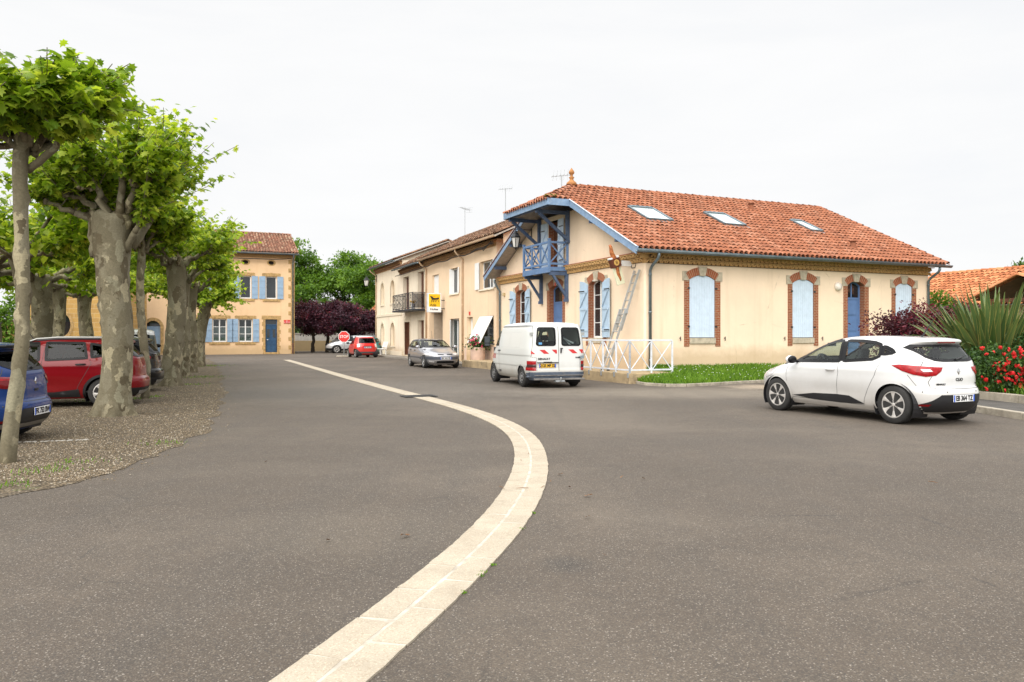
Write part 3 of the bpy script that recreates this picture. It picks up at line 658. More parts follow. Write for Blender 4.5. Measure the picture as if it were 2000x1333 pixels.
def casement(parent, T, w, h, m=WHITE_PAINT, pane=PANE_DARK, cols=2, rowsn=3, arc=0., fr=.05, bar=.025, curtain=None, name='frame'):
    """window filling 0..w x 0..h at v=0 (frame 0..0.06)"""
    g = MB(T); g.box(0,0,0,fr,.06,h-arc); g.box(w-fr,0,0,w,.06,h-arc); g.box(fr,0,0,w-fr,.06,fr+.02)
    if arc:
        A = arch(0, w, 0, h-arc, arc)[2:]; B = arch(fr, w-fr, 0, h-arc-.01, arc-fr+.01)[2:]
        vs = [(u,0,z) for u,z in A]+[(u,0,z) for u,z in B]+[(u,.06,z) for u,z in A]+[(u,.06,z) for u,z in B]; n = len(A)
        g.add(vs, [(i,i+1,n+i+1,n+i) for i in range(n-1)]+[(n+i,n+i+1,3*n+i+1,3*n+i) for i in range(n-1)]+[(2*n+i,3*n+i,3*n+i+1,2*n+i+1) for i in range(n-1)])
    else: g.box(fr,0,h-fr,w-fr,.06,h)
    ht = h-(arc*.15 if arc else fr)
    if cols > 1: 
        for c in range(1, cols): u = w*c/cols; g.box(u-.045,-.004,fr,u+.045,.055,ht)
    for r_ in range(1, rowsn):
        z = fr+(h-2*fr)*r_/rowsn; g.box(fr,.01,z-bar/2,w-fr,.045,z+bar/2)
    g.obj(name, m, parent, bevel=.004)
    g = MB(T); g.prism([(u, z) for u, z in (arch(fr*.6, w-fr*.6, fr*.6, h-arc, arc-fr*.6) if arc else rect(fr*.6, w-fr*.6, fr*.6, h-fr*.6))], .028, .034); g.obj('pane', pane, parent)
    if curtain:
        g = MB(T)
        for (a, b) in ((.06, w/2-.03), (w/2+.03, w-.06)):
            n = 16; 
            vs = [(a+(b-a)*i/n, .07+.012*math.sin(i*2.1), z) for z in (.05, h*curtain) for i in range(n+1)]
            g.add(vs, [(i, i+1, n+2+i, n+1+i) for i in range(n)])
        g.obj('curtain', CURTAIN, parent)
        g = MB(T); g.box(-.02, .35, -.02, w+.02, .36, h+.02); g.obj('room', ROOM_DARK, parent)
# ------------------------------------------------------------------ the cream house with blue gable
house = thing('cream_house', 'cream rendered house with red tile roof, blue gable woodwork and brick framed openings', 'house', HP, HA)
LW, G_, C_, SL = 13.8, 12.5, 6.25, .49
ZE = 4.42; zr = lambda y: ZE+SL*(min(y, 2*C_-y)+.5)
LT = Matrix.Identity(4)                                     # long wall: (u,v,z) = (x,y,z)
GT = Matrix(((0,1,0,0),(-1,0,0,0),(0,0,1,0),(0,0,0,1)))      # gable: (u,v,z) -> (v,-u,z)
HEAD, RISE, ZS = 3.66, .17, 3.49
WL = [(1.835, 2.955, 1.45), (6.51, 7.57, 1.45), (11.90, 12.86, 1.45)]; DL = (9.30, 10.20, .30)
WG = [(-3.80, -2.72, 1.45), (-10.62, -9.54, 1.45)]; DG = (-7.18, -5.98, .33); BD = (-7.25, -6.28, 4.30)
hl = [arch(a, b, z, ZS, RISE) for a, b, z in WL]+[arch(*DL, ZS, RISE)]
hg = [arch(a, b, z, ZS, RISE) for a, b, z in WG]+[arch(*DG, ZS, RISE), rect(BD[0], BD[1], BD[2], 6.35)]
g = MB(LT); wallpanel(g, [(0.06,0),(LW,0),(LW,4.5),(0.06,4.5)], hl)
g.T = GT; top = [(-y, zr(y)-.13) for y in (0.06, 4.1)]+[(-8.4, zr(8.4)-.13), (-G_, zr(G_)-.13)]
wallpanel(g, [(-.06,0)]+top+[(-G_,0)], hg)
g.T = Matrix.Identity(4)
g.add([(.06,0,0),(0,.06,0),(0,.06,4.56),(.06,0,4.56)], [(0,1,2,3)])
g.add([(0,G_,0),(LW,G_,0),(LW,G_,4.5),(0,G_,4.5)], [(0,1,2,3)])
g.add([(LW,0,0),(LW,G_,0),(LW,G_,4.5),(LW,C_,zr(C_)-.1),(LW,0,4.5)], [(0,1,2,3,4)])
g.obj('wall', WALL_CREAM, house, recalc=False)
g = MB(LT)
for y in (.9,): g.box(.3,y,.2,LW-.3,y+.05,4.3)
g.T = GT; g.box(-G_+.3,.9,.2,-.95,.95,4.2); g.box(-8.2,.9,4.2,-5.2,.95,6.4); g.obj('room', ROOM_DARK, house)
def surround(par, T, u0, u1, z0, deep, door=False, jw=.25, sill=True):
    b = MB(T)
    A = arch(u0, u1, z0, ZS, RISE)
    zb = z0-(.0 if door else .30)
    for s, ue in ((-1, u0), (1, u1)):
        z = zb; i = 0
        while z < ZS-.02:
            z2 = min(z+.31, ZS-.02); w = jw-.03
            b.box(min(ue, ue+s*w), -.014-(i%2)*.001, z, max(ue, ue+s*w), .0, z2); z = z2; i += 1
    b.add([(u0-.001+.003,-.014,z0),(u0+.002,deep,z0),(u0+.002,deep,ZS),(u0+.002,-.014,ZS)], [(0,1,2,3)])
    b.add([(u1-.002,-.014,z0),(u1-.002,deep,z0),(u1-.002,deep,ZS),(u1-.002,-.014,ZS)], [(0,1,2,3)])
    b.obj('brick_jamb', BRICK, par, uv=True)
    n = 14; cx = (u0+u1)/2; hw = (u1-u0)/2; r = (hw*hw+RISE*RISE)/(2*RISE); a0 = math.asin(hw/r); cz = ZS+RISE-r
    b = MB(T); me_v = []; 
    for i in range(n+1):
        a = -a0*1.0+2*a0*i/n; me_v.append((a, r))
    P = lambda a, rr, v: (cx+rr*math.sin(a), v, cz+rr*math.cos(a))
    vs = []
    for a, _ in me_v: vs += [P(a, r-.001, -.016), P(a, r+.27, -.016), P(a, r+.27, 0), P(a, r-.001, deep)]
    b.add(vs, [f for i in range(n) for f in ((4*i,4*i+4,4*i+5,4*i+1),(4*i+1,4*i+5,4*i+6,4*i+2),(4*i,4*i+3,4*i+7,4*i+4))])
    o = b.obj('brick_arch', BRICK_ARCH, par)
    ul = o.data.uv_layers.new(name='UVMap')
    for p in o.data.polygons:
        for li in p.loop_indices:
            vi = o.data.loops[li].vertex_index; ul.data[li].uv = ((vi//4)/n*2*a0*r, {0:.0,1:.27,2:.29,3:-.3}[vi%4]+.05)
    b = MB(T); t = math.sin(.5*.27/r)
    b.prism([P(-t*.9, r-.03, 0)[::2], P(t*.9, r-.03, 0)[::2], P(t*1.12, r+.31, 0)[::2], P(-t*1.12, r+.31, 0)[::2]], -.045, deep*.5)
    for s, ue in ((-1, u0), (1, u1)):
        q = P(s*a0, r+.27, 0)
        b.prism([(ue-s*.0, ZS-.04), (ue+s*.30, ZS-.04), (ue+s*.30, ZS+.29), (ue+s*.07, ZS+.29), (q[0], q[2]-.02)], -.03, .02)
    if not door: b.box(u0+.006, -.05, z0-.20, u1-.006, deep, z0+.0)
    b.obj('stone_block', STONE_GREY, par, bevel=.008)
for i, (a, b, z) in enumerate(WL):
    par = sub('window', house); surround(par, LT, a, b, z, .22); w = (b-a)/2
    for s in (0, 1):
        shutter(par, LT @ Matrix.Translation((a+.012+s*(w-.012), .055, z+.02)), w-.014, HEAD-z-.03, BLUE_LIGHT, arc=RISE*.93, brace=False, hinge_left=(s == 1), metal=False)
    q = MB(LT)
    for u, s in ((a-.40, -1), (b+.40, 1)): q.box(u-.012, -.06, z-.02, u+.012, 0, z+.01); q.box(u-.012, -.065, z-.10, u+.012, -.05, z+.05)
    for u in (a-.03, b+.03):
        for zz in (z+.4, ZS-.3): q.box(u-.04, -.035, zz-.03, u+.04, 0, zz+.03)
    q.obj('shutter_catch', BLACK, par)
def panel_door(par, T, w, h, m, arc, name='door', glazed=.5, lights=2):
    g = MB(T); g.box(0,0,0,.07,.07,h-arc); g.box(w-.07,0,0,w,.07,h-arc)
    A = arch(0, w, 0, h-arc, arc)[2:]; B = arch(.07, w-.07, 0, h-arc-.03, arc-.04)[2:]; n = len(A)
    vs = [(u,0,z) for u,z in A]+[(u,0,z) for u,z in B]+[(u,.07,z) for u,z in A]+[(u,.07,z) for u,z in B]
    g.add(vs, [(i,i+1,n+i+1,n+i) for i in range(n-1)]+[(n+i,n+i+1,3*n+i+1,3*n+i) for i in range(n-1)])
    zt = h-glazed; g.box(.07,.015,0,w-.07,.055,zt); g.box(.07,.0,zt-.03,w-.07,.06,zt+.05)
    nz = 4; ph = (zt-.12)/nz
    for i in range(nz):
        z0 = .06+i*ph; g.box(.15,.004,z0+.05,w-.15,.016,z0+ph-.04); g.box(.19,-.006,z0+.09,w-.19,.005,z0+ph-.08)
    for i in range(1, lights): u = w*i/lights; g.box(u-.025,.005,zt+.05,u+.025,.055,h-arc*.1)
    o = g.obj(name, m, par, bevel=.004)
    g = MB(T); g.prism(arch(.06, w-.06, zt, h-arc, arc-.05), .03, .036); g.obj('pane', PANE_DARK, par)
    g = MB(T); g.box(.10,-.02,1.0,.13,.015,1.14); g.tube([(.115,-.02,1.09),(.115,-.06,1.09),(.23,-.06,1.085)], .009, 6); g.obj('handle', CHROME, par)
par = sub('door', house); surround(par, LT, *DL, .26, door=True); panel_door(par, LT @ Matrix.Translation((DL[0], .22, DL[2])), DL[1]-DL[0], HEAD-DL[2], BLUE_DOOR, RISE, 'door_leaf', .68)
par = sub('door', house); surround(par, GT, *DG, .22, door=True); panel_door(par, GT @ Matrix.Translation((DG[0], .20, DG[2])), DG[1]-DG[0], HEAD-DG[2], BLUE_DOOR, RISE, 'door_leaf', .75, 1)
for a, b, z in WG:
    par = sub('window', house); surround(par, GT, a, b, z, .24)
    casement(par, GT @ Matrix.Translation((a, .21, z)), b-a, HEAD-z, cols=2, rowsn=4, arc=RISE)
    for s in (-1, 1):
        T = GT @ Matrix.Translation((a-.60 if s < 0 else b+.04, -.045, z+.02)) @ Matrix.Rotation(R(-4*s), 4, 'Z')
        shutter(par, T, .57, HEAD-z-.04, BLUE_PALE, arc=RISE*.9, hinge_left=(s < 0))
# balcony door
par = sub('balcony_door', house)
q = MB(GT); u0, u1, z0 = BD
for uu in (u0+.003, u1-.003): q.add([(uu,-.001,z0),(uu,.3,z0),(uu,.3,6.35),(uu,-.001,6.35)], [(0,1,2,3)])
q.obj('brick_jamb', BRICK, par, uv=True)
q = MB(GT); q.box(u0,.26,z0,u1,.30,6.35); q.box(u0+.08,.245,z0+.9,u0+.44,.262,6.2); q.box(u1-.44,.245,z0+.9,u1-.08,.262,6.2); q.obj('door_leaf', BROWN_WOOD, par, bevel=.006)
for s in (-1, 1): shutter(par, GT @ Matrix.Translation((u0-.60 if s < 0 else u1+.02, -.05, z0+.04)) @ Matrix.Rotation(R(-5*s), 4, 'Z'), .56, 1.98, BLUE_LIGHT, hinge_left=(s < 0))
# balcony
bal = sub('balcony', house); b0, b1, bx, bz = 5.49, 7.89, -.86, 4.26
g = MB()
for i in range(8): t = b0+(b1-b0)*(i+.5)/8; g.box(bx, t-.14, bz, 0, t+.14, bz+.035)
g.box(bx-.05, b0-.05, bz-.20, bx+.03, b1+.05, bz-.002); g.box(bx+.03, b0-.05, bz-.13, .02, b0+.04, bz-.002); g.box(bx+.03, b1-.04, bz-.13, .02, b1+.05, bz-.002)
for t in (6.3, 7.1): g.box(bx+.1, t-.05, bz-.11, 0, t+.05, bz-.003)
g.obj('floor_deck', BLUE_WOOD, bal, bevel=.005)
g = MB(); P0 = .09
for (x, y) in ((bx, b0), (bx, b1), (-.03, b0), (-.03, b1)): g.box(x-P0/2, y-P0/2, bz-.15, x+P0/2, y+P0/2, bz+1.12); g.box(x-.06, y-.06, bz+1.12, x+.06, y+.06, bz+1.16)
for z in (bz+.16, bz+1.02):
    g.beam((bx, b0, z), (bx, b1, z), .06, .085); g.beam((bx, b0, z), (-.03, b0, z), .06, .085); g.beam((bx, b1, z), (-.03, b1, z), .06, .085)
n = 3
for i in range(n):
    y0, y1 = b0+(b1-b0)*i/n, b0+(b1-b0)*(i+1)/n
    if i: g.box(bx-.033, y0-.033, bz+.05, bx+.033, y0+.033, bz+1.02)
    g.beam((bx-.006, y0+.04, bz+.2), (bx-.006, y1-.04, bz+.98), .045, .05); g.beam((bx+.008, y0+.04, bz+.98), (bx+.008, y1-.04, bz+.2), .045, .05)
for y in (b0, b1): g.beam((bx+.04, y-.006, bz+.2), (-.07, y-.006, bz+.98), .045, .05); g.beam((bx+.04, y+.008, bz+.98), (-.07, y+.008, bz+.2), .045, .05)
g.obj('railing', BLUE_WOOD, bal, bevel=.006)
g = MB()
for y in (b0+.03, b1-.03):
    g.box(-.13, y-.065, bz-1.30, .0, y+.065, bz-.14); g.box(-.17, y-.08, bz-1.36, .0, y+.08, bz-1.24); g.box(bx+.02, y-.055, bz-.30, -.13, y+.055, bz-.15)
    g.beam((-.10, y, bz-1.12), (bx+.16, y, bz-.26), .09, .10)
g.obj('bracket', BLUE_DARK, bal, bevel=.006)
# canopy brackets, barge boards, soffits
ex, cx_ = -.65, -1.6; ca, cb = 4.15, 8.35; zc = zr(ca)
g = MB()
for y in (5.42, 8.02):
    g.box(-.14, y-.07, 5.30, 0, y+.07, zc-.12); g.box(-.17, y-.085, 5.26, 0, y+.085, 5.36); g.beam((-.10, y, 5.42), (cx_+.25, y, zc-.30), .10, .12); g.box(cx_+.1, y-.06, zc-.30, -.14, y+.06, zc-.16)
g.box(cx_+.14, ca+.1, zc-.17, cx_+.26, cb-.1, zc-.06)
for y in (.9, 2.7, 10.0, 11.8): 
    z = zr(y)-.16; g.beam((ex+.05, y, z-.08), (.1, y, z-.08), .12, .16)
g.obj('timber', BLUE_DARK, house, bevel=.006)
g = MB()
bh = .26
def board(p, q, t=.035): g.beam(p, q, t, bh)
dz = Vector((0, 0, -.055))
board(Vector((ex, -.56, zr(-.56)))+dz, Vector((ex, ca+.02, zr(ca+.02)))+dz); board(Vector((ex, 2*C_+.56, zr(-.56)))+dz, Vector((ex, cb-.02, zr(cb-.02)))+dz)
board(Vector((ex-.02, ca, zc))+dz, Vector((cx_, ca, zc))+dz); board(Vector((ex-.02, cb, zc))+dz, Vector((cx_, cb, zc))+dz); board(Vector((cx_, ca-.02, zc))+dz, Vector((cx_, cb+.02, zc))+dz)
g.obj('fascia_board', BLUE_FASCIA, house, bevel=.005)
g = MB()                                   # white drip edge over the barge boards
g.beam(Vector((ex-.025, -.56, zr(-.56)+.085)), Vector((ex-.025, ca, zc+.085)), .05, .02); g.beam(Vector((ex-.025, 2*C_+.56, zr(-.56)+.085)), Vector((ex-.025, cb, zc+.085)), .05, .02)
g.obj('drip_edge', mat('pale_drip_edge', (.50,.56,.62), .5), house)
# roof: deck slabs, tiles, ridge
roof = sub('roof', house); APX = .56; XE = 14.3
hipx = lambda y: cx_+(APX-cx_)*(min(y, 2*C_-y)-ca)/(C_-ca)
g = MB()
def slab(pts, t=.05):
    n = len(pts); vs = [Vector(p)+Vector((0,0,.0)) for p in pts]+[Vector(p)-Vector((0,0,t)) for p in pts]
    g.add(vs, [tuple(range(n)), tuple(range(2*n-1, n-1, -1))]+[(i, (i+1)%n, n+(i+1)%n, n+i) for i in range(n)])
pz = lambda x, y: (x, y, zr(y)-.035)
for s in (0, 1):
    f = (lambda y: y) if s == 0 else (lambda y: 2*C_-y)
    slab([pz(ex+.02, f(-.5)), pz(XE, f(-.5)), pz(XE, f(C_)), pz(APX, f(C_)), pz(hipx(ca)+0, f(ca+.02)), pz(ex+.02, f(ca+.02))])
slab([(cx_+.02, ca+.03, zc-.035), (APX, C_, zr(C_)-.035), (cx_+.02, cb-.03, zc-.035)])
g.obj('roof_deck', WOODPALE, roof)
ang = math.atan(SL); Vl = (C_+.5)/math.cos(ang)
for s in (1, -1):
    yb = -.5 if s > 0 else 2*C_+.5
    def keep(u, v, s=s):
        x = ex+u if s > 0 else XE-u; y = -.5+v*math.cos(ang)
        if x > XE: return False
        if y < ca+.05: return x > ex
        return x > hipx(y)-.05
    o = (ex-1.1+1.1, yb, ZE) 
    # start columns far enough left for the canopy
    off = 5*.22
    if s > 0: tiles('tile', (ex-off, yb, ZE), (1,0,0), (0, math.cos(ang), math.sin(ang)), XE-ex+off, Vl, lambda u, v: keep(u-off, v), TILE_RED, roof)
    else: tiles('tile', (XE, yb, ZE), (-1,0,0), (0, -math.cos(ang), math.sin(ang)), XE-ex+off, Vl, keep, TILE_RED, roof)
hs = math.hypot(APX-cx_, zr(C_)-zc); hd = Vector((APX-cx_, 0, zr(C_)-zc)).normalized()
tiles('tile', (cx_-.02, cb, zc), (0,-1,0), hd, cb-ca, hs, lambda u, v: abs(u-(cb-ca)/2) < (cb-ca)/2*(1-v/hs)+.03, TILE_RED, roof)
ridge_tiles('ridge_tile', [(APX, C_, zr(C_)+.03), (XE, C_, zr(C_)+.03)], TILE_RED, roof)
ridge_tiles('hip_tile', [(cx_, ca, zc+.04), (APX, C_, zr(C_)+.05)], TILE_RED, roof); ridge_tiles('hip_tile', [(cx_, cb, zc+.04), (APX, C_, zr(C_)+.05)], TILE_RED, roof)
ridge_tiles('verge_tile', [(XE, -.5, ZE+.03), (XE, C_, zr(C_)+.03)], TILE_RED, roof, r=.09)
g = MB(); g.lathe([(.24,0),(.20,.12),(.10,.2),(.07,.27),(.12,.33),(.06,.38),(.055,.44),(.11,.50),(.12,.56),(.08,.63),(.03,.70),(.0,.74)], 16, (APX, C_, zr(C_)+.05)); g.obj('finial', mat('ochre_finial', (.36,.16,.05), .8, var=.3, scale=9), roof, smooth=True)
g = MB(); 
for i in range(60): a = random.random()*6.28; r_ = random.random()*.28; g.ball((cx_+.25+r_*math.cos(a)*.9, ca+.25+r_*math.sin(a), zc+.16+random.random()*.06), random.uniform(.02,.06), None, None, 4)
g.obj('moss_clump', mat('moss', (.16,.13,.025), .95, var=.5, scale=15), roof)
def roofpt(px, py):                         # point of the street slope seen at a pixel
    d = HI.to_3x3() @ Vector(((px-1000)/F_, 1, (HY-py)/F_)); o = HI @ Vector((0,0,H_)); n = Vector((0, -SL, 1)); t = (ZE+.5*SL-o.dot(n))/d.dot(n)
    return o+d*t
for q in (((1229.7,410.3),(1277.6,414.3),(1307,435.7),(1261,432.4)), ((1374.6,420.5),(1418,426),(1452,445.5),(1412,442)), ((1548.6,436.5),(1569,438),(1598,455.5),(1578,454.5))):
    P = [roofpt(*p) for p in q]; x0 = (P[0].x+P[3].x)/2; x1 = (P[1].x+P[2].x)/2; y1 = (P[0].y+P[1].y)/2; y0 = (P[2].y+P[3].y)/2
    sk = sub('roof_window', house); T = Matrix.Translation((x0, y0, zr(y0))) @ Matrix.Rotation(ang, 4, 'X'); w, h = x1-x0, (y1-y0)/math.cos(ang)
    g = MB(T)
    for bx_ in ((-.06,-.05,.0,.03,h+.08,.16),(w-.03,-.05,.0,w+.06,h+.08,.16),(.03,h-.03,.0,w-.03,h+.08,.18),(.03,-.05,.0,w-.03,.02,.15)): g.box(*bx_)
    g.obj('frame', ZINC, sk, bevel=.006)
    g = MB(T); g.box(.03,.02,.10,w-.03,h-.03,.125); g.obj('pane', SKY_PANE, sk)
    g = MB(T); n = int((w+.3)/.06)
    g.add([(-.1+(w+.2)*i/n, yy, .075+.028*math.sin(i*2.2)*(1 if yy < -.1 else .2)) for yy in (-.24, -.05) for i in range(n+1)], [(i, i+1, n+2+i, n+1+i) for i in range(n)]); g.obj('flashing', ZINC, sk)
for px, py in ((1467, 412), (1666, 487)):
    p = roofpt(px, py); v = sub('roof_vent', house)
    g = MB(); g.lathe([(.17,-.05),(.15,.06),(.11,.12),(.10,.30)], 14, p); g.lathe([(.15,.30),(.15,.33),(.09,.36)], 14, p); g.obj('vent_pipe', TILE_RED, v, smooth=True)
# cornices, gutter, downpipes
g = MB(LT); genoise(g, .12, LW-.05, 4.00, out=.11)
g.T = GT; genoise(g, -b0+.02+.0, -.12, 4.02, out=.09); genoise(g, -G_+.02, -b1-.12, 4.02, out=.09)
g.T = LT
for k_ in range(2): g.lathe([(.12+.10*k_,4.0+.16*k_),(.12+.10*k_,4.155+.16*k_)], 10, (.10,.10,0)); g.lathe([(.14+.10*k_,4.13+.16*k_),(.14+.10*k_,4.16+.16*k_)], 10, (.10,.10,0))
g.obj('cornice', [CORNICE, mat('cornice_recess', (.10,.05,.018), .95, var=.3, scale=10)], house)  # recess colour is darkened to paint the shade inside the tile hollows
g = MB(GT); g.box(-b0-.0,-.20,4.34,-.12,.0,4.37); g.box(-G_,-.20,4.34,-b1-.1,.0,4.37); g.obj('ledge_tile', mat('ledge_tile', (.30,.09,.045), .9, var=.4, scale=14), house)
g = MB(); gutter(g, (ex-.06, -.60, 4.37), (XE+.06, -.60, 4.37), .085)
g.obj('gutter', ZINC, house, smooth=True)
def downpipe(name, par, T, u, ztop, zbot, off, m=ZINC, r=.05, back=.07):
    g = MB(T); g.tube([(u,-off,ztop),(u,-off,ztop-.10),(u,-off+.06,ztop-.2),(u,-back-.1,ztop-.42),(u,-back,ztop-.55),(u,-back,zbot)], r, 10)
    for z in (ztop-.7, (ztop+zbot)/2, zbot+.35): g.tube([(u,-back,z-.03),(u,-back,z+.03)], r*1.18, 10)
    return g.obj(name, m, par, smooth=True)
downpipe('downpipe', house, LT, .18, 4.30, .35, .58); downpipe('downpipe', house, LT, 13.72, 4.30, .4, .58)
downpipe('downpipe', house, GT @ Matrix.Translation((-G_+.08,0,0)), 0, 4.25, .3, .35)
# small fittings on the house
g = MB(); g.lathe([(.0,-.13),(.13,-.11),(.165,-.04),(.17,0)], 20, (9.0-.22, 0, 3.42), 'y'); g.obj('wall_lamp', mat('opal_lamp', (.72,.66,.58), .3, var=.03), house, smooth=True)
g = MB(GT); g.box(-6.62,-.052,3.60,-6.50,-.048,3.74); g.obj('number_plate', RED_SIGN, house)
g = MB(GT); g.box(-12.05,-.10,3.45,-11.9,0,3.6); g.obj('alarm_box', mat('old_box', (.5,.38,.2), .6), house, bevel=.01)
g = MB(GT); g.ball((-3.25, -.03, 3.60), .13, .13, .05, 6); g.obj('opal_lamp', mat('opal_lamp_dull', (.5,.45,.38), .4), house, smooth=True)
# ------------------------------------------------------------------ row of houses along the street
RA = math.atan2(-.922, .387)
def at_row(x, y=0, z=0): return Vector((q0.x+.387*x+.922*y, q0.y-.922*x+.387*y, z))
rowT = Matrix.Translation(q0) @ Matrix.Rotation(RA, 4, 'Z')
def box_house(h, x0, x1, z1, depth, holes, m, deep=.28, base=0.):
    g = MB(); wallpanel(g, [(x0,base),(x1,base),(x1,z1),(x0,z1)], holes)
    for hh in holes: reveals(g, hh, deep)
    rz = z1+.9
    g.add([(x0,0,base),(x0,depth,base),(x0,depth,z1),(x0,0,z1)], [(0,1,2,3)]); g.add([(x1,0,base),(x1,depth,base),(x1,depth,z1),(x1,0,z1)], [(0,1,2,3)])
    g.add([(x0,depth,base),(x1,depth,base),(x1,depth,z1),(x0,depth,z1)], [(0,1,2,3)])
    return g.obj('wall', m, h, recalc=False)
# -- peach house
h3 = thing('peach_house', 'peach rendered two storey house with white shutters, joined to the cream house', 'house', q0, RA)
WU = [(-10.9,-9.55,4.05,5.30), (-7.35,-5.78,3.95,5.42), (-2.35,-.36,3.93,5.38)]
WD = [(-7.4,-5.7,.2,2.52)]; DD = (-4.36,-3.45,.16,2.55); WA = (-2.3,-.38,1.15,2.55); PO = (-11.5,-8.75,.12,3.1)
hs_ = [rect(*a) for a in WU+WD+[DD, WA, PO]]
box_house(h3, -12.2, 0, 6.35, 9, hs_, WALL_PEACH)
def groof(h, wallm, x0, x1, ze, zr_, yb, m, over=.5, pitch=.24):
    roof = sub('roof', h); a = math.atan2(zr_-ze, yb+over); V = math.hypot(zr_-ze, yb+over); g = MB()
    for (ya, yb_) in ((-over, yb), (2*yb+over, yb)):
        vs = [(x0,ya,ze-.03),(x1,ya,ze-.03),(x1,yb_,zr_-.03),(x0,yb_,zr_-.03)]; g.add(vs+[(x,y,z-.08) for x,y,z in vs], [(0,1,2,3),(7,6,5,4),(0,4,5,1),(1,5,6,2),(2,6,7,3),(3,7,4,0)])
    g.obj('roof_deck', WOODPALE, roof)
    g = MB()
    for x in (x0+.3, x1-.3): g.add([(x,0,ze-.4),(x,2*yb,ze-.4),(x,2*yb,ze+.05),(x,yb,zr_-.1),(x,0,ze+.05)], [(0,1,2,3,4)])
    g.obj('gable', wallm, h)
    tiles('tile', (x0,-over,ze), (1,0,0), (0,math.cos(a),math.sin(a)), x1-x0, V, lambda u,v: u < x1-x0, m, roof, pitch=pitch)
    tiles('tile', (x1,2*yb+over,ze), (-1,0,0), (0,-math.cos(a),math.sin(a)), x1-x0, V, lambda u,v: u < x1-x0, m, roof, pitch=.4, row=.6)
    ridge_tiles('ridge_tile', [(x0,yb,zr_+.03),(x1,yb,zr_+.03)], m, roof)
    for x in (x0+.05, x1-.05): ridge_tiles('verge_tile', [(x,-over,ze+.03),(x,yb,zr_+.03)], m, roof, r=.08)
    return roof
groof(h3, WALL_PEACH, -12.3, 1.2, 6.42, 8.72, 4.5, TILE_OLD)
def plain_shutter(par, T, w, h, m=WHITE_PAINT): return shutter(par, T, w, h, m, brace=False, metal=False)
for i, (a, b, z0_, z1_) in enumerate(WU):
    wn = sub('window', h3); T = Matrix.Translation((a, .20, z0_))
    if i == 0: plain_shutter(wn, Matrix.Translation((a+.01, .16, z0_+.02)), b-a-.02, z1_-z0_-.03)
    else:
        casement(wn, T, b-a, z1_-z0_, cols=2, rowsn=1, pane=PANE_DARK, fr=.07)
        plain_shutter(wn, Matrix.Translation((a-.62 if i == 2 else a-.02, -.03, z0_+.02)) @ Matrix.Rotation(R(0 if i == 2 else 60), 4, 'Z'), .62 if i == 2 else .3, z1_-z0_-.04)
        plain_shutter(wn, Matrix.Translation((b+.02, -.03, z0_+.02)), .16 if i == 1 else .3, z1_-z0_-.04)
    g = MB(); g.box(a-.08,-.07,z0_-.08,b+.08,.2,z0_); g.obj('sill', STONE_GREY if i == 9 else WALL_PALE, wn, bevel=.01)
wn = sub('french_door', h3); a, b, z0_, z1_ = WD[0]; casement(wn, Matrix.Translation((a, .2, z0_)), b-a, z1_-z0_, cols=2, rowsn=1, pane=PANE, fr=.08, curtain=.95); plain_shutter(wn, Matrix.Translation((a+.01, .19, z0_+.03)) @ Matrix.Rotation(R(-35), 4, 'Z'), .5, z1_-z0_-.08)
dn = sub('front_door', h3); a, b, z0_, z1_ = DD; g = MB(); g.box(a,.22,z0_,b,.27,z1_); g.box(a+.15,.21,z0_+.2,b-.15,.222,z0_+.95); g.box(a+.15,.21,z0_+1.15,b-.15,.222,z1_-.2); g.obj('door_leaf', WHITE_PAINT, dn, bevel=.006); g = MB(); g.box(a-.15,-.3,.1,b+.15,0,.18); g.obj('step', CONCRETE, dn, bevel=.01)
aw = sub('awning_shutter', h3); a, b, z0_, z1_ = WA
g = MB(Matrix.Translation((a+.02, -.02, z1_-.03)) @ Matrix.Rotation(R(-27), 4, 'X'))
for i in range(6): g.box((b-a-.04)*i/6+.004, -.03, -1.52, (b-a-.04)*(i+1)/6-.004, 0, 0)
g.obj('board', WHITE_PAINT, aw, bevel=.004)
g.v = []; g.f = []; g.mi = []
for z in (-.08, -.75, -1.4):
    for i in range(6): u = (b-a-.04)*(i+.5)/6; g.box(u-.06,-.036,z-.03,u-.03,-.03,z+.03); g.box(u+.02,-.036,z-.03,u+.05,-.03,z+.03)
g.obj('hinge', GALV, aw)
g = MB(); g.box(a,.2,z0_,b,.25,z1_); g.obj('pane', PANE_DARK, aw); g = MB(); g.box(a-.06,-.08,z0_-.1,b+.06,.2,z0_); g.obj('sill', STONE_GREY, aw, bevel=.01)
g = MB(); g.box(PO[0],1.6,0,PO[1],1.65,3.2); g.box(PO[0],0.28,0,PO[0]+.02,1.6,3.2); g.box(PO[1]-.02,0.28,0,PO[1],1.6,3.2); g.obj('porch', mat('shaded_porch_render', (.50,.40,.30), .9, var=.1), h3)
g = MB(); genoise(g, -12.1, -.05, 6.0, rows=2, pitch=.24, out=.10, h=.12, r=.085); g.obj('cornice', [mat('brown_cornice', (.33,.20,.10), .9, var=.3, scale=10), CORNICE], h3)
g = MB(); gutter(g, (-12.3,-.56,6.36), (1.2,-.56,6.36), .08); g.obj('gutter', BEIGE_PIPE, h3, smooth=True)
for x in (-12.05, -4.95): downpipe('downpipe', h3, LT, x, 6.30, .15, .5, BEIGE_PIPE)
g = MB(); g.box(-4.0,-.03,2.66,-3.82,-.0,2.84); g.obj('number_plate', RED_SIGN, h3); g = MB(); g.box(-3.35,-.35,.8,-2.6,-.02,1.5); g.obj('meter_box', mat('meter_cream', (.55,.44,.25), .7), h3, bevel=.02)
g = MB(); g.box(-5.0+.25,-.02,.12,-4.45,.0,1.0); g.box(-3.35,-.02,.12,-.02,.0,1.0); g.obj('plinth', mat('pinkish_plinth', (.62,.46,.36), .9, var=.08), h3)
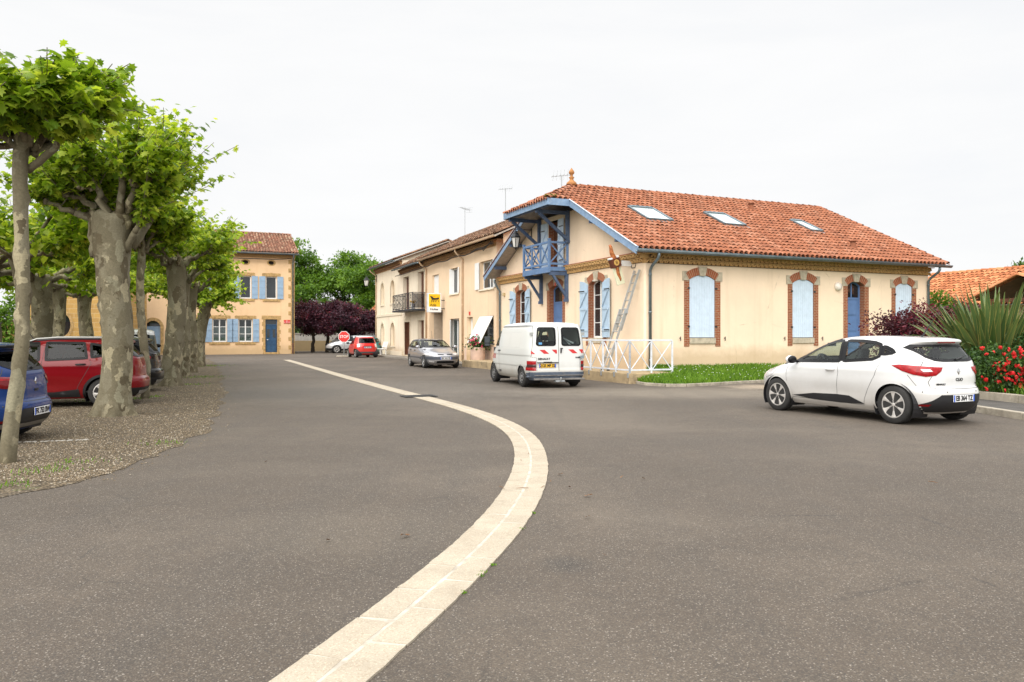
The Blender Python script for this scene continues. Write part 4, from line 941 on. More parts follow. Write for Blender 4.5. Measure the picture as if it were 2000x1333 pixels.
g = MB(); pts = [(-12.6,-.32,5.86)]+[(-12+i*1.0,-.30,5.92-.06*math.sin(i*1.7)) for i in range(12)]+[(-.6,-.3,6.0),(-.3,-.25,6.12),(.2,-.3,6.05)]
g.tube(pts, .028, 6); g.tube([(x+.2,y-.03,z+.05) for x,y,z in pts[-6:]], .022, 6); g.tube([(-1.2,-.3,6.0),(-.9,-.36,5.82),(-.5,-.34,5.95)], .02, 6); g.obj('cable', BLACK, h3, smooth=True)
# -- balcony house
h2 = thing('balcony_house', 'narrow pale house with brown doors and an iron balcony over the street', 'house', at_row(-12.2), RA)
OP = [(-5.65,-4.2,3.3,5.67), (-1.9,-.5,3.3,5.75)]; OG = [(-5.4,-4.0,.2,2.5), (-1.9,-.5,.15,2.55)]
box_house(h2, -6.1, -.02, 6.3, 9, [rect(*o) for o in OP+OG], WALL_PALE)
groof(h2, WALL_PALE, -6.6, 0, 6.30, 8.72, 4.5, TILE_OLD)
for i, (a, b, z0_, z1_) in enumerate(OP+OG):
    d = sub('balcony_door' if i < 2 else 'street_door', h2); g = MB()
    w = (b-a)/2
    g.box(a,.22,z0_,a+w-.01,.27,z1_); 
    if i != 2: g.box(a+w+.01,.22,z0_,b,.27,z1_)
    else: g.box(a, .0, z0_, a+.05, .5, z1_)
    for k_ in (0, 1): u = a+k_*w; g.box(u+.1,.205,z0_+1.1,u+w-.1,.222,z1_-.12) if not (i == 2 and k_) else None
    g.obj('door_leaf', BROWN_WOOD, d, bevel=.006)
    if i == 2: g = MB(); g.box(a,.6,z0_,b,.62,z1_); g.obj('dark_hall', ROOM_DARK, d)
    g = MB(); t = .2
    g.box(a-t,-.025,z0_,a,0,z1_+t); g.box(b,-.025,z0_,b+t,0,z1_+t); g.box(a,-.025,z1_,b,0,z1_+t); g.obj('surround', mat('pale_surround', (.66,.58,.44), .9, var=.06), d, bevel=.01)
bb = sub('balcony', h2); g = MB(); g.box(-5.3,-.92,3.16,-.15,0,3.28); g.obj('slab', DARK_IRON, bb, bevel=.02)
g = MB(); X0, X1, Y0, Z0, Z1 = -5.25, -.2, -.87, 3.36, 4.32
for z in (Z0, Z1): g.beam((X0,Y0,z),(X1,Y0,z),.035,.04); g.beam((X0,Y0,z),(X0,0,z),.035,.04); g.beam((X1,Y0,z),(X1,0,z),.035,.04)
n = 6
for i in range(n+1):
    x = X0+(X1-X0)*i/n; g.box(x-.022,Y0-.022,3.28,x+.022,Y0+.022,Z1)
    if i < n:
        x2 = X0+(X1-X0)*(i+1)/n; m_ = (x+x2)/2; d = .12
        for k_ in (-1, 1): g.beam((m_+k_*.16,Y0,Z0),(m_+k_*.16,Y0,Z1),.018,.018)
        for k_ in range(2):
            za, zb = Z0+(Z1-Z0)*k_/2, Z0+(Z1-Z0)*(k_+1)/2
            g.beam((m_-.16,Y0,za),(m_+.16,Y0,zb),.016,.016); g.beam((m_+.16,Y0,za),(m_-.16,Y0,zb),.016,.016)
for x in (X0, X1): g.beam((x,Y0,Z0),(x,0,Z1),.02,.02); g.beam((x,Y0,Z1),(x,0,Z0),.02,.02)
g.obj('railing', DARK_IRON, bb)
g = MB(); g.box(X1-.06,Y0+.05,Z0,X1-.05,-.05,Z1-.05); g.obj('mesh_screen', glassmat('grey_mesh', (.5,.5,.52), .4), bb)
g = MB(); genoise(g, -6.4, -.05, 5.92, rows=2, pitch=.24, out=.12, h=.12, r=.085); g.obj('cornice', [mat('dark_cornice', (.25,.14,.075), .9, var=.35, scale=9), CORNICE], h2)
g = MB(); gutter(g, (-6.7,-.58,6.25), (-.05,-.58,6.25), .08); g.obj('gutter', ZINC, h2, smooth=True)
g = MB(); g.tube([(-6.4,-.42,5.80),(-4,-.42,5.78),(-2,-.40,5.84),(0,-.35,5.86)], .025, 6); g.obj('cable', BLACK, h2)
# -- arched niche house
h1 = thing('arched_house', 'pale corner house with tall blind arched niches on two floors', 'house', at_row(-18.3), RA)
NI = [(-6.55,-5.5), (-3.35,-2.15)]; hs_ = []
for a, b in NI: hs_ += [arch(a, b, 3.98, 5.20, .5), arch(a, b, .80, 2.05, .48)]
g = MB(); wallpanel(g, [(-8.2,0),(0,0),(0,6.95),(-8.2,6.95)], hs_)
for hh in hs_: reveals(g, hh, .22)
g.add([(-8.2,0,0),(-8.2,9,0),(-8.2,9,6.95),(-8.2,0,6.95)], [(0,1,2,3)]); g.add([(0,0,0),(0,9,0),(0,9,6.95),(0,0,6.95)], [(0,1,2,3)]); g.obj('wall', WALL_PALE, h1, recalc=False)
groof(h1, WALL_PALE, -8.6, .15, 7.0, 8.5, 3.4, TILE_OLD)
SUR = mat('cream_surround', (.66,.58,.44), .9, var=.06)
for a, b in NI:
    for z0_, zs_, rs in ((3.98, 5.20, .5), (.80, 2.05, .48)):
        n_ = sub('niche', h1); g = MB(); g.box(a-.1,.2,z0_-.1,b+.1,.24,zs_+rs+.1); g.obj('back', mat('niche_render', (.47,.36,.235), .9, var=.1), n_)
        A = arch(a, b, z0_, zs_, rs); B = arch(a-.17, b+.17, z0_, zs_, rs+.17); n = len(A); g = MB()
        vs = [(u,-.03,z) for u,z in A]+[(u,-.03,z) for u,z in B]+[(u,0,z) for u,z in B]+[(u,.0,z) for u,z in A]
        g.add(vs, [(i, i+1, n+i+1, n+i) for i in list(range(1, n-1))]+[(0, n-1, 2*n-1, n)]+[(n+i, n+i+1, 2*n+i+1, 2*n+i) for i in range(1, n-1)]+[(i, 3*n+i, 3*n+i+1, i+1) for i in range(1, n-1)])
        g.box(a-.17,-.06,z0_-.12,b+.17,.2,z0_-.002); g.box(a-.12,-.02,z0_-.75,a,.0,z0_-.12) if z0_ > 3 else None; g.box(b,-.02,z0_-.75,b+.12,.0,z0_-.12) if z0_ > 3 else None
        g.obj('surround', SUR, n_)
g = MB(); g.box(-8.2,-.05,3.02,0,0,3.22); g.obj('string_course', SUR, h1, bevel=.015); g = MB(); g.box(-8.2,-.03,.1,0,0,.42); g.obj('plinth', SUR, h1, bevel=.01)
g = MB(); genoise(g, -8.3, -.05, 6.55, rows=2, pitch=.24, out=.12, h=.14, r=.085); g.obj('cornice', [mat('dark_brown_cornice', (.27,.15,.08), .9, var=.35, scale=9), CORNICE], h1)  # cornice in its own dark brown
g = MB(); gutter(g, (-8.8,-.58,6.95), (-.2,-.58,6.95), .08); g.obj('gutter', ZINC, h1, smooth=True); downpipe('downpipe', h1, LT, -8.05, 6.9, .1, .55, BEIGE_PIPE)
# -- far ochre house facing the square
OA = Vector((-18.64, 65.8, 0))
ho = thing('ochre_house', 'ochre three bay house with blue shutters and navy door at the road end', 'house', OA, HA)
cols_ = [-1.90, -3.97, -6.0, -8.1, -12.5]; WUo = [(c-.45, c+.45, 4.66, 6.56) for c in cols_]; WDo = [(c-.55, c+.55, 1.03, 2.95) for c in (-3.97, -6.0, -8.1, -12.5)]
DO = (-2.38, -1.42, .15, 2.93); DO2 = (-11.5, -10.45, .15, 2.3)
OV = [[(c+.24*math.cos(t*PI/8), 7.72+.17*math.sin(t*PI/8)) for t in range(16)] for c in (-1.9, -3.97, -6.0, -8.1)]
g = MB(); hs_ = [rect(*o) for o in WUo+WDo+[DO]]+[arch(*DO2, .45)]+OV; wallpanel(g, [(-17,0),(0,0),(0,8.5),(-17,8.5)], hs_)
for hh in hs_: reveals(g, hh, .25)
g.add([(0,0,0),(0,9,0),(0,9,8.5),(0,4.5,10.5),(0,0,8.5)], [(0,1,2,3,4)]); g.add([(-17,0,0),(-17,9,0),(-17,9,8.5),(-17,4.5,10.5),(-17,0,8.5)], [(0,1,2,3,4)]); g.obj('wall', WALL_OCHRE, ho, recalc=False)
groof(ho, WALL_OCHRE, -17.3, .3, 8.55, 10.72, 4.5, TILE_FAR, pitch=.25)
for i, (a, b, z0_, z1_) in enumerate(WUo+WDo):
    wn = sub('window', ho); up = i < len(WUo)
    casement(wn, Matrix.Translation((a,.16,z0_)), b-a, z1_-z0_, cols=1 if up else 2, rowsn=1 if up else 3, pane=PANE_DARK if up else PANE, fr=.08, bar=.04, curtain=None if up else .68)
    for s in (-1, 1): 
        if i == 4: continue
        w = .5; shutter(wn, Matrix.Translation((a-w-.03 if s < 0 else b+.03, -.03, z0_)), w, z1_-z0_, BLUE_MID, hinge_left=(s < 0), brace=False, metal=False)
        g = MB(); x = a-w-.03 if s < 0 else b+.03
        for z in (z0_+.4, z0_+(z1_-z0_)*.52, z1_-.4): g.box(x+.02,-.085,z-.04,x+w-.02,-.066,z+.04)
        g.obj('shutter_rail', BLUE_MID, wn)
    g = MB(); g.box(a-.22,-.02,z1_,b+.22,.0,z1_+.28); g.box(a-.25,-.06,z0_-.22,b+.25,.16,z0_)
    for k_ in range(5): u = a-.2+(b-a+.4)*k_/4; g.box(u-.10,-.028,z1_+.02+.02*(k_%2),u+.10,-.02,z1_+.26+.05*(k_ == 2))
    g.obj('stone_surround', STONE_OCHRE, wn, bevel=.012)
dn = sub('front_door', ho); a, b, z0_, z1_ = DO
g = MB(); g.box(a,.14,z0_,b,.2,z0_+2.25); g.box(a,.12,z0_+2.25,b,.2,z0_+2.36); g.box(a,.14,z0_,a+.07,.19,z1_); g.box(b-.07,.14,z0_,b,.19,z1_); g.box(a,.14,z1_-.07,b,.19,z1_); g.box(a+.46,.12,z0_,b-.46,.14,z0_+2.25)
for u in (a+.10, a+.56): g.box(u,.125,z0_+.1,u+.3,.142,z0_+.55); g.box(u,.125,z0_+.62,u+.3,.142,z0_+1.1)
g.obj('door_leaf', NAVY_DOOR, dn, bevel=.01)
g = MB(); g.box(a+.13,.128,z0_+1.25,a+.36,.145,z0_+1.95); g.box(a+.6,.128,z0_+1.25,a+.83,.145,z0_+1.95); g.box(a+.07,.15,z0_+2.36,b-.07,.16,z1_-.07); g.obj('pane', PANE_DARK, dn)
g = MB()
for s, ue in ((-1, a), (1, b)):
    for i in range(9): z = z0_+i*.335-.1; w = .18+.10*(i%2); g.box(min(ue, ue+s*w),-.02,z,max(ue, ue+s*w),.0,z+.325)
g.box(a-.3,-.025,z1_,b+.3,0,z1_+.32); g.box(a-.15,-.4,0,b+.15,.14,.15); g.obj('stone_surround', STONE_OCHRE, dn, bevel=.012)
g = MB(); g.tube([(a+.12,.12,z0_+1.05),(a+.12,.05,z0_+1.05),(a+.22,.05,z0_+1.05)], .02, 6); g.obj('handle', CHROME, dn)
dn = sub('side_door', ho); a, b, z0_, z1_ = DO2; g = MB(); g.box(a,.2,z0_,b,.25,z1_); g.box(a+.5,.18,z0_,a+.55,.2,z1_); g.obj('door_leaf', BLUE_MID, dn, bevel=.01)
g = MB(); g.box(a,.22,z1_,b,.24,z1_+.5); g.obj('pane', PANE_DARK, dn); g = MB(); A = arch(a,b,z0_,z1_,.45); B = arch(a-.25,b+.25,z0_,z1_,.70); n = len(A)
g.add([(u,-.025,z) for u,z in A]+[(u,-.025,z) for u,z in B]+[(u,0,z) for u,z in B], [(i,i+1,n+i+1,n+i) for i in range(1,n-1)]+[(0,n-1,2*n-1,n)]+[(n+i,n+i+1,2*n+i+1,2*n+i) for i in range(1,n-1)]); g.obj('stone_surround', STONE_OCHRE, dn)
g = MB()
for o in OV:
    c = (o[0][0]+o[8][0])/2; vs = [(c+(u-c)*s,-.02,7.72+(z-7.72)*s) for s in (1, 1.5) for u, z in o]; g.add(vs, [(i,(i+1)%16,16+(i+1)%16,16+i) for i in range(16)])
g.obj('attic_surround', STONE_OCHRE, ho); g = MB(); g.box(-17,.24,7.5,0,.26,7.95); g.obj('attic_opening', ROOM_DARK, ho)
g = MB()
for i in range(23):
    w = .50 if i%2 else .30; z = i*.365; g.box(-w,-.02,z+.01,.02,.0,z+.355); g.box(.0,-.02,z+.01,.02,.6-w+.2,z+.355)
g.obj('quoin', STONE_OCHRE, ho, bevel=.015)
g = MB(); genoise(g, -17, .05, 8.12, rows=2, pitch=.25, out=.12, h=.13, r=.09); g.obj('cornice', [mat('ochre_house_cornice', (.42,.26,.12), .9, var=.3, scale=8), CORNICE], ho)
g = MB(); gutter(g, (-17.3,-.58,8.47), (.35,-.58,8.47), .09); g.obj('gutter', ZINC, ho, smooth=True); downpipe('downpipe', ho, LT, -.14, 8.4, .9, .55, ZINC, r=.06)
g = MB(); g.tube([(-.14,-.07,.95),(-.14,-.07,.05)], .075, 10); g.obj('pipe_foot', mat('rusty_pipe', (.10,.045,.03), .8, var=.4), ho); g = MB(); g.tube([(-17,-.3,7.98),(-9,-.3,7.96),(-1.5,-.3,8.0),(-.3,-.4,8.1)], .035, 6); g.obj('cable', BLACK, ho)
sg = thing('street_sign', 'small red street name plate on the corner of the ochre house', 'street sign', HM.to_3x3() @ Vector((-.62,-.02,2.75))+OA, HA); g = MB(); g.box(-.26,-.03,-.14,.26,0,.14); g.obj('plate', RED_SIGN, sg, bevel=.01)
text('lettering', 'RUE\nDU CENTRE', .10, SIGN_WHITE, sg, face_m((0,-.033,0), (1,0,0), (0,0,1)))
# ------------------------------------------------------------------ foliage
def nrm(a): return a/np.maximum(1e-6, np.linalg.norm(a, axis=1, keepdims=True))
def leaf_cloud(name, P, D, N, S, tv, tf, m, parent, attr=None):
    P = np.asarray(P); n = len(P); D = nrm(np.asarray(D)); N = np.asarray(N); B = nrm(np.cross(N, D)); N = np.cross(D, B); k_ = len(tv)
    V = P[:,None,:]+S[:,None,None]*(tv[None,:,0:1]*D[:,None]+tv[None,:,1:2]*B[:,None]+tv[None,:,2:3]*N[:,None])
    Fc = (np.arange(n)[:,None,None]*k_+tf[None]).reshape(-1, tf.shape[1])
    r = RNG.random(n) if attr is None else attr
    return np_mesh(name, V.reshape(-1,3), Fc, m, parent, attr=np.repeat(r, len(tf)))
def lobed():
    h = [(0,0),(-.10,.26),(.14,.24),(.20,.52),(.42,.26),(.60,.36),(.68,.13),(1.0,0)]
    o = h+[(x,-y) for x, y in h[-2:0:-1]]; pts = [(.36,0,.03)]+[(x,y,-.16*abs(y)-.16*x*x) for x, y in o]; n = len(o)
    return np.array(pts), np.array([(0, i+1, (i+1)%n+1) for i in range(n)])
LOBE_V, LOBE_F = lobed()
MID_V = np.array([(0,0,0),(.2,.42,-.06),(.55,.30,-.08),(1,0,-.16),(.55,-.30,-.08),(.2,-.42,-.06)]); MID_F = np.array([(0,1,2),(0,2,3),(0,3,4),(0,4,5)])
OV_V = np.array([(0,0,0),(.45,.27,-.04),(1,0,-.1),(.45,-.27,-.04)]); OV_F = np.array([(0,1,2),(0,2,3)])
def trunk_mesh(g, base, top, r0, r1, seed, flare=.6, n=26, rings=46, knob=.10, bend=.06, funnel=0):
    base = Vector(base); top = Vector(top); H = (top-base).length; vs = []; rnd = random.Random(seed)
    kn = [(rnd.random()*6.28, rnd.random()*H, rnd.uniform(.5, 1.2)) for _ in range(int(14*H/3.5))]
    off = Vector((seed*3.1, seed*1.7, 0)); ph = rnd.random()*6
    for i in range(rings+1):
        t = i/rings; z = t*H; c = base.lerp(top, t)+Vector((bend*math.sin(t*5+ph), bend*math.cos(t*4+ph), 0))*min(1, t*3)
        r = r0+(r1-r0)*t+.14*r1*max(0, (t-.82)/.18)+funnel*r1*max(0, (t-.55)/.45)**1.6
        for k_ in range(n):
            a = 2*PI*k_/n; fl = flare*r0*math.exp(-z/(.30*max(.5, r0/.3)))*(1+.55*math.cos(5*a+ph)+.3*math.cos(3*a+ph*2))
            d = Vector((math.cos(a), math.sin(a), 0)); rr = r+fl+r*.17*noise.noise(d*1.1+off+Vector((0,0,z*.8)))+r*.11*noise.noise(d*3+off+Vector((0,0,z*3)))
            for ka, kz, ks in kn:
                da = (a-ka+PI)%(2*PI)-PI; q = (da*r/.06)**2+((z-kz)/.06)**2
                if q < 9: rr += knob*.55*ks*math.exp(-q)
            vs.append(c+d*rr)
    last = vs[-n:]; ctr = sum(last, Vector())/n; rt = (last[0]-ctr).length
    for q, u in ((.93, .16), (.80, .28), (.58, .36), (.30, .40)):           # lumpy pollard head closes the trunk
        for p in last: d = p-ctr; vs.append(ctr+d*q+Vector((0, 0, rt*u*(1+.5*noise.noise(d*4+off))))+d*.22*noise.noise(d*5+off+Vector((0,0,q*3))))
    rings += 4
    g.add(vs, [(i*n+k_, i*n+(k_+1)%n, (i+1)*n+(k_+1)%n, (i+1)*n+k_) for i in range(rings) for k_ in range(n)]+[tuple(range(rings*n, rings*n+n))])
def limb(g, p, q, r0, r1, seed, n=9, kink=.10):
    rnd = random.Random(seed); p = Vector(p); q = Vector(q); L = (q-p).length; m = max(5, int(L/.14)); pts = []; rad = []
    for i in range(m+1):
        t = i/m; j = Vector((noise.noise(Vector((seed, t*4, 0))), noise.noise(Vector((seed, t*4, 5))), noise.noise(Vector((seed, t*4, 9)))))*kink*L*(math.sin(PI*min(1, t*1.2))**.5 if t < .83 else .4)
        pts.append(p.lerp(q, t)+j); rad.append((r0+(r1-r0)*t)*(1+.18*noise.noise(Vector((seed*2, t*9, 1)))))
    g.tube(pts, rad, n); return pts[-1], (pts[-1]-pts[-2]).normalized()
def knuckle(g, p, r, seed):
    rnd = random.Random(seed)
    for _ in range(3): g.ball(p+Vector((rnd.uniform(-.5,.5), rnd.uniform(-.5,.5), rnd.uniform(-.3,.4)))*r, r*rnd.uniform(.6, 1.05), r*rnd.uniform(.6, 1), r*rnd.uniform(.6, 1), 5)
def shoots(knots, ns, nl, l0, l1, s0, s1, rnd, up=(.1, 1.0)):
    P = []; D = []; N = []; S = []; tw = []
    for p, d, wgt in knots:
        for _ in range(max(1, int(ns*wgt))):
            v = Vector((d.x, d.y, 0))*rnd.uniform(.0, 1.0)+Vector((rnd.gauss(0, .55), rnd.gauss(0, .55), rnd.uniform(*up))); v.normalize(); L = rnd.uniform(l0, l1)
            tip = p+v*L+Vector((0, 0, -.06*L)); tw.append((p.copy(), tip))
            for i in range(nl):
                t = .12+.9*(i+rnd.random()*.6)/nl; q = p+v*L*t+Vector((rnd.gauss(0,.035), rnd.gauss(0,.035), rnd.gauss(0,.03)-.06*L*t*t))
                a = rnd.random()*6.28; o = Vector((math.cos(a), math.sin(a), rnd.uniform(-1.5, -.1)))+v*.3
                nn = Vector((rnd.gauss(0,.4)+o.x*.9, rnd.gauss(0,.4)+o.y*.9, 1.0))
                P.append(q); D.append(o); N.append(nn); S.append(rnd.uniform(s0, s1)*(.72 if t > .93 else 1))
    return np.array([tuple(x) for x in P]), np.array([tuple(x) for x in D]), np.array([tuple(x) for x in N]), np.array(S), tw
def plane_tree(base, label, seed, r0, r1, fork, lean=(0, 0), crown=1.5, nlimb=7, ns=8, nl=10, leaf=(.12, .20), up=(.05, 1.0), funnel=0, group='pollarded plane trees in the gravel car park', near=True, flare=.6, top=1.0, big=None, rise=(.15, .75), knob=.1):
    rnd = random.Random(seed); t = thing('plane_tree', label, 'tree', base, 0, group); g = MB(); tp = Vector((lean[0], lean[1], fork))
    trunk_mesh(g, (0,0,-.05), tp, r0, r1, seed, flare, knob=knob, n=26 if near else 16, rings=46 if near else 26, funnel=funnel); kn = []
    if big:
        for i, (a, b, c, ra, rb) in enumerate(big):
            e, d = limb(g, tp+Vector(a), tp+Vector(b), ra, rb, seed*7+i, 12, .06); e2, d2 = limb(g, e, tp+Vector(c), rb, rb*.6, seed*9+i, 10, .10); knuckle(g, e2, rb*1.1, seed+i); kn.append((e2, d2, 1.5)); kn.append((e.lerp(e2, .5), d2, .8))
    a0 = rnd.random()*6.28; r1 *= 1+funnel*.6
    for i in range(nlimb):
        a = a0+2*PI*i/nlimb+rnd.uniform(-.3, .3); L = crown*rnd.uniform(.75, 1.05); st = tp+Vector((math.cos(a)*r1*.7, math.sin(a)*r1*.7, rnd.uniform(-.25, .02)))
        e, d = limb(g, st, st+Vector((math.cos(a)*L*.55, math.sin(a)*L*.55, rnd.uniform(*rise)*.6)), max(.045, min(.085, r1*.31)), max(.034, min(.06, r1*.2)), seed*31+i, kink=.22)
        for j in range(2 if near else 1):
            b = a+rnd.uniform(-.7, .7); e2, d2 = limb(g, e, e+Vector((math.cos(b)*L*.5, math.sin(b)*L*.5, rnd.uniform(-.05, .4))), max(.03, min(.05, r1*.17)), .022, seed*57+i*3+j, kink=.28)
            knuckle(g, e2, .058, seed+i*9+j); kn.append((e2, d2, 1.0)); kn.append((e.lerp(e2, .55), d2, .6))
        knuckle(g, e, .07, seed*3+i); kn.append((e, d, .7))
    P, D, N, S, tw = shoots(kn, ns, nl, .3*top, .95*top, leaf[0], leaf[1], rnd, up)
    for p, q in tw[::2 if near else 5]: g.tube([p, p.lerp(q, .5)+Vector((0,0,.02)), q], [.011, .008, .005], 4, cap=False)
    g.obj('trunk', BARK, t, smooth=True)
    leaf_cloud('crown', P, D, N, S, LOBE_V if near else MID_V, LOBE_F if near else MID_F, LEAF_PLANE, t); return t
V3 = Vector
plane_tree(gp(14, 905), 'thin mottled plane tree at the left edge of the photo, nearest of all', 11, .084, .072, 3.95, (.14, .2), .62, 7, 16, 12, (.12, .205), flare=.12, top=.85, up=(.0, 1.1), knob=.07, rise=(.15, .8),
    big=[((-.03,0,-.42),(.32,.0,-.14),(.48,-.05,.12),.05,.042), ((-.03,0,-.1),(-.4,-.1,-.15),(-.7,.0,.2),.05,.04)])
plane_tree(gp(222, 812), 'thickest plane tree with flared roots beside the dark red car', 12, .262, .275, 3.75, (.02, .1), .72, 9, 11, 15, (.115, .19), flare=.6, funnel=.45, top=1.95, up=(.35, 2.2), rise=(.6, 1.6),
    big=[((-.30,-.08,-.70),(-.42,-.05,-.05),(-.2,-.15,.35),.17,.11), ((.22,.0,-.5),(.55,.05,-.02),(.72,.0,.35),.15,.10), ((.2,-.1,-.6),(.45,-.25,-.28),(.62,-.2,.05),.08,.055), ((-.2,0,-.1),(-.7,-.2,.1),(-1.2,-.3,.3),.09,.06)])
plane_tree(gp(284, 779), 'slender young plane trunk between the dark red car and the black car', 13, .100, .085, 3.7, (-.14, .15), .52, 7, 14, 17, (.12, .19), flare=.12, top=1.5, knob=.07, up=(.25, 1.8), rise=(.4, 1.1))
plane_tree(gp(333, 754), 'stout plane tree standing beside the rear of the black car', 14, .265, .25, 3.8, (.12, .2), 1.15, 8, 11, 14, (.12, .19), flare=.5, top=1.6, up=(.1, 1.5), rise=(.3, 1.0))
plane_tree(gp(354, 737), 'plane tree with knobbly trunk, second beyond the black car', 15, .25, .24, 3.7, (.05, .2), 1.15, 8, 12, 14, (.12, .2), flare=.45, top=1.6, up=(-.1, 1.4), rise=(.3, 1.0))
plane_tree(gp(369, 728), 'plane tree close before the last one of the front row', 16, .25, .24, 3.6, (.1, .2), 1.1, 8, 15, 11, (.13, .2), near=False, flare=.4, top=1.5, up=(-.2, 1.4), rise=(.3, 1.0))
plane_tree(gp(387, 716), 'last plane tree of the front row, in front of the ochre house', 17, .27, .26, 3.2, (.35, .0), 1.1, 8, 20, 11, (.14, .22), near=False, flare=.4, top=1.3, up=(-.4, 1.3))
for i, (x, y, r, fk, lb) in enumerate(((-10.9, 17.0, .12, 3.3, 'thin plane tree of the back row behind the blue car'), (-14.3, 23.0, .31, 3.25, 'broad plane tree of the back row by the white car'), (-16.9, 28.6, .27, 3.3, 'plane tree of the back row standing before the round window'),
        (-18.2, 33.0, .28, 3.4, 'plane tree of the back row beside the grey pipe of the stone building'), (-17.0, 39.0, .27, 3.5, 'plane tree of the back row before the arched blue door'), (-13.3, 19.4, .26, 3.3, 'plane tree of the back row at the far left edge'))):
    plane_tree((x, y, 0), lb, 31+i, r, r*.92, fk, (random.uniform(-.2,.2), .1), 2.0, 9, 22, 13, (.14, .22), near=False, flare=.4, rise=(.1, 1.5), top=1.7, up=(-.1, 1.4))
def bushy(name, label, cat, base, lobes, nl, leaf, m, group=None, trunk=None, clump=90, cs=.55, bark=BARK_DARK, tv=OV_V, tf=OV_F, upn=.7, limbs=None):
    """lobes: (cx,cy,cz,rx,ry,rz,weight); leaves gather in clumps spread through the lobes' outer volume"""
    t = thing(name, label, cat, base, 0, group); W = np.array([l[6] for l in lobes], float); W /= W.sum(); P = []; D = []; A = []
    for l, w in zip(lobes, W):
        for _ in range(max(1, int(nl*w/clump))):
            v = RNG.normal(size=3); v /= np.linalg.norm(v); rr = RNG.uniform(.45, 1.0)**.6; c = np.array(l[:3])+v*np.array(l[3:6])*rr; a = RNG.normal(.5, .2)
            q = RNG.normal(size=(clump, 3))*np.array([cs, cs, cs*.55]); P.append(c+q); D.append(v*.8+RNG.normal(size=(clump, 3))*.7+np.array([0,0,-.2])); A.append(np.clip(a+RNG.normal(size=clump)*.16, 0, 1))
    P = np.concatenate(P); D = np.concatenate(D); A = np.concatenate(A); n = len(P); N = RNG.normal(size=(n, 3))*.55+np.array([0,0,upn])
    g = MB()
    for i, (p, q, r0, r1) in enumerate(trunk or []): limb(g, p, q, r0, r1, i+len(label)%50, 8, .08)
    if g.f: g.obj('trunk', bark, t, smooth=True)
    leaf_cloud('crown', P, D, N, RNG.uniform(leaf[0], leaf[1], n), tv, tf, m, t, attr=A); return t
def tall_tree(x, y, h, r, lb, m=LEAF_GREEN, n=14000, s=1):
    lobes = []; rnd = random.Random(int(x*7+y*3)); tr = [((0,0,-.1), (.2,0,h*.45), .32, .22)]
    for i in range(11):
        a = rnd.random()*6.28; q = rnd.uniform(.15, .95); z = h*rnd.uniform(.38, .93); f = (1-((z/h-.55)/.55)**2)**.5*.8; p = (math.cos(a)*r*q*f, math.sin(a)*r*q*f, z); k_ = r*rnd.uniform(.28, .46); lobes.append((*p, k_, k_, k_*.75, k_**2)); tr.append(((.1,0,h*rnd.uniform(.25,.45)), p, .12, .03))
    lobes.append((0, 0, h*.93, r*.35, r*.35, h*.09, .5*r))
    return bushy('broadleaf_tree', lb, 'tree', (x, y, 0), lobes, n, (.22*s, .46*s), m, 'tall trees behind the wall at the road end', tr, 70, .42*s)
tall_tree(-25.6, 92, 12.6, 5.0, 'tall green tree just right of the ochre house corner'); tall_tree(-20.6, 96, 11.6, 4.6, 'tall green tree behind the purple plum trees')
tall_tree(-16.6, 90, 9.8, 4.3, 'lower green tree behind the hanging lantern'); tall_tree(-30, 99, 10, 5, 'green tree half hidden behind the ochre house', n=8000); tall_tree(-12.5, 104, 11.3, 4.2, 'feathery pale green tree showing above the arched house', n=9000)
def plum(x, y, h, r, lb, tr):
    rnd = random.Random(int(x*11)); lobes = []
    for i in range(9):
        a = rnd.random()*6.28; q = rnd.uniform(.2, .9); z = h*rnd.uniform(.48, .86); k_ = r*rnd.uniform(.3, .45); lobes.append((math.cos(a)*r*q, math.sin(a)*r*q, z, k_*1.1, k_*1.1, k_*.8, k_**2))
    return bushy('plum_tree', lb, 'tree', (x, y, 0), lobes, 13000, (.13, .27), LEAF_PLUM, 'purple leaved plum trees at the road end', [((0,0,-.1), (.1,0,h*.4), .19, .13)]+[((.1,0,h*.33), l[:3], .08, .03) for l in lobes[:6]], 60, .26)
plum(-18.7, 72, 4.6, 2.2, 'purple plum tree nearest the ochre house', 0); plum(-17.5, 72.6, 5.1, 2.0, 'tallest purple plum tree, second from the ochre house', 0); plum(-16.0, 71.0, 4.9, 2.5, 'purple plum tree behind the stop sign', 0); plum(-14.3, 73.0, 3.9, 1.9, 'small low purple plum tree beside the arched house', 0)
# right-hand planting
lo = [(0,0,1.5,1.0,.7,.5,1), (-.9,0,1.45,.6,.5,.4,.8), (1.0,0,1.7,.6,.5,.4,.8), (0,0,.9,.8,.7,.55,1), (-.5,.1,1.35,.55,.5,.45,.8), (.55,.0,1.5,.6,.5,.45,.9), (.1,.1,1.75,.5,.5,.4,.7), (-1.0,0,.8,.5,.5,.4,.5), (1.1,.2,1.2,.5,.5,.5,.6), (-.2,-.2,1.1,.9,.6,.6,1)]
b = bushy('maroon_shrub', 'arching maroon leaved shrub in front of the last shuttered window', 'shrub', (11.35, 21.2, .25), lo, 13000, (.06, .12), LEAF_FRINGE, None, [((random.uniform(-.2,.2),0,-.1), l[:3], .03, .012) for l in lo], 55, .16)
P = []; D = []
for i in range(90):
    a = random.random()*6.28; e = Vector((math.cos(a)*1.25, math.sin(a)*.9, random.uniform(.5, 1.0))).normalized(); st = Vector((random.uniform(-.6,.6), 0, 1.0)); L = random.uniform(.8, 1.25)
    for j in range(12): t = .5+.5*j/12; p = st+e*L*t+Vector((0,0,-.10*t*t)); P.append(tuple(p)); D.append((random.gauss(0,1), random.gauss(0,1), .3))
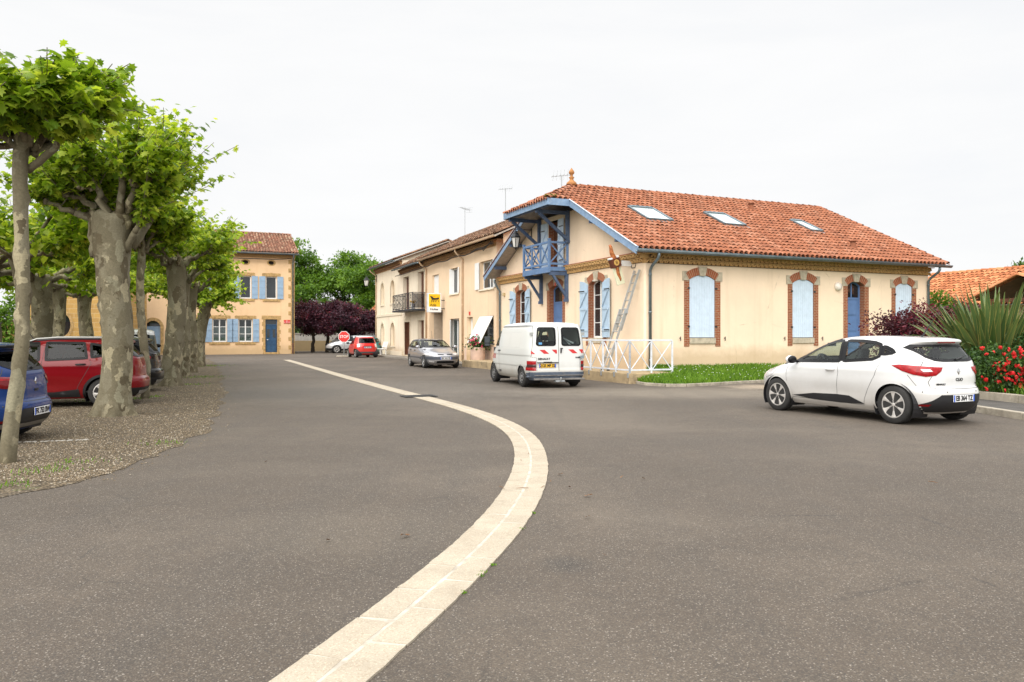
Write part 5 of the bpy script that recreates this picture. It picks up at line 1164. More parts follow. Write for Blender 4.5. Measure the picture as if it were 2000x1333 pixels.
n = len(P); leaf_cloud('outer_spray', np.array(P)+RNG.normal(size=(n,3))*.02, np.array(D), RNG.normal(size=(n,3))+np.array([0,0,.6]), RNG.uniform(.05,.09,n), OV_V, OV_F, LEAF_FRINGE, b)
def flax(base, lb, n, h, seed):
    rnd = random.Random(seed); t = thing('flax_plant', lb, 'plant', base); V = []; Fc = []; A = []
    for i in range(n):
        a = rnd.random()*6.28; sp = rnd.random()**.8; L = h*rnd.uniform(.75, 1.12)*(1-.12*sp); el = R(88-42*sp); r0 = rnd.uniform(.02, .28); w = rnd.uniform(.055, .085); c = rnd.random()
        if rnd.random() < .5: a = rnd.gauss(PI, .9) if rnd.random() < .5 else rnd.gauss(0, .8)
        o = Vector((math.cos(a)*r0, math.sin(a)*r0, 0)); hd = Vector((math.cos(a), math.sin(a), 0)); sd = Vector((-hd.y, hd.x, 0)); b0 = len(V); m = 12; p = o.copy(); e = el; tw = rnd.uniform(-.7, .7); br = rnd.random() < .10
        for j in range(m+1):
            q = j/m; ww = w*(1 if q < .55 else max(.03, (1-q)/.45)**.8)*(.75+.5*min(1, q*3)); s = (sd*math.cos(tw*q)+hd.cross(sd)*math.sin(tw*q)); d = hd*math.cos(e)+Vector((0,0,1))*math.sin(e); nn = s.cross(d)
            for k_, f in ((-1, .35), (-.82, .28), (0, 0), (.82, .28), (1, .35)): V.append(p+s*ww*k_+nn*ww*f)
            p = p+d*L/m; e -= R(1.2+3.0*sp*q+(14 if br and q > .5 else 0))
        for j in range(m):
            for k_ in range(4): x = b0+j*5+k_; Fc.append((x, x+1, x+6, x+5)); A.append(.95 if k_ in (0, 3) else min(.78, .1+.6*c+.15*(k_-1)))
    np_mesh('leaf_fan', np.array([tuple(v) for v in V]), np.array(Fc), LEAF_FLAX, t, attr=A); return t
flax((11.75, 18.8, .2), 'large spiky flax plant with sword leaves behind the white hatchback', 230, 2.6, 3)
flax((12.9, 20.2, .2), 'second spiky flax clump at the right edge under the orange roof', 50, 2.1, 4)
rb = bushy('rose_bush', 'green bush covered in bright red roses beside the white hatchback', 'rose bush', (11.05, 17.3, .18), [(0,0,.5,.62,.4,.34,1), (-.25,.1,.75,.4,.4,.3,.7), (.3,0,.65,.45,.4,.3,.7), (.1,.2,.9,.5,.3,.2,.5)], 5200, (.05, .095), LEAF_DARK, None, [((0,0,-.1),(x*.1,0,.8), .02, .008) for x in (-4, 0, 4)], 45, .13)
def rose(m, r):
    g = MB()
    for i in range(16):
        a = i*2.4; q = (i/16)**.6; tilt = q*1.15; p = Vector((math.cos(a)*q*r*.8, math.sin(a)*q*r*.8, r*.5*(1-q))); d = Vector((math.cos(a)*math.sin(tilt), math.sin(a)*math.sin(tilt), math.cos(tilt))); s = d.cross(Vector((0,.3,1))).normalized(); u = s.cross(d); z = r*.62
        g.add([p-s*z*.5-u*z*.2, p+s*z*.5-u*z*.2, p+s*z*.35+u*z*.6+d*z*.25, p-s*z*.35+u*z*.6+d*z*.25], [(0,1,2,3)])
    return g
proto = None
for i in range(96):
    a = random.uniform(-2.9, -.2); x = math.cos(a)*random.uniform(.25, .85); y = math.sin(a)*.46-.02; z = random.uniform(.14, 1.12)
    if i < 46 and x < 0: x *= .8
    if proto is None: proto = rose(PETAL_RED, .062).obj('flower', PETAL_RED, rb); o = proto
    else: o = proto.copy(); COL.objects.link(o); o.parent = rb
    o.location = (x, y, z); s = random.uniform(.6, 1.15); o.scale = (s, s, s); o.rotation_euler = (random.uniform(.6, 1.5), random.uniform(-.6, .6), random.random()*6)
def needle_shrub(base, lb, r, h, m, n=5000, leaf=(.07,.13)):
    t = thing('feathery_shrub', lb, 'shrub', base); P = []; D = []
    for i in range(n):
        a = random.random()*6.28; e = random.random(); p = Vector((math.cos(a)*r*(1-e*.55)*random.uniform(.5,1.05), math.sin(a)*r*(1-e*.55)*random.uniform(.5,1.05), h*e*random.uniform(.6,1.05))); P.append(tuple(p)); D.append((p.x*.8+random.gauss(0,.3), p.y*.8+random.gauss(0,.3), .8))
    g = MB(); g.tube([(0,0,-.1),(0,0,h*.7)], [.03,.01], 6); g.obj('stem', BARK_DARK, t)
    v = OV_V.copy(); v[:,1] *= .28; leaf_cloud('foliage', np.array(P), np.array(D), RNG.normal(size=(n,3)), RNG.uniform(*leaf, n), v, OV_F, m, t)
needle_shrub((11.3, 15.6, .18), 'feathery grey green shrub at the right edge before the roses', .62, 1.2, LEAF_DARK, 9000)
bushy('garden_shrub', 'leafy dark green shrub behind the roses at the right edge', 'shrub', (12.4, 18.0, .2), [(0,0,.8,.6,.5,.6,1), (.3,.1,1.3,.5,.5,.4,.8), (-.4,0,1.0,.4,.4,.4,.5)], 3800, (.08, .15), LEAF_DARK, None, [((0,0,-.1),(0,0,1.0),.04,.015)], 45, .17)
bushy('garden_shrub', 'light green bush behind the downpipe at the house corner', 'shrub', (18.5, 33, .3), [(0,0,2.0,.8,.7,.8,1), (.7,0,1.6,.8,.7,.8,1), (-.3,0,2.6,.5,.5,.5,.5), (1.8,.2,1.4,.9,.8,.8,.8)], 5200, (.10, .2), LEAF_GREEN, None, [((0,0,-.2),(0,0,2.2),.06,.02)], 55, .22)
tall_t = bushy('conifer_tree', 'dark conifer tip rising behind the orange roof', 'tree', (41.5, 62, 0), [(0,0,3,2,2,1.5,1),(0,0,5,1.3,1.3,1.3,.8),(0,0,6.6,.7,.7,1.0,.5)], 5000, (.2, .4), LEAF_DARK, None, [((0,0,0),(0,0,6.8),.2,.05)], 50, .3)
# hedges and far background
def hedge(name, lb, p, q, h, dpt, n, leaf, m):
    p = Vector(p); q = Vector(q); t = thing(name, lb, 'hedge', p); d = q-p; L = d.length; u = d/L; v = Vector((-u.y, u.x, 0)); X = RNG.random(n)*L; Y = (RNG.random(n)-.5)*dpt; Z = RNG.random(n)**.7*h*(.8+.25*np.sin(X*1.3)+.12*np.sin(X*3.7))
    P = X[:,None]*np.array(u)+Y[:,None]*np.array(v)+Z[:,None]*np.array([0,0,1]); leaf_cloud('foliage', P, RNG.normal(size=(n,3)), RNG.normal(size=(n,3))*.6+np.array([0,0,.7]), RNG.uniform(*leaf, n), OV_V, OV_F, m, t)
    g = MB(); 
    for i in range(int(L/1.2)): g.tube([u*(i*1.2+.6)-Vector((0,0,.1)), u*(i*1.2+.6)+Vector((0,0,h*.7))], [.05,.02], 5)
    g.obj('stem', BARK_DARK, t)
hedge('hedge', 'dark green hedge far left beyond the back row of plane trees', (-44, 40.5, 0), (-28.8, 45.5, 0), 4.2, 1.6, 15000, (.16, .34), LEAF_GREEN)
hedge('hedge', 'low dark hedge at the foot of the tall trees beyond the pale wall', (-30, 84, 0), (-8, 86, 0), 3.4, 1.8, 12000, (.2, .4), LEAF_DARK)
hedge('hedge', 'hedge closing the garden behind the flax plants', (17, 27, .2), (24, 22, .2), 1.7, 1.2, 7000, (.1, .2), LEAF_DARK)
P = []; 
n = 16000; A_ = RNG.random(n)*2-1; X = A_*420; Y = 230+RNG.random(n)*40; Z = RNG.random(n)*(9+4*np.sin(X*.05)+3*np.sin(X*.13))
tag(leaf_cloud('treeline', np.stack([X,Y,Z],1), RNG.normal(size=(n,3)), RNG.normal(size=(n,3))*.6+np.array([0,-.4,.6]), RNG.uniform(2,4.5,n), OV_V, OV_F, LEAF_DARK, None), 'far dark band of trees along the horizon', 'treeline', kind='stuff')
# weeds on the gravel
pts = []
for (px, py, r, c) in ((155,903,.35,50),(110,920,.3,40),(12,950,.25,60),(50,925,.3,25),(395,737,.9,260),(400,715,1.4,420),(375,752,.5,90),(388,690,1.5,150),(300,776,.25,90),(175,785,.4,60),(318,868,.35,50),(265,780,.3,60),(990,1085,.0,0)):
    p = gp(px, py)
    for _ in range(c): pts.append((p.x+random.gauss(0, r*.5), p.y+random.gauss(0, r*.5), .004))
pt2 = []
for (px, py) in ((937,1127),(942,1120),(962,1105),(1042,1004),(1017,1035),(905,1160)):
    p = gp(px, py)
    for _ in range(26): pt2.append((p.x+random.gauss(0,.014), p.y+random.gauss(0,.012), .004))
blades('moss_tufts', pt2, .006, .018, 'tiny moss tufts along the edge of the drain strip', wd=.005)
blades('weeds', pts, .02, .06, 'small green weeds sprouting from the gravel and beside the drain strip', wd=.006)
# ------------------------------------------------------------------ street furniture and small things
# white terrace railing
rl = thing('terrace_railing', 'white metal railing with crossed bars around the terrace of the cream house', 'railing', HM @ V3((TL.x+.06, TL.y+.06, .33)), HA)
def rail_run(g, p, q, n, zb=.10, zt=1.05):
    p = V3(p); q = V3(q)
    for i in range(n+1): c = p.lerp(q, i/n); g.box(c.x-.025, c.y-.025, -.06, c.x+.025, c.y+.025, zt-.02)
    g.beam(p+V3((0,0,zt)), q+V3((0,0,zt)), .055, .05); g.beam(p+V3((0,0,zb)), q+V3((0,0,zb)), .045, .05)
    s = (q-p).normalized().cross(V3((0,0,1)))*.012
    for i in range(n):
        a = p.lerp(q, (i+.05)/n); b = p.lerp(q, (i+.95)/n); g.beam(a+s+V3((0,0,zb+.02)), b+s+V3((0,0,zt-.05)), .026, .026); g.beam(a-s+V3((0,0,zt-.05)), b-s+V3((0,0,zb+.02)), .026, .026)
g = MB(); rail_run(g, (0,0,0), (0,6.64,0), 8); rail_run(g, (0,0,0), (1.62,0,0), 2); g.obj('bars', WHITE_RAIL, rl, bevel=.004)
g = MB(); 
for i in range(9): g.box(-.09,i*.83-.035,-.14,-.02,i*.83+.035,.02)
g.obj('post_bracket', GALV, rl, bevel=.005)
# ladder
ld = thing('ladder', 'aluminium extension ladder leaning on the cream house beside the shuttered window', 'ladder', HM @ V3((-.95, 1.0, .33)), HA)
top = V3((.86, -.62, 3.46)); d = top.normalized(); sd = V3((.12, 1, 0)).normalized(); nn = d.cross(sd).normalized()
if nn.x > 0: nn = -nn
def ladder_sec(name, t0, t1, w0, w1, off, pitch=.28):
    g = MB(); L = top.length; a = d*L*t0+nn*off; b = d*L*t1+nn*off
    for s in (-1, 1): g.beam(a+sd*s*w0/2, b+sd*s*w1/2, .036, .075, up=nn)
    n = int((t1-t0)*L/pitch)
    for i in range(n): t = (i+.5)/n; p = a.lerp(b, t); w = w0+(w1-w0)*t; g.tube([p-sd*w/2, p+sd*w/2], .021, 8)
    g.obj(name, ALU, ld, bevel=.003)
ladder_sec('lower_section', 0, .60, .50, .46, .035); ladder_sec('upper_section', .40, 1.0, .40, .37, -.035)
g = MB()
for s in (-1, 1): p = d*top.length*.59+sd*s*.23; g.box(p.x-.06,p.y-.04,p.z-.09,p.x+.05,p.y+.04,p.z+.08)
g.obj('hook', GALV, ld, bevel=.01); g = MB()
for s in (-1, 1): p = sd*s*.25; g.box(p.x-.05,p.y-.03,-.0,p.x+.05,p.y+.03,.06)
g.obj('rubber_foot', BLACK, ld, bevel=.01)
# baguette sign
bs = thing('bakery_sign', 'hanging bakery sign shaped like a baguette in a brown wrapped paper sleeve', 'sign', HM @ V3((0, .79, 4.0)), HA)
g = MB(); g.box(-.42,-.02,-.06,-.01,.02,.13); g.obj('bracket_plate', SIGN_WHITE, bs, bevel=.008)
g = MB(); g.tube([(-.02,0,.42),(.02,-.15,.35),(.02,-.28,.1),(-.02,-.22,-.12),(-.04,-.05,-.12),(-.03,0,0)], .014, 6); g.obj('cable', BLACK, bs)
CRUST = mat('baguette_crust', (.36,.11,.028), .5, var=.4, scale=12); CRUMB = mat('baguette_score', (.66,.36,.13), .7, var=.2, scale=20)
tl = Matrix.Translation((-.68, 0, .02)) @ Matrix.Rotation(R(-19), 4, 'Y')
g = MB(tl); m = 22; g.tube([(.012*math.sin(i), 0, .66-1.30*i/m) for i in range(m+1)], [max(.012, .088*math.sin(PI*(.06+.88*i/m))**.45) for i in range(m+1)], 12); g.obj('baguette', CRUST, bs, smooth=True)
g = MB(tl)
for i in range(7):
    z = .52-i*.175
    if -.1 < z < .22: continue
    vs = []
    for j in range(7): t = j/6-.5; w = .018*math.sin(PI*(j/6)); x = t*.10; y = -.0; vs += [(x-w*.3, -.096+abs(t)*.04, z+t*-.16+w), (x+w*.3, -.096+abs(t)*.04, z+t*-.16-w)]
    g.add(vs, [(2*j, 2*j+1, 2*j+3, 2*j+2) for j in range(6)])
g.obj('score_mark', CRUMB, bs)
g = MB(tl); g.box(-.16,-.035,-.76,.16,.035,.0); g.obj('paper_sleeve', mat('cream_paper', (.70,.70,.50), .6, var=.06), bs, bevel=.015)
g = MB(tl); g.box(-.17,-.112,-.14,.17,.112,.17); g.obj('band', mat('brown_band', (.11,.028,.012), .5, var=.15), bs, bevel=.012); g = MB(tl); g.box(-.19,-.105,.17,-.10,.105,.225); g.box(.09,-.105,.17,.17,.105,.23); g.obj('paper_tab', SIGN_WHITE, bs, bevel=.01)
g = MB(tl); g.lathe([(.105,-.120),(.105,-.113)], 24, (0,0,.02), 'y'); g.obj('badge', mat('gold_badge', (.58,.36,.10), .4), bs)
text('lettering', 'B', .17, mat('brown_ink', (.09,.02,.01), .5, var=0), bs, tl @ face_m((0,-.122,.02), (1,0,0), (0,0,1)))
# oil sign
sg = thing('oil_sign', 'yellow and white box sign reading Agip Huiles jutting from the peach house', 'sign', at_row(-8.4), RA)
z0, z1, ya, yb = 2.92, 4.06, -1.07, -.23
g = MB(); g.box(-.11,ya,z0,.11,yb,z1); g.obj('box', mat('sign_case', (.60,.62,.66), .5, var=.1, dirt=((.2,.25,.4), 6, .5)), sg, bevel=.012)
g = MB(); g.box(.108,ya+.03,z0+.03,.116,yb-.03,z1-.03); g.obj('white_panel', SIGN_WHITE, sg)
g = MB(); g.box(.114,ya+.07,3.25,.121,yb-.07,z1-.06); g.obj('yellow_panel', LEMON, sg, bevel=.02)
g = MB(); g.box(-.03,yb,3.62,.03,.02,3.67); g.box(-.03,yb,3.12,.03,.02,3.17); g.obj('arm', BLACK, sg)
sx = (yb-ya); S2 = lambda a, b: (.1245, ya+.5*sx+a*sx*.74, 3.70+b*.50)
dog = [(-.40,.22),(-.47,.30),(-.40,.36),(-.30,.34),(-.20,.28),(-.12,.16),(0,.14),(.2,.14),(.33,.20),(.40,.16),(.46,.04),(.38,-.02),(.30,-.02),(.10,-.05),(-.10,-.06),(-.26,-.04),(-.33,.06),(-.36,.16)]
g = MB(); g.add([S2(*p) for p in dog], [tuple(range(len(dog)))])
for x0_, x1_, z_ in ((-.27,-.32,-.38),(-.18,-.17,-.30),(-.06,-.10,-.36),(.04,.06,-.30),(.18,.14,-.36),(.30,.42,-.34)):
    g.add([S2(x0_-.035,-.03),S2(x0_+.035,-.03),S2(x1_+.025,z_),S2(x1_-.025,z_)], [(0,1,2,3)]); g.add([S2(x1_-.06,z_),S2(x1_+.03,z_),S2(x1_+.03,z_+.04),S2(x1_-.06,z_+.04)], [(0,1,2,3)])
tp = [(.42,.14),(.38,.26),(.28,.30),(.22,.26)]
for (a, b), (c, d_) in zip(tp, tp[1:]): g.add([S2(a-.018,b),S2(a+.018,b+.01),S2(c+.018,d_+.01),S2(c-.012,d_)], [(0,1,2,3)])
g.obj('emblem', INK, sg)
g = MB(); fl = [(-.26,.36),(-.14,.33),(.06,.40),(-.02,.37),(.10,.36),(-.04,.33),(.04,.31),(-.14,.29),(-.24,.32)]; g.add([S2(a+.05,b) for a, b in fl], [tuple(range(len(fl)))]); g.obj('flame', RED_SIGN, sg)
g = MB(); g.add([S2(-.56,-.46),S2(.56,-.46),S2(.56,-.445),S2(-.56,-.445)], [(0,1,2,3)]); g.obj('rule_line', INK, sg)
text('lettering', 'Agip', .20, INK, sg, face_m((.124, ya+.40*sx, 3.355), (0,1,0), (0,0,1)), sx=1.1, bold=.004); text('lettering', 'Huiles', .17, INK, sg, face_m((.1195, ya+.47*sx, 3.10), (0,1,0), (0,0,1)), sx=1.15, bold=.004)
# stop sign
st = thing('stop_sign', 'red octagonal stop sign on a grey post by the red car', 'road sign', (-12.25, 56.0, 0), R(4))
oc = [(.43*math.cos(PI/8+i*PI/4), 1.47+.43*math.sin(PI/8+i*PI/4)) for i in range(8)]; oc2 = [(x*.92, 1.47+(z-1.47)*.92) for x, z in oc]
g = MB(); g.prism(oc, -.03, -.005); g.obj('rim', SIGN_WHITE, st); g = MB(); g.prism(oc2, -.036, -.028); g.obj('panel', RED_SIGN, st); text('lettering', 'STOP', .30, SIGN_WHITE, st, face_m((0,-.038,1.47), (1,0,0), (0,0,1)), sx=.86, bold=.002)
g = MB(); g.tube([(0,.04,0),(0,.04,1.8)], .04, 12); g.obj('post', GALV, st, smooth=True); g = MB(); g.prism([(.55*math.cos(i*PI/8), .3*math.sin(i*PI/8)) for i in range(16)], 0, .1, lambda a,b,d: (a,b,d)); g.obj('island', KERBST, st, bevel=.02)
# lanterns
def lantern(lb, T, s=1., arm=.78):
    t = thing('wall_lantern', lb, 'lantern', T.translation, T.to_euler().z, 'black wall lanterns'); g = MB(); a = -arm
    for k_ in range(6):
        x = PI/3*k_; p = V3((a+.12*math.cos(x), .12*math.sin(x), -.78))*1; q = V3((a+.21*math.cos(x), .21*math.sin(x), -.34)); g.beam(p, q, .022, .022)
        x2 = x+PI/3; q2 = V3((a+.21*math.cos(x2), .21*math.sin(x2), -.34)); p2 = V3((a+.12*math.cos(x2), .12*math.sin(x2), -.78)); g.beam(q, q2, .03, .03); g.beam(p, p2, .025, .025)
    g.lathe([(.25,-.34),(.24,-.31),(.15,-.20),(.13,-.14),(.08,-.12),(.07,-.06),(.02,-.03),(.015,.02)], 6, (a,0,0)); g.lathe([(.0,-.90),(.02,-.88),(.03,-.84),(.10,-.80),(.12,-.775)], 6, (a,0,0)); g.obj('cage', BLACK, t)
    g = MB(); g.lathe([(.11,-.775),(.20,-.345)], 6, (a,0,0)); g.obj('glass', mat('milky_glass', (.72,.70,.66), .2, var=.05), t)
    g = MB(); g.beam((a-.1,0,.03), (0,0,.03), .03, .03); g.tube([(a+.1,0,.02),(a*.5,0,-.08),(-.12,0,-.26),(-.02,0,-.34)], .012, 6); g.tube([(-.05+.05*math.cos(i*.6)*(1-i*.06), 0, -.28+.05*math.sin(i*.6)*(1-i*.06)) for i in range(12)], .009, 5); g.box(-.03,-.03,-.45,0,.03,.1); g.obj('bracket', BLACK, t)
lantern('black lantern with milky panes beside the blue balcony', HM @ Matrix.Translation((0, 8.94, 6.2)))
lantern('black lantern hanging from the far corner of the arched house', Matrix.Translation(at_row(-26.3, 0, 6.35)) @ Matrix.Rotation(RA+PI/2, 4, 'Z'), arm=.85)
# aerials
def aerial(lb, p, h, kind, rz):
    t = thing('tv_aerial', lb, 'aerial', p, rz, 'television aerials on the roofs'); g = MB(); g.tube([(0,0,-.6),(0,0,h)], .022, 6); g.obj('mast', GALV, t); g = MB()
    if kind: 
        g.beam((-.75,0,h-.15), (.75,0,h-.15), .02, .02); n = 11
        for i in range(n): x = -.7+1.4*i/(n-1); l = .16+.12*(i/(n-1)); g.beam((x,-l,h-.15), (x,l,h-.15), .011, .011)
        for z in (-.16, .16): g.beam((.7,-.28,h-.15+z), (.7,.28,h-.15+z), .012, .012)
        g.beam((.7,0,h-.32), (.7,0,h+.02), .012, .012)
    else:
        g.beam((-.45,0,h-.1), (.45,0,h+.02), .022, .022)
        for i in range(6): x = -.4+.16*i; g.beam((x,-.04,h-.28+i*.02), (x+.06,.04,h+.18+i*.02), .013, .013); g.beam((x,-.22,h-.08+i*.02), (x,.22,h-.08+i*.02), .011, .011)
    g.obj('rods', GALV, t)
aerial('aerial with many short rods over the peach house ridge', at_row(-17.6, 4.5, 8.7), 2.25, 1, R(65)); aerial('tall aerial rising beside the blue canopy', at_row(-9.8, 4.5, 8.7), 2.2, 0, R(20)); aerial('aerial behind the roof finial of the cream house', HM @ V3((.9, 7.8, 7.0)), 1.55, 0, R(10))
# bench
bp = at_row(-22.2, -.55, .12); bn = thing('white_bench', 'white slatted bench against the arched house wall', 'bench', bp, RA)
g = MB()
for i in range(4): g.box(-.75,-.32+i*.12,.42,.75,-.23+i*.12,.45)
g.obj('seat', WHITE_PAINT, bn, bevel=.006); g = MB()
for i in range(4): g.box(-.75,.20+i*.03,.55+i*.11,.75,.225+i*.03,.64+i*.11)
g.obj('backrest', WHITE_PAINT, bn, bevel=.006)
for x in (-.62, .62):
    g = MB(); g.box(x-.03,-.30,0,x+.03,-.24,.42); g.box(x-.03,.12,0,x+.03,.18,.42); g.box(x-.03,-.30,.37,x+.03,.2,.42); g.beam((x,.17,.4), (x,.32,.98), .05, .05); g.obj('leg', WHITE_PAINT, bn, bevel=.006)
# planter
pl = thing('flower_planter', 'round pale planter with pink geraniums by the peach house door', 'planter', (-1.72, 38.6, .02)); g = MB(); g.lathe([(.34,0),(.37,.06),(.37,.90),(.34,.93),(.31,.90),(.30,.82)], 28); g.obj('pot', TERRA_POT, pl, smooth=False, angle=R(40))
n = 900; P = RNG.normal(size=(n,3))*np.array([.24,.2,.17])+np.array([0,0,1.15]); P[:,0] += np.where(RNG.random(n) < .3, .25, 0); leaf_cloud('leaves', P, RNG.normal(size=(n,3)), RNG.normal(size=(n,3))*.5+np.array([0,-.3,.6]), RNG.uniform(.07,.13,n), MID_V, MID_F, LEAF_DARK, pl)
proto = None
for i in range(34):
    o = rose(PETAL_PINK, .065).obj('flower', PETAL_PINK, pl) if proto is None else proto.copy()
    if proto is None: proto = o
    else: COL.objects.link(o); o.parent = pl
    o.location = (random.gauss(-.05,.22), random.uniform(-.42,-.12), random.gauss(1.2,.17)); o.rotation_euler = (random.uniform(.5,1.4), 0, random.random()*6)
# pot on the iron balcony
pt = thing('balcony_pot', 'white pot of yellow flowers on the iron balcony', 'flower pot', at_row(-12.2-.55, -.72, 3.285), RA); g = MB(); g.lathe([(.10,0),(.14,.3),(.155,.3),(.155,.33),(.12,.33)], 18); g.obj('pot', SIGN_WHITE, pt, smooth=False, angle=R(40)); g = MB()
for i in range(40): g.ball((random.gauss(0,.07), random.gauss(0,.07), .36+random.random()*.14), .03, None, None, 4)
g.obj('flowers', mat('yellow_petal', (.75,.42,.02), .7), pt)
# pale wall behind the plum trees
wl = thing('boundary_wall', 'pale yellow wall with a white upper band behind the plum trees', 'wall', (-22.5, 77.5, 0), R(-2)); g = MB(); g.box(0,0,-.05,9.5,.25,1.05); g.obj('lower_part', stucco('wall_yellow', (.60,.46,.26), low=False), wl); g = MB(); g.box(0,.02,1.05,9.5,.23,1.75); g.box(-.02,-.03,1.75,9.52,.28,1.82); g.obj('upper_part', WALL_WHITE, wl)
g = MB(); g.box(-.55,-.1,-.05,0,.4,1.95); g.obj('pier', WALL_OCHRE, wl, bevel=.02)
# small orange house behind
hb = thing('small_orange_house', 'low orange house with an arched window beside the arched house', 'house', (-15.4, 84, 0), R(-8)); g = MB(); A = [arch(2.15, 2.75, 1.6, 2.5, .28)]; wallpanel(g, [(0,0),(6,0),(6,3.9),(0,3.9)], A); reveals(g, A[0], .2); g.add([(0,0,0),(0,6,0),(0,6,3.9),(0,0,3.9)], [(0,1,2,3)]); g.obj('wall', stucco('orange_render', (.66,.36,.17), low=False), hb, recalc=False); wn = sub('window', hb); casement(wn, Matrix.Translation((2.15,.12,1.6)), .6, 1.18, m=DARK_IRON, cols=2, rowsn=3, arc=.28)
groof(hb, WALL_OCHRE, -.3, 6.3, 3.95, 5.2, 3, TILE_ORANGE, pitch=.3)
# stone building and low wall behind the plane trees
sb = thing('stone_building', 'ochre cut stone building with a round window behind the plane trees', 'building', (-31.5, 49.5, 0), R(6))
g = MB(); ci = [(-.0+2.35+.55*math.cos(i*PI/12), 2.25+.75*math.sin(i*PI/12)) for i in range(24)]; wallpanel(g, [(0,0),(4.8,0),(4.8,6.2),(0,6.2)], [ci]); reveals(g, ci, .3); g.add([(4.8,0,0),(4.8,8,0),(4.8,8,6.2),(4.8,0,6.2)], [(0,1,2,3)]); g.add([(0,0,0),(0,8,0),(0,8,6.2),(0,0,6.2)], [(0,1,2,3)]); g.obj('wall', STONE_BLOCK, sb, uv=True, recalc=False)
g = MB(); vs = [(2.35+(x-2.35)*s, -.03, 2.25+(z-2.25)*s) for s in (1, 1.3) for x, z in ci]; g.add(vs, [(i,(i+1)%24,24+(i+1)%24,24+i) for i in range(24)]); g.obj('window_surround', STONE_OCHRE, sb); g = MB(); g.box(1.7,.25,1.4,3.0,.28,3.1); g.obj('pane', PANE_DARK, sb)
groof(sb, STONE_BLOCK, -.3, 5.1, 6.2, 8.2, 4, TILE_FAR, pitch=.3); g = MB(); g.tube([(3.9,-.07,0),(3.9,-.07,6.0)], .06, 8); g.obj('downpipe', mat('blue_grey_pipe', (.30,.36,.42), .5), sb)
lw = thing('stone_wall', 'low old stone wall at the far left behind the cars', 'wall', (-45, 46.5, 0), R(2)); g = MB(); g.box(0,0,-.1,16.2,.4,2.4); g.obj('masonry', STONE_BLOCK, lw, uv=True); g = MB(); g.box(-.1,-.06,2.4,16.3,.46,2.5); g.obj('coping', mat('brown_coping', (.22,.09,.05), .9, var=.3), lw)
# neighbour house on the right
NX = math.atan2(-.913, .408); nb = thing('orange_roof_house', 'low neighbouring house with a bright orange tile roof and porch gable', 'house', (21.9, 40, 0), NX)
g = MB(); g.box(.3,-3.6,0,15.7,3.6,2.9); g.obj('wall', WALL_PEACH, nb)
def nroof(par, x0, x1, yb, yr, ze, zr_, m):
    a = math.atan2(zr_-ze, abs(yr-yb)); V = math.hypot(zr_-ze, yr-yb); s = 1 if yr > yb else -1
    tiles('tile', (x0 if s > 0 else x1, yb, ze), (s,0,0), (0,s*math.cos(a),math.sin(a)), x1-x0, V, lambda u, v: u < x1-x0, m, par, pitch=.25)
rf = sub('roof', nb); g = MB(); g.add([(0,-4.2,2.82),(16,-4.2,2.82),(16,0,4.63),(0,0,4.63),(0,4.2,2.82),(16,4.2,2.82)], [(0,1,2,3),(3,2,5,4)]); g.add([(.3,-3.6,2.8),(.3,3.6,2.8),(.3,0,4.5)], [(0,1,2)]); g.obj('roof_deck', WOODPALE, rf); nroof(rf, 0, 16, -4.2, 0, 2.86, 4.66, TILE_ORANGE); nroof(rf, 0, 16, 4.2, 0, 2.86, 4.66, TILE_ORANGE); ridge_tiles('ridge_tile', [(0,0,4.7),(16,0,4.7)], TILE_ORANGE, rf)
pr = sub('porch', nb); xc = 9.57; pa = math.atan2(.8, 1.75)
for s in (1, -1): tiles('tile', (xc-s*1.75, -8 if s < 0 else -2.6, 2.93), (0,-s,0), (s*math.cos(pa),0,math.sin(pa)), 5.4, math.hypot(.8,1.75), lambda u, v: u < 5.4, TILE_ORANGE, pr, pitch=.25)
g = MB(); g.add([(xc-1.75,-8,2.88),(xc,-8,3.68),(xc,-2.6,3.68),(xc-1.75,-2.6,2.88),(xc+1.75,-8,2.88),(xc+1.75,-2.6,2.88)], [(0,1,2,3),(1,4,5,2)]); g.obj('deck', BROWN_WOOD, pr); ridge_tiles('ridge_tile', [(xc,-8,3.76),(xc,-2.6,3.76)], TILE_ORANGE, pr); ridge_tiles('verge_tile', [(xc-1.75,-8,2.98),(xc,-8,3.75)], TILE_ORANGE, pr, r=.12); ridge_tiles('verge_tile', [(xc+1.75,-8,2.98),(xc,-8,3.75)], TILE_ORANGE, pr, r=.12)
g = MB()
for x in (-1.5, 1.5): g.box(xc+x-.08,-7.8,0,xc+x+.08,-7.64,2.9)
g.box(xc-1.6,-7.82,2.78,xc+1.6,-7.66,2.92); g.obj('porch_post', BROWN_WOOD, pr, bevel=.01); g = MB(); g.box(xc-1.6,-3.7,0,xc+1.6,-3.64,3.0); g.obj('porch_back', ROOM_DARK, pr)
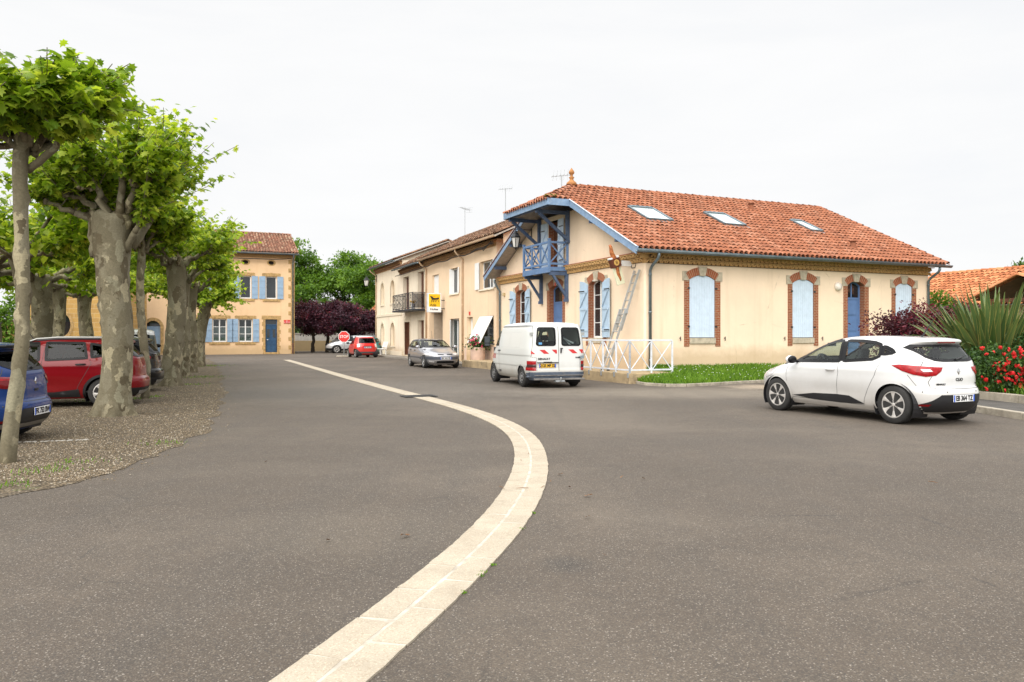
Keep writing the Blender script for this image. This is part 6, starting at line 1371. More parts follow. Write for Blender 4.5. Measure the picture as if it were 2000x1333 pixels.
# ------------------------------------------------------------------ vehicles
def pchip(pts):
    x = np.array([p[0] for p in pts], float); y = np.array([p[1] for p in pts], float); h = np.diff(x); d = np.diff(y)/h; m = np.zeros(len(x)); m[0], m[-1] = d[0], d[-1]
    for i in range(1, len(x)-1):
        if d[i-1]*d[i] > 0: w1, w2 = 2*h[i]+h[i-1], h[i]+2*h[i-1]; m[i] = (w1+w2)/(w1/d[i-1]+w2/d[i])
    def f(q):
        q = np.clip(np.atleast_1d(np.asarray(q, float)), x[0], x[-1]); i = np.clip(np.searchsorted(x, q)-1, 0, len(h)-1); t = (q-x[i])/h[i]
        return (2*t**3-3*t**2+1)*y[i]+(t**3-2*t**2+t)*h[i]*m[i]+(-2*t**3+3*t**2)*y[i+1]+(t**3-t**2)*h[i]*m[i+1]
    return f
def quarter(a, w, p, N):
    t = np.linspace(0, PI/2, 160); X = np.abs(np.cos(t))**(2/p)*a; Y = np.abs(np.sin(t))**(2/p)*w; s = np.concatenate([[0], np.cumsum(np.hypot(np.diff(X), np.diff(Y)))]); q = np.linspace(0, s[-1], N+1)
    return np.interp(q, s, X), np.interp(q, s, Y)
def inpoly_v(X, Y, P):
    c = np.zeros(X.shape, bool); n = len(P); j = n-1
    for i in range(n):
        xi, yi = P[i]; xj, yj = P[j]
        with np.errstate(divide='ignore', invalid='ignore'): k_ = ((yi > Y) != (yj > Y)) & (X < (xj-xi)*(Y-yi)/((yj-yi) or 1e-9)+xi)
        c ^= k_; j = i
    return c
class Car:
    def __init__(s, sp, name, label, loc, ang, paintm, cat='car', group='parked cars', N=44, nz=62, scale=(1,1,1)):
        s.sp = sp; s.t = thing(name, label, cat, loc, ang, group); s.paint = paintm; s.sc = scale
        if scale != (1,1,1): s.t.scale = scale
        xf, xr, w, pf, pr = (pchip(sp[k_]) for k_ in ('xf', 'xr', 'w', 'pf', 'pr')); z0, z1 = sp['w'][0][0], sp['w'][-1][0]
        q = np.linspace(0, 1, nz); zs = np.unique(np.concatenate([z0+(z1-.07-z0)*q, z1-.07*(1-np.linspace(0,1,14))**2]))
        V = []
        for z in zs:
            f, r, ww, a, b = (float(g_(z)[0]) for g_ in (xf, xr, w, pf, pr)); xc = (f+r)/2
            X1, Y1 = quarter(f-xc, ww, a, N); X2, Y2 = quarter(xc-r, ww, b, N)
            X = np.concatenate([xc+X1, xc-X2[::-1][1:]]); Y = np.concatenate([Y1, Y2[::-1][1:]])
            for (x0, zc, sx, sz, am) in sp.get('bulge', []): Y = np.where(Y > .3, Y+am*np.exp(-((X-x0)/sx)**2-((z-zc)/sz)**2), Y)
            X = np.concatenate([X, X[::-1][1:-1]]); Y = np.concatenate([Y, -Y[::-1][1:-1]]); V.append(np.stack([X, Y, np.full(len(X), z)], 1))
        n = len(V[0]); nl = len(zs); V = np.concatenate(V); i, j = np.meshgrid(np.arange(nl-1), np.arange(n), indexing='ij')
        Fq = np.stack([i*n+j, i*n+(j+1)%n, (i+1)*n+(j+1)%n, (i+1)*n+j], -1).reshape(-1, 4); s.V, s.F, s.n = V, Fq, n
        s.bvh = BVHTree.FromPolygons([tuple(v) for v in V], [tuple(f) for f in Fq]+[tuple(range((nl-1)*n, nl*n))])
        C_f = V[Fq].mean(1); nv = np.cross(V[Fq[:,2]]-V[Fq[:,0]], V[Fq[:,3]]-V[Fq[:,1]]); nv /= np.maximum(1e-9, np.linalg.norm(nv, axis=1, keepdims=True)); nv *= np.sign((nv*(C_f-V.mean(0))).sum(1))[:,None]
        kill = np.zeros(len(Fq), bool)
        for P in sp['side']: kill |= inpoly_v(C_f[:,0], C_f[:,2], P) & (np.abs(C_f[:,1]) > .35) & (np.abs(nv[:,1]) > .2)
        kill |= inpoly_v(C_f[:,1], C_f[:,2], sp['ws']) & (C_f[:,0] > 0) & (nv[:,0] > .06)
        for P in sp['rw']: kill |= inpoly_v(C_f[:,1], C_f[:,2], P) & (C_f[:,0] < -.4) & (nv[:,0] < -.06)
        Ra = sp['arch']+.014
        for xw in sp['wheels']: kill |= (np.hypot(C_f[:,0]-xw, C_f[:,2]-sp['r']) < Ra+.002) & (np.abs(C_f[:,1]) > .4) & (np.abs(nv[:,1]) > .2)
        Fk = Fq[~kill]; me = bpy.data.meshes.new('body'); me.from_pydata([tuple(v) for v in V], [], [tuple(f) for f in Fk]+[tuple(range(n-1,-1,-1)), tuple(range((nl-1)*n, nl*n))])
        me.polygons.foreach_set('use_smooth', [True]*len(me.polygons)); mi = [0]*len(me.polygons); mi[-2] = 1
        rp = sp.get('roofpaint')
        if rp:
            for p in me.polygons:
                if p.center.z > rp[0]: mi[p.index] = 2
        me.polygons.foreach_set('material_index', mi); bm = bmesh.new(); bm.from_mesh(me); bmesh.ops.delete(bm, geom=[v for v in bm.verts if not v.link_faces], context='VERTS'); bmesh.ops.recalc_face_normals(bm, faces=bm.faces); bm.to_mesh(me); bm.free()
        s.body = link_mesh('body', me, [paintm, BLACK]+([rp[1]] if rp else []), s.t); s.glass()
        s.wells()
    def hit(s, view, a, z):
        if view == 'S': o, d, q = V3((a, 4, z)), V3((0,-1,0)), V3((a, .8, z))
        elif view == 'B': o, d, q = V3((-9, a, z)), V3((1,0,0)), V3((-2, a, z))
        elif view == 'F': o, d, q = V3((9, a, z)), V3((-1,0,0)), V3((2, a, z))
        elif view == 'T': o, d, q = V3((a, z, 5)), V3((0,0,-1)), V3((a, z, 1.2))
        else:
            f = R(view); e = V3((math.cos(f), math.sin(f), 0)); o = V3((-math.sin(f)*a, math.cos(f)*a, z))+e*8; d = -e; q = o+d*6
        h = s.bvh.ray_cast(o, d)
        if h[0] is None: h = s.bvh.find_nearest(q)
        n = h[1]; n = n if n.dot(d) < 0 else -n
        return h[0], n
    def emit(s, name, vs, fs, m, mirror, smooth=True, parent=None):
        g = MB(); g.add(vs, fs)
        if mirror == 'sep':
            g.obj(name, m, parent or s.t, smooth=smooth, recalc=True); g = MB()
        if mirror: g.add([(x, -y, z) for x, y, z in vs], [tuple(reversed(f)) for f in fs])
        return g.obj(name, m, parent or s.t, smooth=smooth, recalc=True)
    def patch(s, name, view, poly, m, off=.004, step=.05, mirror=False, bulge=0, parent=None):
        bm = bmesh.new(); f = bm.faces.new([bm.verts.new((a, b, 0)) for a, b in poly]); bmesh.ops.triangulate(bm, faces=[f])
        for ax in (0, 1):
            lo, hi = min(p[ax] for p in poly), max(p[ax] for p in poly); k_ = lo+step
            while k_ < hi-1e-4:
                c = [0,0,0]; c[ax] = k_; nn = [0,0,0]; nn[ax] = 1; bmesh.ops.bisect_plane(bm, geom=bm.verts[:]+bm.edges[:]+bm.faces[:], plane_co=c, plane_no=nn); k_ += step
        bm.verts.index_update(); vs = []
        for v in bm.verts:
            p, n = s.hit(view, v.co.x, v.co.y); b = bulge if (bulge and not v.is_boundary) else 0; vs.append(tuple(p+n*(off+b)))
        fs = [tuple(v.index for v in f.verts) for f in bm.faces]; bm.free(); return s.emit(name, vs, fs, m, mirror, parent=parent)
    def ribbon(s, name, view, pts, m, wi=.004, wo=.004, closed=False, off=.0025, mirror=False, step=.035, parent=None):
        g = s.ribbon_geo(view, pts, wi, wo, closed, off, step); return s.emit(name, g[0], g[1], m, mirror, parent=parent)
    def ribbon_geo(s, view, pts, wi, wo, closed, off, step=.035):
        P = [V3((a, b, 0)) for a, b in pts]; P = dens(P+[P[0]] if closed else P, step); P = P[:-1] if closed else P
        if closed and sum(a.x*b.y-b.x*a.y for a, b in zip(P, P[1:]+P[:1])) < 0: P.reverse()
        n = len(P); vs = []
        for i, p in enumerate(P):
            a = P[i-1] if (i or closed) else p; b = P[(i+1)%n] if (i < n-1 or closed) else p; t = (b-a).normalized(); nn = V3((-t.y, t.x, 0))
            for q in (p+nn*wi, p-nn*wo): h, no = s.hit(view, q.x, q.y); vs.append(tuple(h+no*off))
        return vs, [(2*i, 2*i+1, (2*i+3)%(2*n), (2*i+2)%(2*n)) for i in range(n if closed else n-1)]
    def glass(s):
        sp = s.sp; gm = sp.get('glass', GLASS_CAR); V = []; Fc = []
        def tr(view, P, mir, wi=.022, wo=.03):
            vs, fs = s.ribbon_geo(view, P, wi, wo, True, .0075)
            for m_ in ((1, -1) if mir else (1,)): b = len(V); V.extend((x, y*m_, z) for x, y, z in vs); Fc.extend(tuple(i+b for i in f) for f in fs)
        for P in sp['side']: s.patch('side_window', 'S', P, gm, -.002, .08, 'sep'); tr('S', P, True, *sp.get('trimw', (.022, .03)))
        s.patch('windscreen', 'F', sp['ws'], gm, -.002, .08); tr('F', sp['ws'], False, .03, .02)
        for P in sp['rw']: s.patch('rear_window', 'B', P, sp.get('rglass', gm), -.002, .08); tr('B', P, False, .03, .015)
        s.emit('window_trim', V, Fc, CAR_BLACK, False)
    def wells(s):
        sp = s.sp; g = MB(); Ra = sp['arch']+.014; r = sp['r']; W = max(p[1] for p in sp['w']); V = []; Fc = []; n = 20
        for xw in sp['wheels']:
            for sg_ in (1, -1):
                vs = [(xw+(Ra+.004)*math.cos(t), sg_*y, r+(Ra+.004)*math.sin(t)) for y in (W-.05, .42) for t in [R(-30+240*i/n) for i in range(n+1)]]
                g.add(vs+[(xw, sg_*.42, r)], [(i, i+1, n+2+i, n+1+i) for i in range(n)]+[(2*n+2, n+1+i, n+2+i) for i in range(n)])
            a = [(xw+Ra*math.cos(R(-14+208*i/30)), r+Ra*math.sin(R(-14+208*i/30))) for i in range(31)]; a = [p for p in a if p[1] > sp['w'][0][0]+.01]
            vs, fs = s.ribbon_geo('S', a, .030, .024, False, .006); 
            for m_ in (1, -1): b = len(V); V.extend((x, y*m_, z) for x, y, z in vs); Fc.extend(tuple(i+b for i in f) for f in fs)
        g.obj('wheel_housing', BLACK, s.t, recalc=False); s.emit('arch_lip', V, Fc, sp.get('lip', s.paint), False)
    def wheels(s, style='spoke', rimm=None, tw=.2):
        sp = s.sp; r = sp['r']; W = max(p[1] for p in sp['w'])-.035; rr = r*sp.get('rimf', .68); first = None
        for xw in sp['wheels']:
            for sg_ in (1, -1):
                if first is None:
                    g = MB(); h = tw/2; g.lathe([(rr*.98,-h*.8),(rr*1.04,-h),(r*.93,-h*.97),(r*.985,-h*.78),(r,-h*.5),(r,h*.5),(r*.985,h*.78),(r*.93,h*.97),(rr*1.04,h),(rr*.98,h*.8)], 36, axis='y'); w = g.obj('wheel', RUBBER, s.t, smooth=False, angle=R(50))
                    g = MB(); g.lathe([(rr*1.0,-h*.7),(rr*1.02,h*.86),(rr*.93,h*.90),(rr*.90,h*.55),(rr*.88,-h*.2)], 36, axis='y')
                    if style == 'spoke':
                        for k_ in range(6):
                            a = 2*PI*k_/6; ca, sa = math.cos(a), math.sin(a); L = lambda u, v, d: (u*ca-v*sa, d, u*sa+v*ca)
                            pr = [(.03,.022,h*.80,h*.4),(rr*.45,.030,h*.80,h*.4),(rr*.75,.052,h*.82,h*.3),(rr*.97,.080,h*.84,h*.3)]; vs = []
                            for u, hw, d1, d0 in pr: vs += [L(u,-hw,d1-.012), L(u,-hw*.45,d1), L(u,hw*.45,d1), L(u,hw,d1-.012), L(u,hw,d0), L(u,-hw,d0)]
                            g.add(vs, [(6*i+j, 6*i+(j+1)%6, 6*i+6+(j+1)%6, 6*i+6+j) for i in range(3) for j in range(6)])
                        g.lathe([(.0,h*.84),(.022,h*.84),(.03,h*.80),(.034,h*.5)], 16, axis='y')
                    else:
                        g.lathe([(.0,h*.95),(.05,h*.95),(.06,h*.7),(rr*.55,h*.82),(rr*.70,h*.86),(rr*.92,h*.62)], 30, axis='y')
                        g.cur = 1
                        for k_ in range(8): a = 2*PI*k_/8; g.ball((rr*.72*math.cos(a), h*.82, rr*.72*math.sin(a)), .018, .012, .018, 4)
                        g.cur = 0
                    rm = g.obj('rim', [rimm or RIM, BLACK], w, smooth=False, angle=R(35)); g = MB(); g.lathe([(.0,-.01),(rr*.95,-.01),(rr*.95,.0),(.0,.0)], 24, axis='y'); bk = g.obj('rim_backing', BLACK, w); first = w  # black backing disc put in for the shaded gaps behind the spokes
                else:
                    w = first.copy(); COL.objects.link(w); w.parent = s.t
                    for c in list(first.children): d = c.copy(); COL.objects.link(d); d.parent = w
                w.location = (xw, sg_*(W-tw/2), r/s.sc[2]*1.0 if False else r); w.rotation_euler = (0, random.random()*6, 0 if sg_ > 0 else PI)
    def plate(s, x, y, z, back, txt, m=PLATE_W, eu=True, nx=0.0):
        d = -1 if back else 1; p = sub('number_plate', s.t); g = MB(); g.box(min(x, x+d*.012), y-.26, z-.055, max(x, x+d*.012), y+.26, z+.055); g.obj('plate', m, p, bevel=.004)
        rt = (0,-1,0) if back else (0,1,0)
        if eu:
            g = MB(); g.box(min(x, x+d*.0135), y-.258, z-.052, max(x, x+d*.0135), y-.228, z+.052); g.box(min(x, x+d*.0135), y+.228, z-.052, max(x, x+d*.0135), y+.258, z+.052); g.obj('side_band', PLATE_B, p)
        text('lettering', txt, .112, INK, p, face_m((x+d*.0135, y, z), rt, (0,0,1)), sx=.86, bold=.004)
    def interior(s, zf=.28, zs=.95, steer=True, x0=.35, rear=True):
        W = max(p[1] for p in s.sp['w'])-.1; g = MB(); zb = .55
        g.box(-1.3 if rear else -.7, -W, zf, x0+.55, W, zf+.06); g.box(x0+.25, -W+.05, zf, x0+.75, W-.05, zs-.05); g.obj('dashboard', DASH, s.t, bevel=.04); rows = (x0-.55, x0-1.35) if rear else (x0-.6,)
        for i, xx in enumerate(rows):
            for yy in ((-.36, .36) if i == 0 else (-.45, 0, .45)):
                g = MB(); w = .24 if i == 0 else .22; g.box(xx-.05, yy-w, zf+.06, xx+.45, yy+w, zb); T0 = g.T; g.T = Matrix.Translation((xx-.05, yy, zb-.05)) @ Matrix.Rotation(R(-16), 4, 'Y'); g.box(-.08, -w, 0, .06, w, .52); g.box(-.06, -.12, .55, .03, .12, .75); g.T = T0; g.obj('seat', SEAT, s.t, bevel=.04)
        if steer:
            g = MB(Matrix.Translation((x0+.08, .36, zs-.04)) @ Matrix.Rotation(R(-62), 4, 'Y')); n = 24; g.tube([(.18*math.cos(2*PI*i/n), .18*math.sin(2*PI*i/n), 0) for i in range(n+1)], .016, 6, False); g.box(-.17,-.03,-.015,.17,.03,.015); g.box(-.06,-.07,-.02,.06,.07,.025); g.obj('steering_wheel', BLACK, s.t)
            g = MB(); g.box(x0+.22,-.11,1.245,x0+.245,.11,1.31); g.obj('rear_view_mirror', BLACK, s.t, bevel=.01)
    def mirrors(s, x, z, y, m, sz=(.07,.11,.075)):
        for sg_ in (1, -1):
            g = MB(); g.ball((x+.02, sg_*(y+sz[1]), z), sz[0]*.85, sz[1], sz[2], 8); o = g.obj('door_mirror', m, s.t, smooth=True); g = MB(); g.beam((x, sg_*(y-.06), z-sz[2]*.6), (x, sg_*(y+.05), z-sz[2]*.35), .05, .04); g.ball((x-sz[0]*.45, sg_*(y+sz[1]), z), sz[0]*.75, sz[1]*.98, sz[2]*.96, 6); g.obj('mirror_glass', CAR_BLACK, o, smooth=True)
    def handles(s, pts, m):
        for a, z in pts:
            for sg_ in (1, -1):
                p, n = s.hit('S', a, z); g = MB(); g.tube([(p.x+.09, sg_*(p.y+.005), p.z), (p.x+.07, sg_*(p.y+.035), p.z), (p.x-.07, sg_*(p.y+.035), p.z+.005), (p.x-.09, sg_*(p.y+.005), p.z+.005)], [.016,.018,.018,.014], 8); g.obj('door_handle', m, s.t, smooth=True)
def scaled(sp, sx, sz, sy=1., **over):
    o = {}; 
    for k_, v in sp.items():
        if k_ in ('xf', 'xr'): o[k_] = [(z*sz, x*sx) for z, x in v]
        elif k_ == 'w': o[k_] = [(z*sz, x*sy) for z, x in v]
        elif k_ in ('pf', 'pr'): o[k_] = [(z*sz, p) for z, p in v]
        elif k_ == 'side': o[k_] = [[(x*sx, z*sz) for x, z in P] for P in v]
        elif k_ == 'ws': o[k_] = [(y*sy, z*sz) for y, z in v]
        elif k_ == 'rw': o[k_] = [[(y*sy, z*sz) for y, z in P] for P in v]
        elif k_ == 'wheels': o[k_] = [x*sx for x in v]
        elif k_ == 'bulge': o[k_] = [(a*sx, b*sz, c, d, e) for a, b, c, d, e in v]
        else: o[k_] = v
    o.update(over); return o
HATCH = dict(
    xf=[(.18,1.84),(.28,1.97),(.42,2.02),(.55,2.03),(.66,2.00),(.74,1.91),(.81,1.72),(.88,1.46),(.94,1.20),(.985,1.04),(1.02,.95),(1.12,.74),(1.25,.46),(1.36,.16),(1.41,-.05),(1.435,-.28),(1.448,-.55)],
    xr=[(.18,-1.84),(.28,-1.97),(.38,-2.03),(.50,-2.04),(.57,-2.02),(.63,-1.975),(.80,-1.965),(.92,-1.945),(1.0,-1.92),(1.06,-1.88),(1.2,-1.77),(1.30,-1.70),(1.345,-1.76),(1.375,-1.74),(1.40,-1.60),(1.425,-1.30),(1.44,-.95),(1.448,-.60)],
    w=[(.18,.74),(.28,.81),(.40,.84),(.55,.855),(.70,.862),(.84,.858),(.92,.838),(1.0,.80),(1.1,.752),(1.2,.70),(1.3,.645),(1.36,.60),(1.40,.54),(1.425,.46),(1.44,.33),(1.448,.06)],
    pf=[(.18,3.2),(.8,3.2),(1.0,4.2),(1.448,4.2)], pr=[(.18,4.2),(.9,4.0),(1.1,4.6),(1.448,5)],
    bulge=[(-1.38,.62,.42,.25,.030),(1.22,.62,.42,.25,.022),(-.1,.46,.75,.13,-.022),(-.3,.88,1.3,.08,.008)],
    wheels=[1.22,-1.37], r=.315, arch=.36, rimf=.69,
    side=[[(.74,.975),(.60,1.06),(.36,1.19),(.10,1.295),(-.06,1.335),(-.19,1.345),(-.27,1.0)], [(-.37,1.005),(-.30,1.347),(-.62,1.343),(-.88,1.32),(-1.02,1.285),(-1.06,1.10),(-.95,1.05)], [(-1.13,1.135),(-1.10,1.262),(-1.25,1.205),(-1.32,1.165)]],
    ws=[(-.62,1.02),(.62,1.02),(.57,1.2),(.50,1.365),(-.50,1.365),(-.57,1.2)], rw=[[(-.58,1.285),(.58,1.285),(.63,1.24),(.56,1.10),(.46,1.05),(.3,1.035),(-.3,1.035),(-.46,1.05),(-.56,1.10),(-.63,1.24)]])
WHITE_CAR = paint('white_car_paint', (.64,.64,.635), 0, .9, .32, .34)
def hatch_detail(c, lamp_in=LAMP_RED, plate=None, full=True, names=None, sill=BLACK, bump=True, lamps=True):
    c.patch('tail_light', 140, [(.24,.955),(.34,.972),(.60,.955),(.82,.942),(.965,.935),(.94,.875),(.85,.805),(.70,.785),(.52,.815),(.37,.87)], lamp_in, .008, .04, 'sep', .008) if lamps else None
    c.patch('headlight', 40, [(-.2,.86),(-.45,.80),(-.66,.70),(-.5,.62),(-.3,.68)], LAMP_CLEAR, .006, .05, 'sep', .006)
    if bump:
        c.patch('rear_bumper_trim', 'B', [(.47,.50),(-.47,.50),(-.60,.40),(-.76,.30),(-.70,.215),(.70,.215),(.76,.30),(.60,.40)], BLACK, .006, .05); c.patch('reflector', 'B', [(.60,.315),(.76,.315),(.76,.345),(.58,.35)], LAMP_DARK, .009, .05, 'sep')
    c.patch('sill_trim', 'S', [(.82,.335),(.3,.40),(-.23,.415),(-.50,.405),(-.82,.285),(-.3,.27),(.3,.285)], sill, .006, .06, True)
    V = []; Fc = []
    def seam(view, pts, mir=True, w=.0035):
        vs, fs = c.ribbon_geo(view, pts, w, w, False, .002)
        for m_ in ((1, -1) if mir else (1,)): b = len(V); V.extend((x, y*m_, z) for x, y, z in vs); Fc.extend(tuple(i+b for i in f) for f in fs)
    seam('S', [(.93,.945),(.97,.82),(.95,.62),(.88,.42),(.82,.32)]); seam('S', [(-.27,.98),(-.285,.8),(-.24,.55),(-.235,.42)]); seam('S', [(-1.08,1.08),(-1.11,.98),(-1.04,.78),(-.90,.54),(-.82,.38),(-.80,.30)]); seam('S', [(.82,.30),(-.80,.265)])
    seam('S', [(-1.60,.81),(-1.72,.64)]); seam('B', [(.55,.80),(.60,.70),(.58,.615),(.50,.595),(.0,.59)]); seam('B', [(.60,1.06),(.66,.95)]); seam('F', [(.60,.74),(.66,.86)])
    c.emit('panel_gap', V, Fc, SEAM, False)
    c.patch('pillar_trim', 'S', [(-.17,1.343),(-.31,1.345),(-.385,1.0),(-.255,.995)], CAR_BLACK, .0045, .06, True); c.patch('pillar_trim', 'S', [(-1.04,1.28),(-1.115,1.262),(-1.145,1.13),(-1.06,1.10)], CAR_BLACK, .0045, .06, True)
    c.patch('mirror_sail', 'S', [(.96,.955),(.75,.965),(.62,1.045),(.70,1.06)], CAR_BLACK, .004, .05, True); c.mirrors(.74, 1.0, .83, c.paint if full else BLACK); c.handles([(-.12,.845),(-.92,.90)][:1 if full else 2], c.paint)
    p, n = c.hit('B', 0, 1.33); g = MB(); g.box(p.x-.012, -.22, 1.318, p.x+.03, .22, 1.345); g.obj('brake_light', LAMP_DARK, c.t, bevel=.005)
    g = MB(); h = [c.hit('B', y, z)[0] for y, z in ((0,1.055),(-.18,1.085),(-.34,1.12))]; g.tube([q+V3((-.022,0,0)) for q in h], [.02,.014,.006], 6); g.obj('rear_wiper', BLACK, c.t)
    p, n = c.hit('T', -1.30, 0); g = MB(); g.tube([p, p+V3((-.02,0,.02)), p+V3((-.22,0,.30))], [.03,.012,.005], 6); g.obj('roof_aerial', BLACK, c.t)
    if plate: c.plate(float(c.hit('B', 0, .44)[0].x)-.010, 0, .44, True, plate)
    if full:
        p, n = c.hit('B', 0, .865); g = MB(); M0 = face_m(p+n*.008, (0,-1,0), (0,0,1)); g.T = M0
        o = [(0,.062),(.042,0),(0,-.062),(-.042,0)]; i_ = [(x*.45, y*.5) for x, y in o]; vs = [(x,y,.0) for x, y in o]+[(x,y,.008) for x, y in i_]; g.add(vs, [(k_, (k_+1)%4, 4+(k_+1)%4, 4+k_) for k_ in range(4)]); g.obj('badge', CHROME, c.t)
        for s_, y, z, sz in names or []:
            p, n = c.hit('B', y, z); text('lettering', s_, sz, mat('badge_ink', (.05,.05,.05), .3, .5), c.t, face_m(p+n*.006, (-n.y,n.x,0), (0,0,1)), sx=1.15, bold=.002)
        for sg_ in (1, -1): 
            for y in (.36, .68): p, n = c.hit('B', sg_*y, .545); g = MB(); g.ball(p, .011, .011, .011, 4); g.obj('parking_sensor', SEAM, c.t)
    c.wheels('spoke' if full else 'cap')
c = Car(HATCH, 'white_hatchback', 'dusty white five door hatchback parked beside the red roses, seen from behind', (6.72, 14.90, 0), math.atan2(.901, -.434), WHITE_CAR, N=64, nz=80, scale=(1.035,1.035,1.055))
hatch_detail(c, LAMP_RED, 'EB 364 TZ', True, [('CLIO', 0, .735, .068), ('RENAULT', .42, .665, .034), ('dCi', -.46, .67, .03)]); c.interior(x0=.38, zs=.98)
for sg_ in (1, -1): c.patch('reversing_lamp', 140 , [(.62,.905),(.76,.90),(.80,.865),(.66,.865)], LAMP_CLEAR, .019, .04, 'sep') if sg_ > 0 else None
# blue hatchback, red and black cars under the trees
def place(rx, ry, fx, fy, xr_, side):            # rear corner on the ground -> origin
    f = V3((fx, fy, 0)).normalized(); l = V3((-f.y, f.x, 0)); return V3((rx, ry, 0))-f*xr_-l*side, math.atan2(f.y, f.x)
BLUE_CAR = paint('blue_car_paint', (.006,.030,.135), .0, .45, .28, .01, .1); RED_CAR = paint('red_car_paint', (.17,.003,.006), .0, .55, .28, .01, .1); BLACK_CAR = paint('black_car_paint', (.004,.004,.005), .0, .6, .25, .02, .1)
o, a = place(-7.02, 12.05, -.985, -.17, -2.03, -.86)
c = Car(scaled(HATCH, 1.0, 1.0, 1.02, glass=GLASS_TINT), 'blue_hatchback', 'dark blue hatchback at the left edge, cut by the nearest thin tree', o, a, BLUE_CAR); hatch_detail(c, LAMP_DARK, 'FK 753 BW', True, [('CLIO', 0, .74, .05)]); c.interior(x0=.38, zs=.98, steer=False)
c.patch('tail_light_bar', 140, [(.34,.945),(.60,.925),(.80,.915),(.80,.895),(.58,.90),(.40,.915)], LAMP_RED, .02, .04, 'sep'); g = MB()  # plain red lens strip over the darker lamp, no emission
sp_ = [c.hit('B', y, 1.37)[0] for y in (-.5,-.25,0,.25,.5)]
for p, q in zip(sp_, sp_[1:]): g.beam(p+V3((-.06,0,0)), q+V3((-.06,0,0)), .2, .035)
g.obj('roof_spoiler', CAR_BLACK, c.t, bevel=.01); c.patch('bumper_strip', 'B', [(-.7,.30),(.7,.30),(.62,.24),(-.62,.24)], mat('satin_strip', (.30,.28,.26), .4, .5), .012, .06)
MPV = scaled(HATCH, 1.06, 1.10, 1.03, r=.33, arch=.385, lip=BLACK, glass=GLASS_TINT, rglass=GLASS_TINT, side=[[(.84,1.07),(.66,1.20),(.40,1.34),(.12,1.44),(-.16,1.46),(-.20,1.08)], [(-.34,1.085),(-.32,1.465),(-1.02,1.455),(-1.10,1.12)], [(-1.20,1.14),(-1.16,1.44),(-1.44,1.38),(-1.52,1.20)]])
o, a = place(-8.03, 16.56, -.96, -.28, -2.14, .88)
c = Car(MPV, 'red_estate', 'dark red car with silver roof rails half hidden by the thickest tree', o, a, RED_CAR, scale=(1,1,.935))
def mpv_detail(c, plate, seams=True):
    c.patch('tail_light', 140, [(.34,1.05),(.52,1.12),(.66,1.10),(.74,1.0),(.66,.84),(.52,.86),(.42,.95)], LAMP_RED, .01, .05, 'sep', .01); c.patch('lamp_lens', 140, [(.50,1.03),(.62,1.03),(.66,.94),(.55,.92)], LAMP_CLEAR, .022, .05, 'sep'); c.patch('headlight', 40, [(-.2,.98),(-.45,.92),(-.68,.80),(-.5,.72),(-.3,.78)], LAMP_CLEAR, .006, .05, 'sep')
    c.patch('sill_trim', 'S', [(.92,.40),(.3,.36),(-.5,.36),(-.96,.42),(-.98,.24),(.95,.24)], BLACK, .008, .08, True); c.patch('rear_bumper_trim', 'B', [(.82,.42),(-.82,.42),(-.8,.23),(.8,.23)], BLACK, .008, .06); c.patch('skid_plate', 'B', [(.5,.36),(-.5,.36),(-.42,.24),(.42,.24)], ALU, .02, .06)
    V = []; Fc = []
    for pts in ([(1.0,1.04),(1.05,.9),(1.0,.6),(.92,.4)], [(-.26,1.06),(-.28,.8),(-.25,.4)], [(-1.15,1.1),(-1.2,1.0),(-1.08,.75),(-.95,.5),(-.92,.4)], [(-.30,1.46),(-.27,1.08)]):
        vs, fs = c.ribbon_geo('S', pts, .004, .004, False, .002)
        for m_ in (1, -1): b = len(V); V.extend((x, y*m_, z) for x, y, z in vs); Fc.extend(tuple(i+b for i in f) for f in fs)
    c.emit('panel_gap', V, Fc, SEAM, False); c.mirrors(.84, 1.10, .86, BLACK); c.handles([(-.14,.97),(-1.0,.98)], BLACK)
    for sg_ in (1, -1):
        h = [c.hit('T', x, .56)[0] for x in (.15,-.1,-.5,-.9,-1.3,-1.45)]; g = MB(); pts = [V3((p.x, sg_*.56, p.z+(.01 if i in (0, 5) else .055))) for i, p in enumerate(h)]; g.tube(pts, .02, 8); g.obj('roof_rail', ALU, c.t, smooth=True)
        g = MB(); g.tube([q-V3((0,0,.035)) for q in pts[1:-1]], .022, 6); g.obj('rail_base', BLACK, c.t)
    if plate: c.plate(float(c.hit('B', 0, .62)[0].x)-.012, 0, .62, True, plate)
    c.wheels('spoke')
mpv_detail(c, None); c.interior(zf=.32, zs=1.05, steer=False)
p, n = c.hit('T', .1, 0); g = MB(); g.tube([p, p+V3((.25,0,.42))], [.012,.005], 6); g.obj('roof_aerial', BLACK, c.t)
o, a = place(-9.5, 20.5, -.96, -.28, -2.05, .86); PLUS = scaled(MPV, .97, .99, .98, lip=BLACK_CAR)
c = Car(PLUS, 'black_hatchback', 'black car with round red lamps parked beyond the dark red car', o, a, BLACK_CAR, scale=(1,1,.95)); mpv_detail(c, None); c.patch('lamp_disc', 140, [(.52+.07*math.cos(i*PI/6), 1.0+.07*math.sin(i*PI/6)) for i in range(12)], LAMP_CLEAR, .03, .05, 'sep')
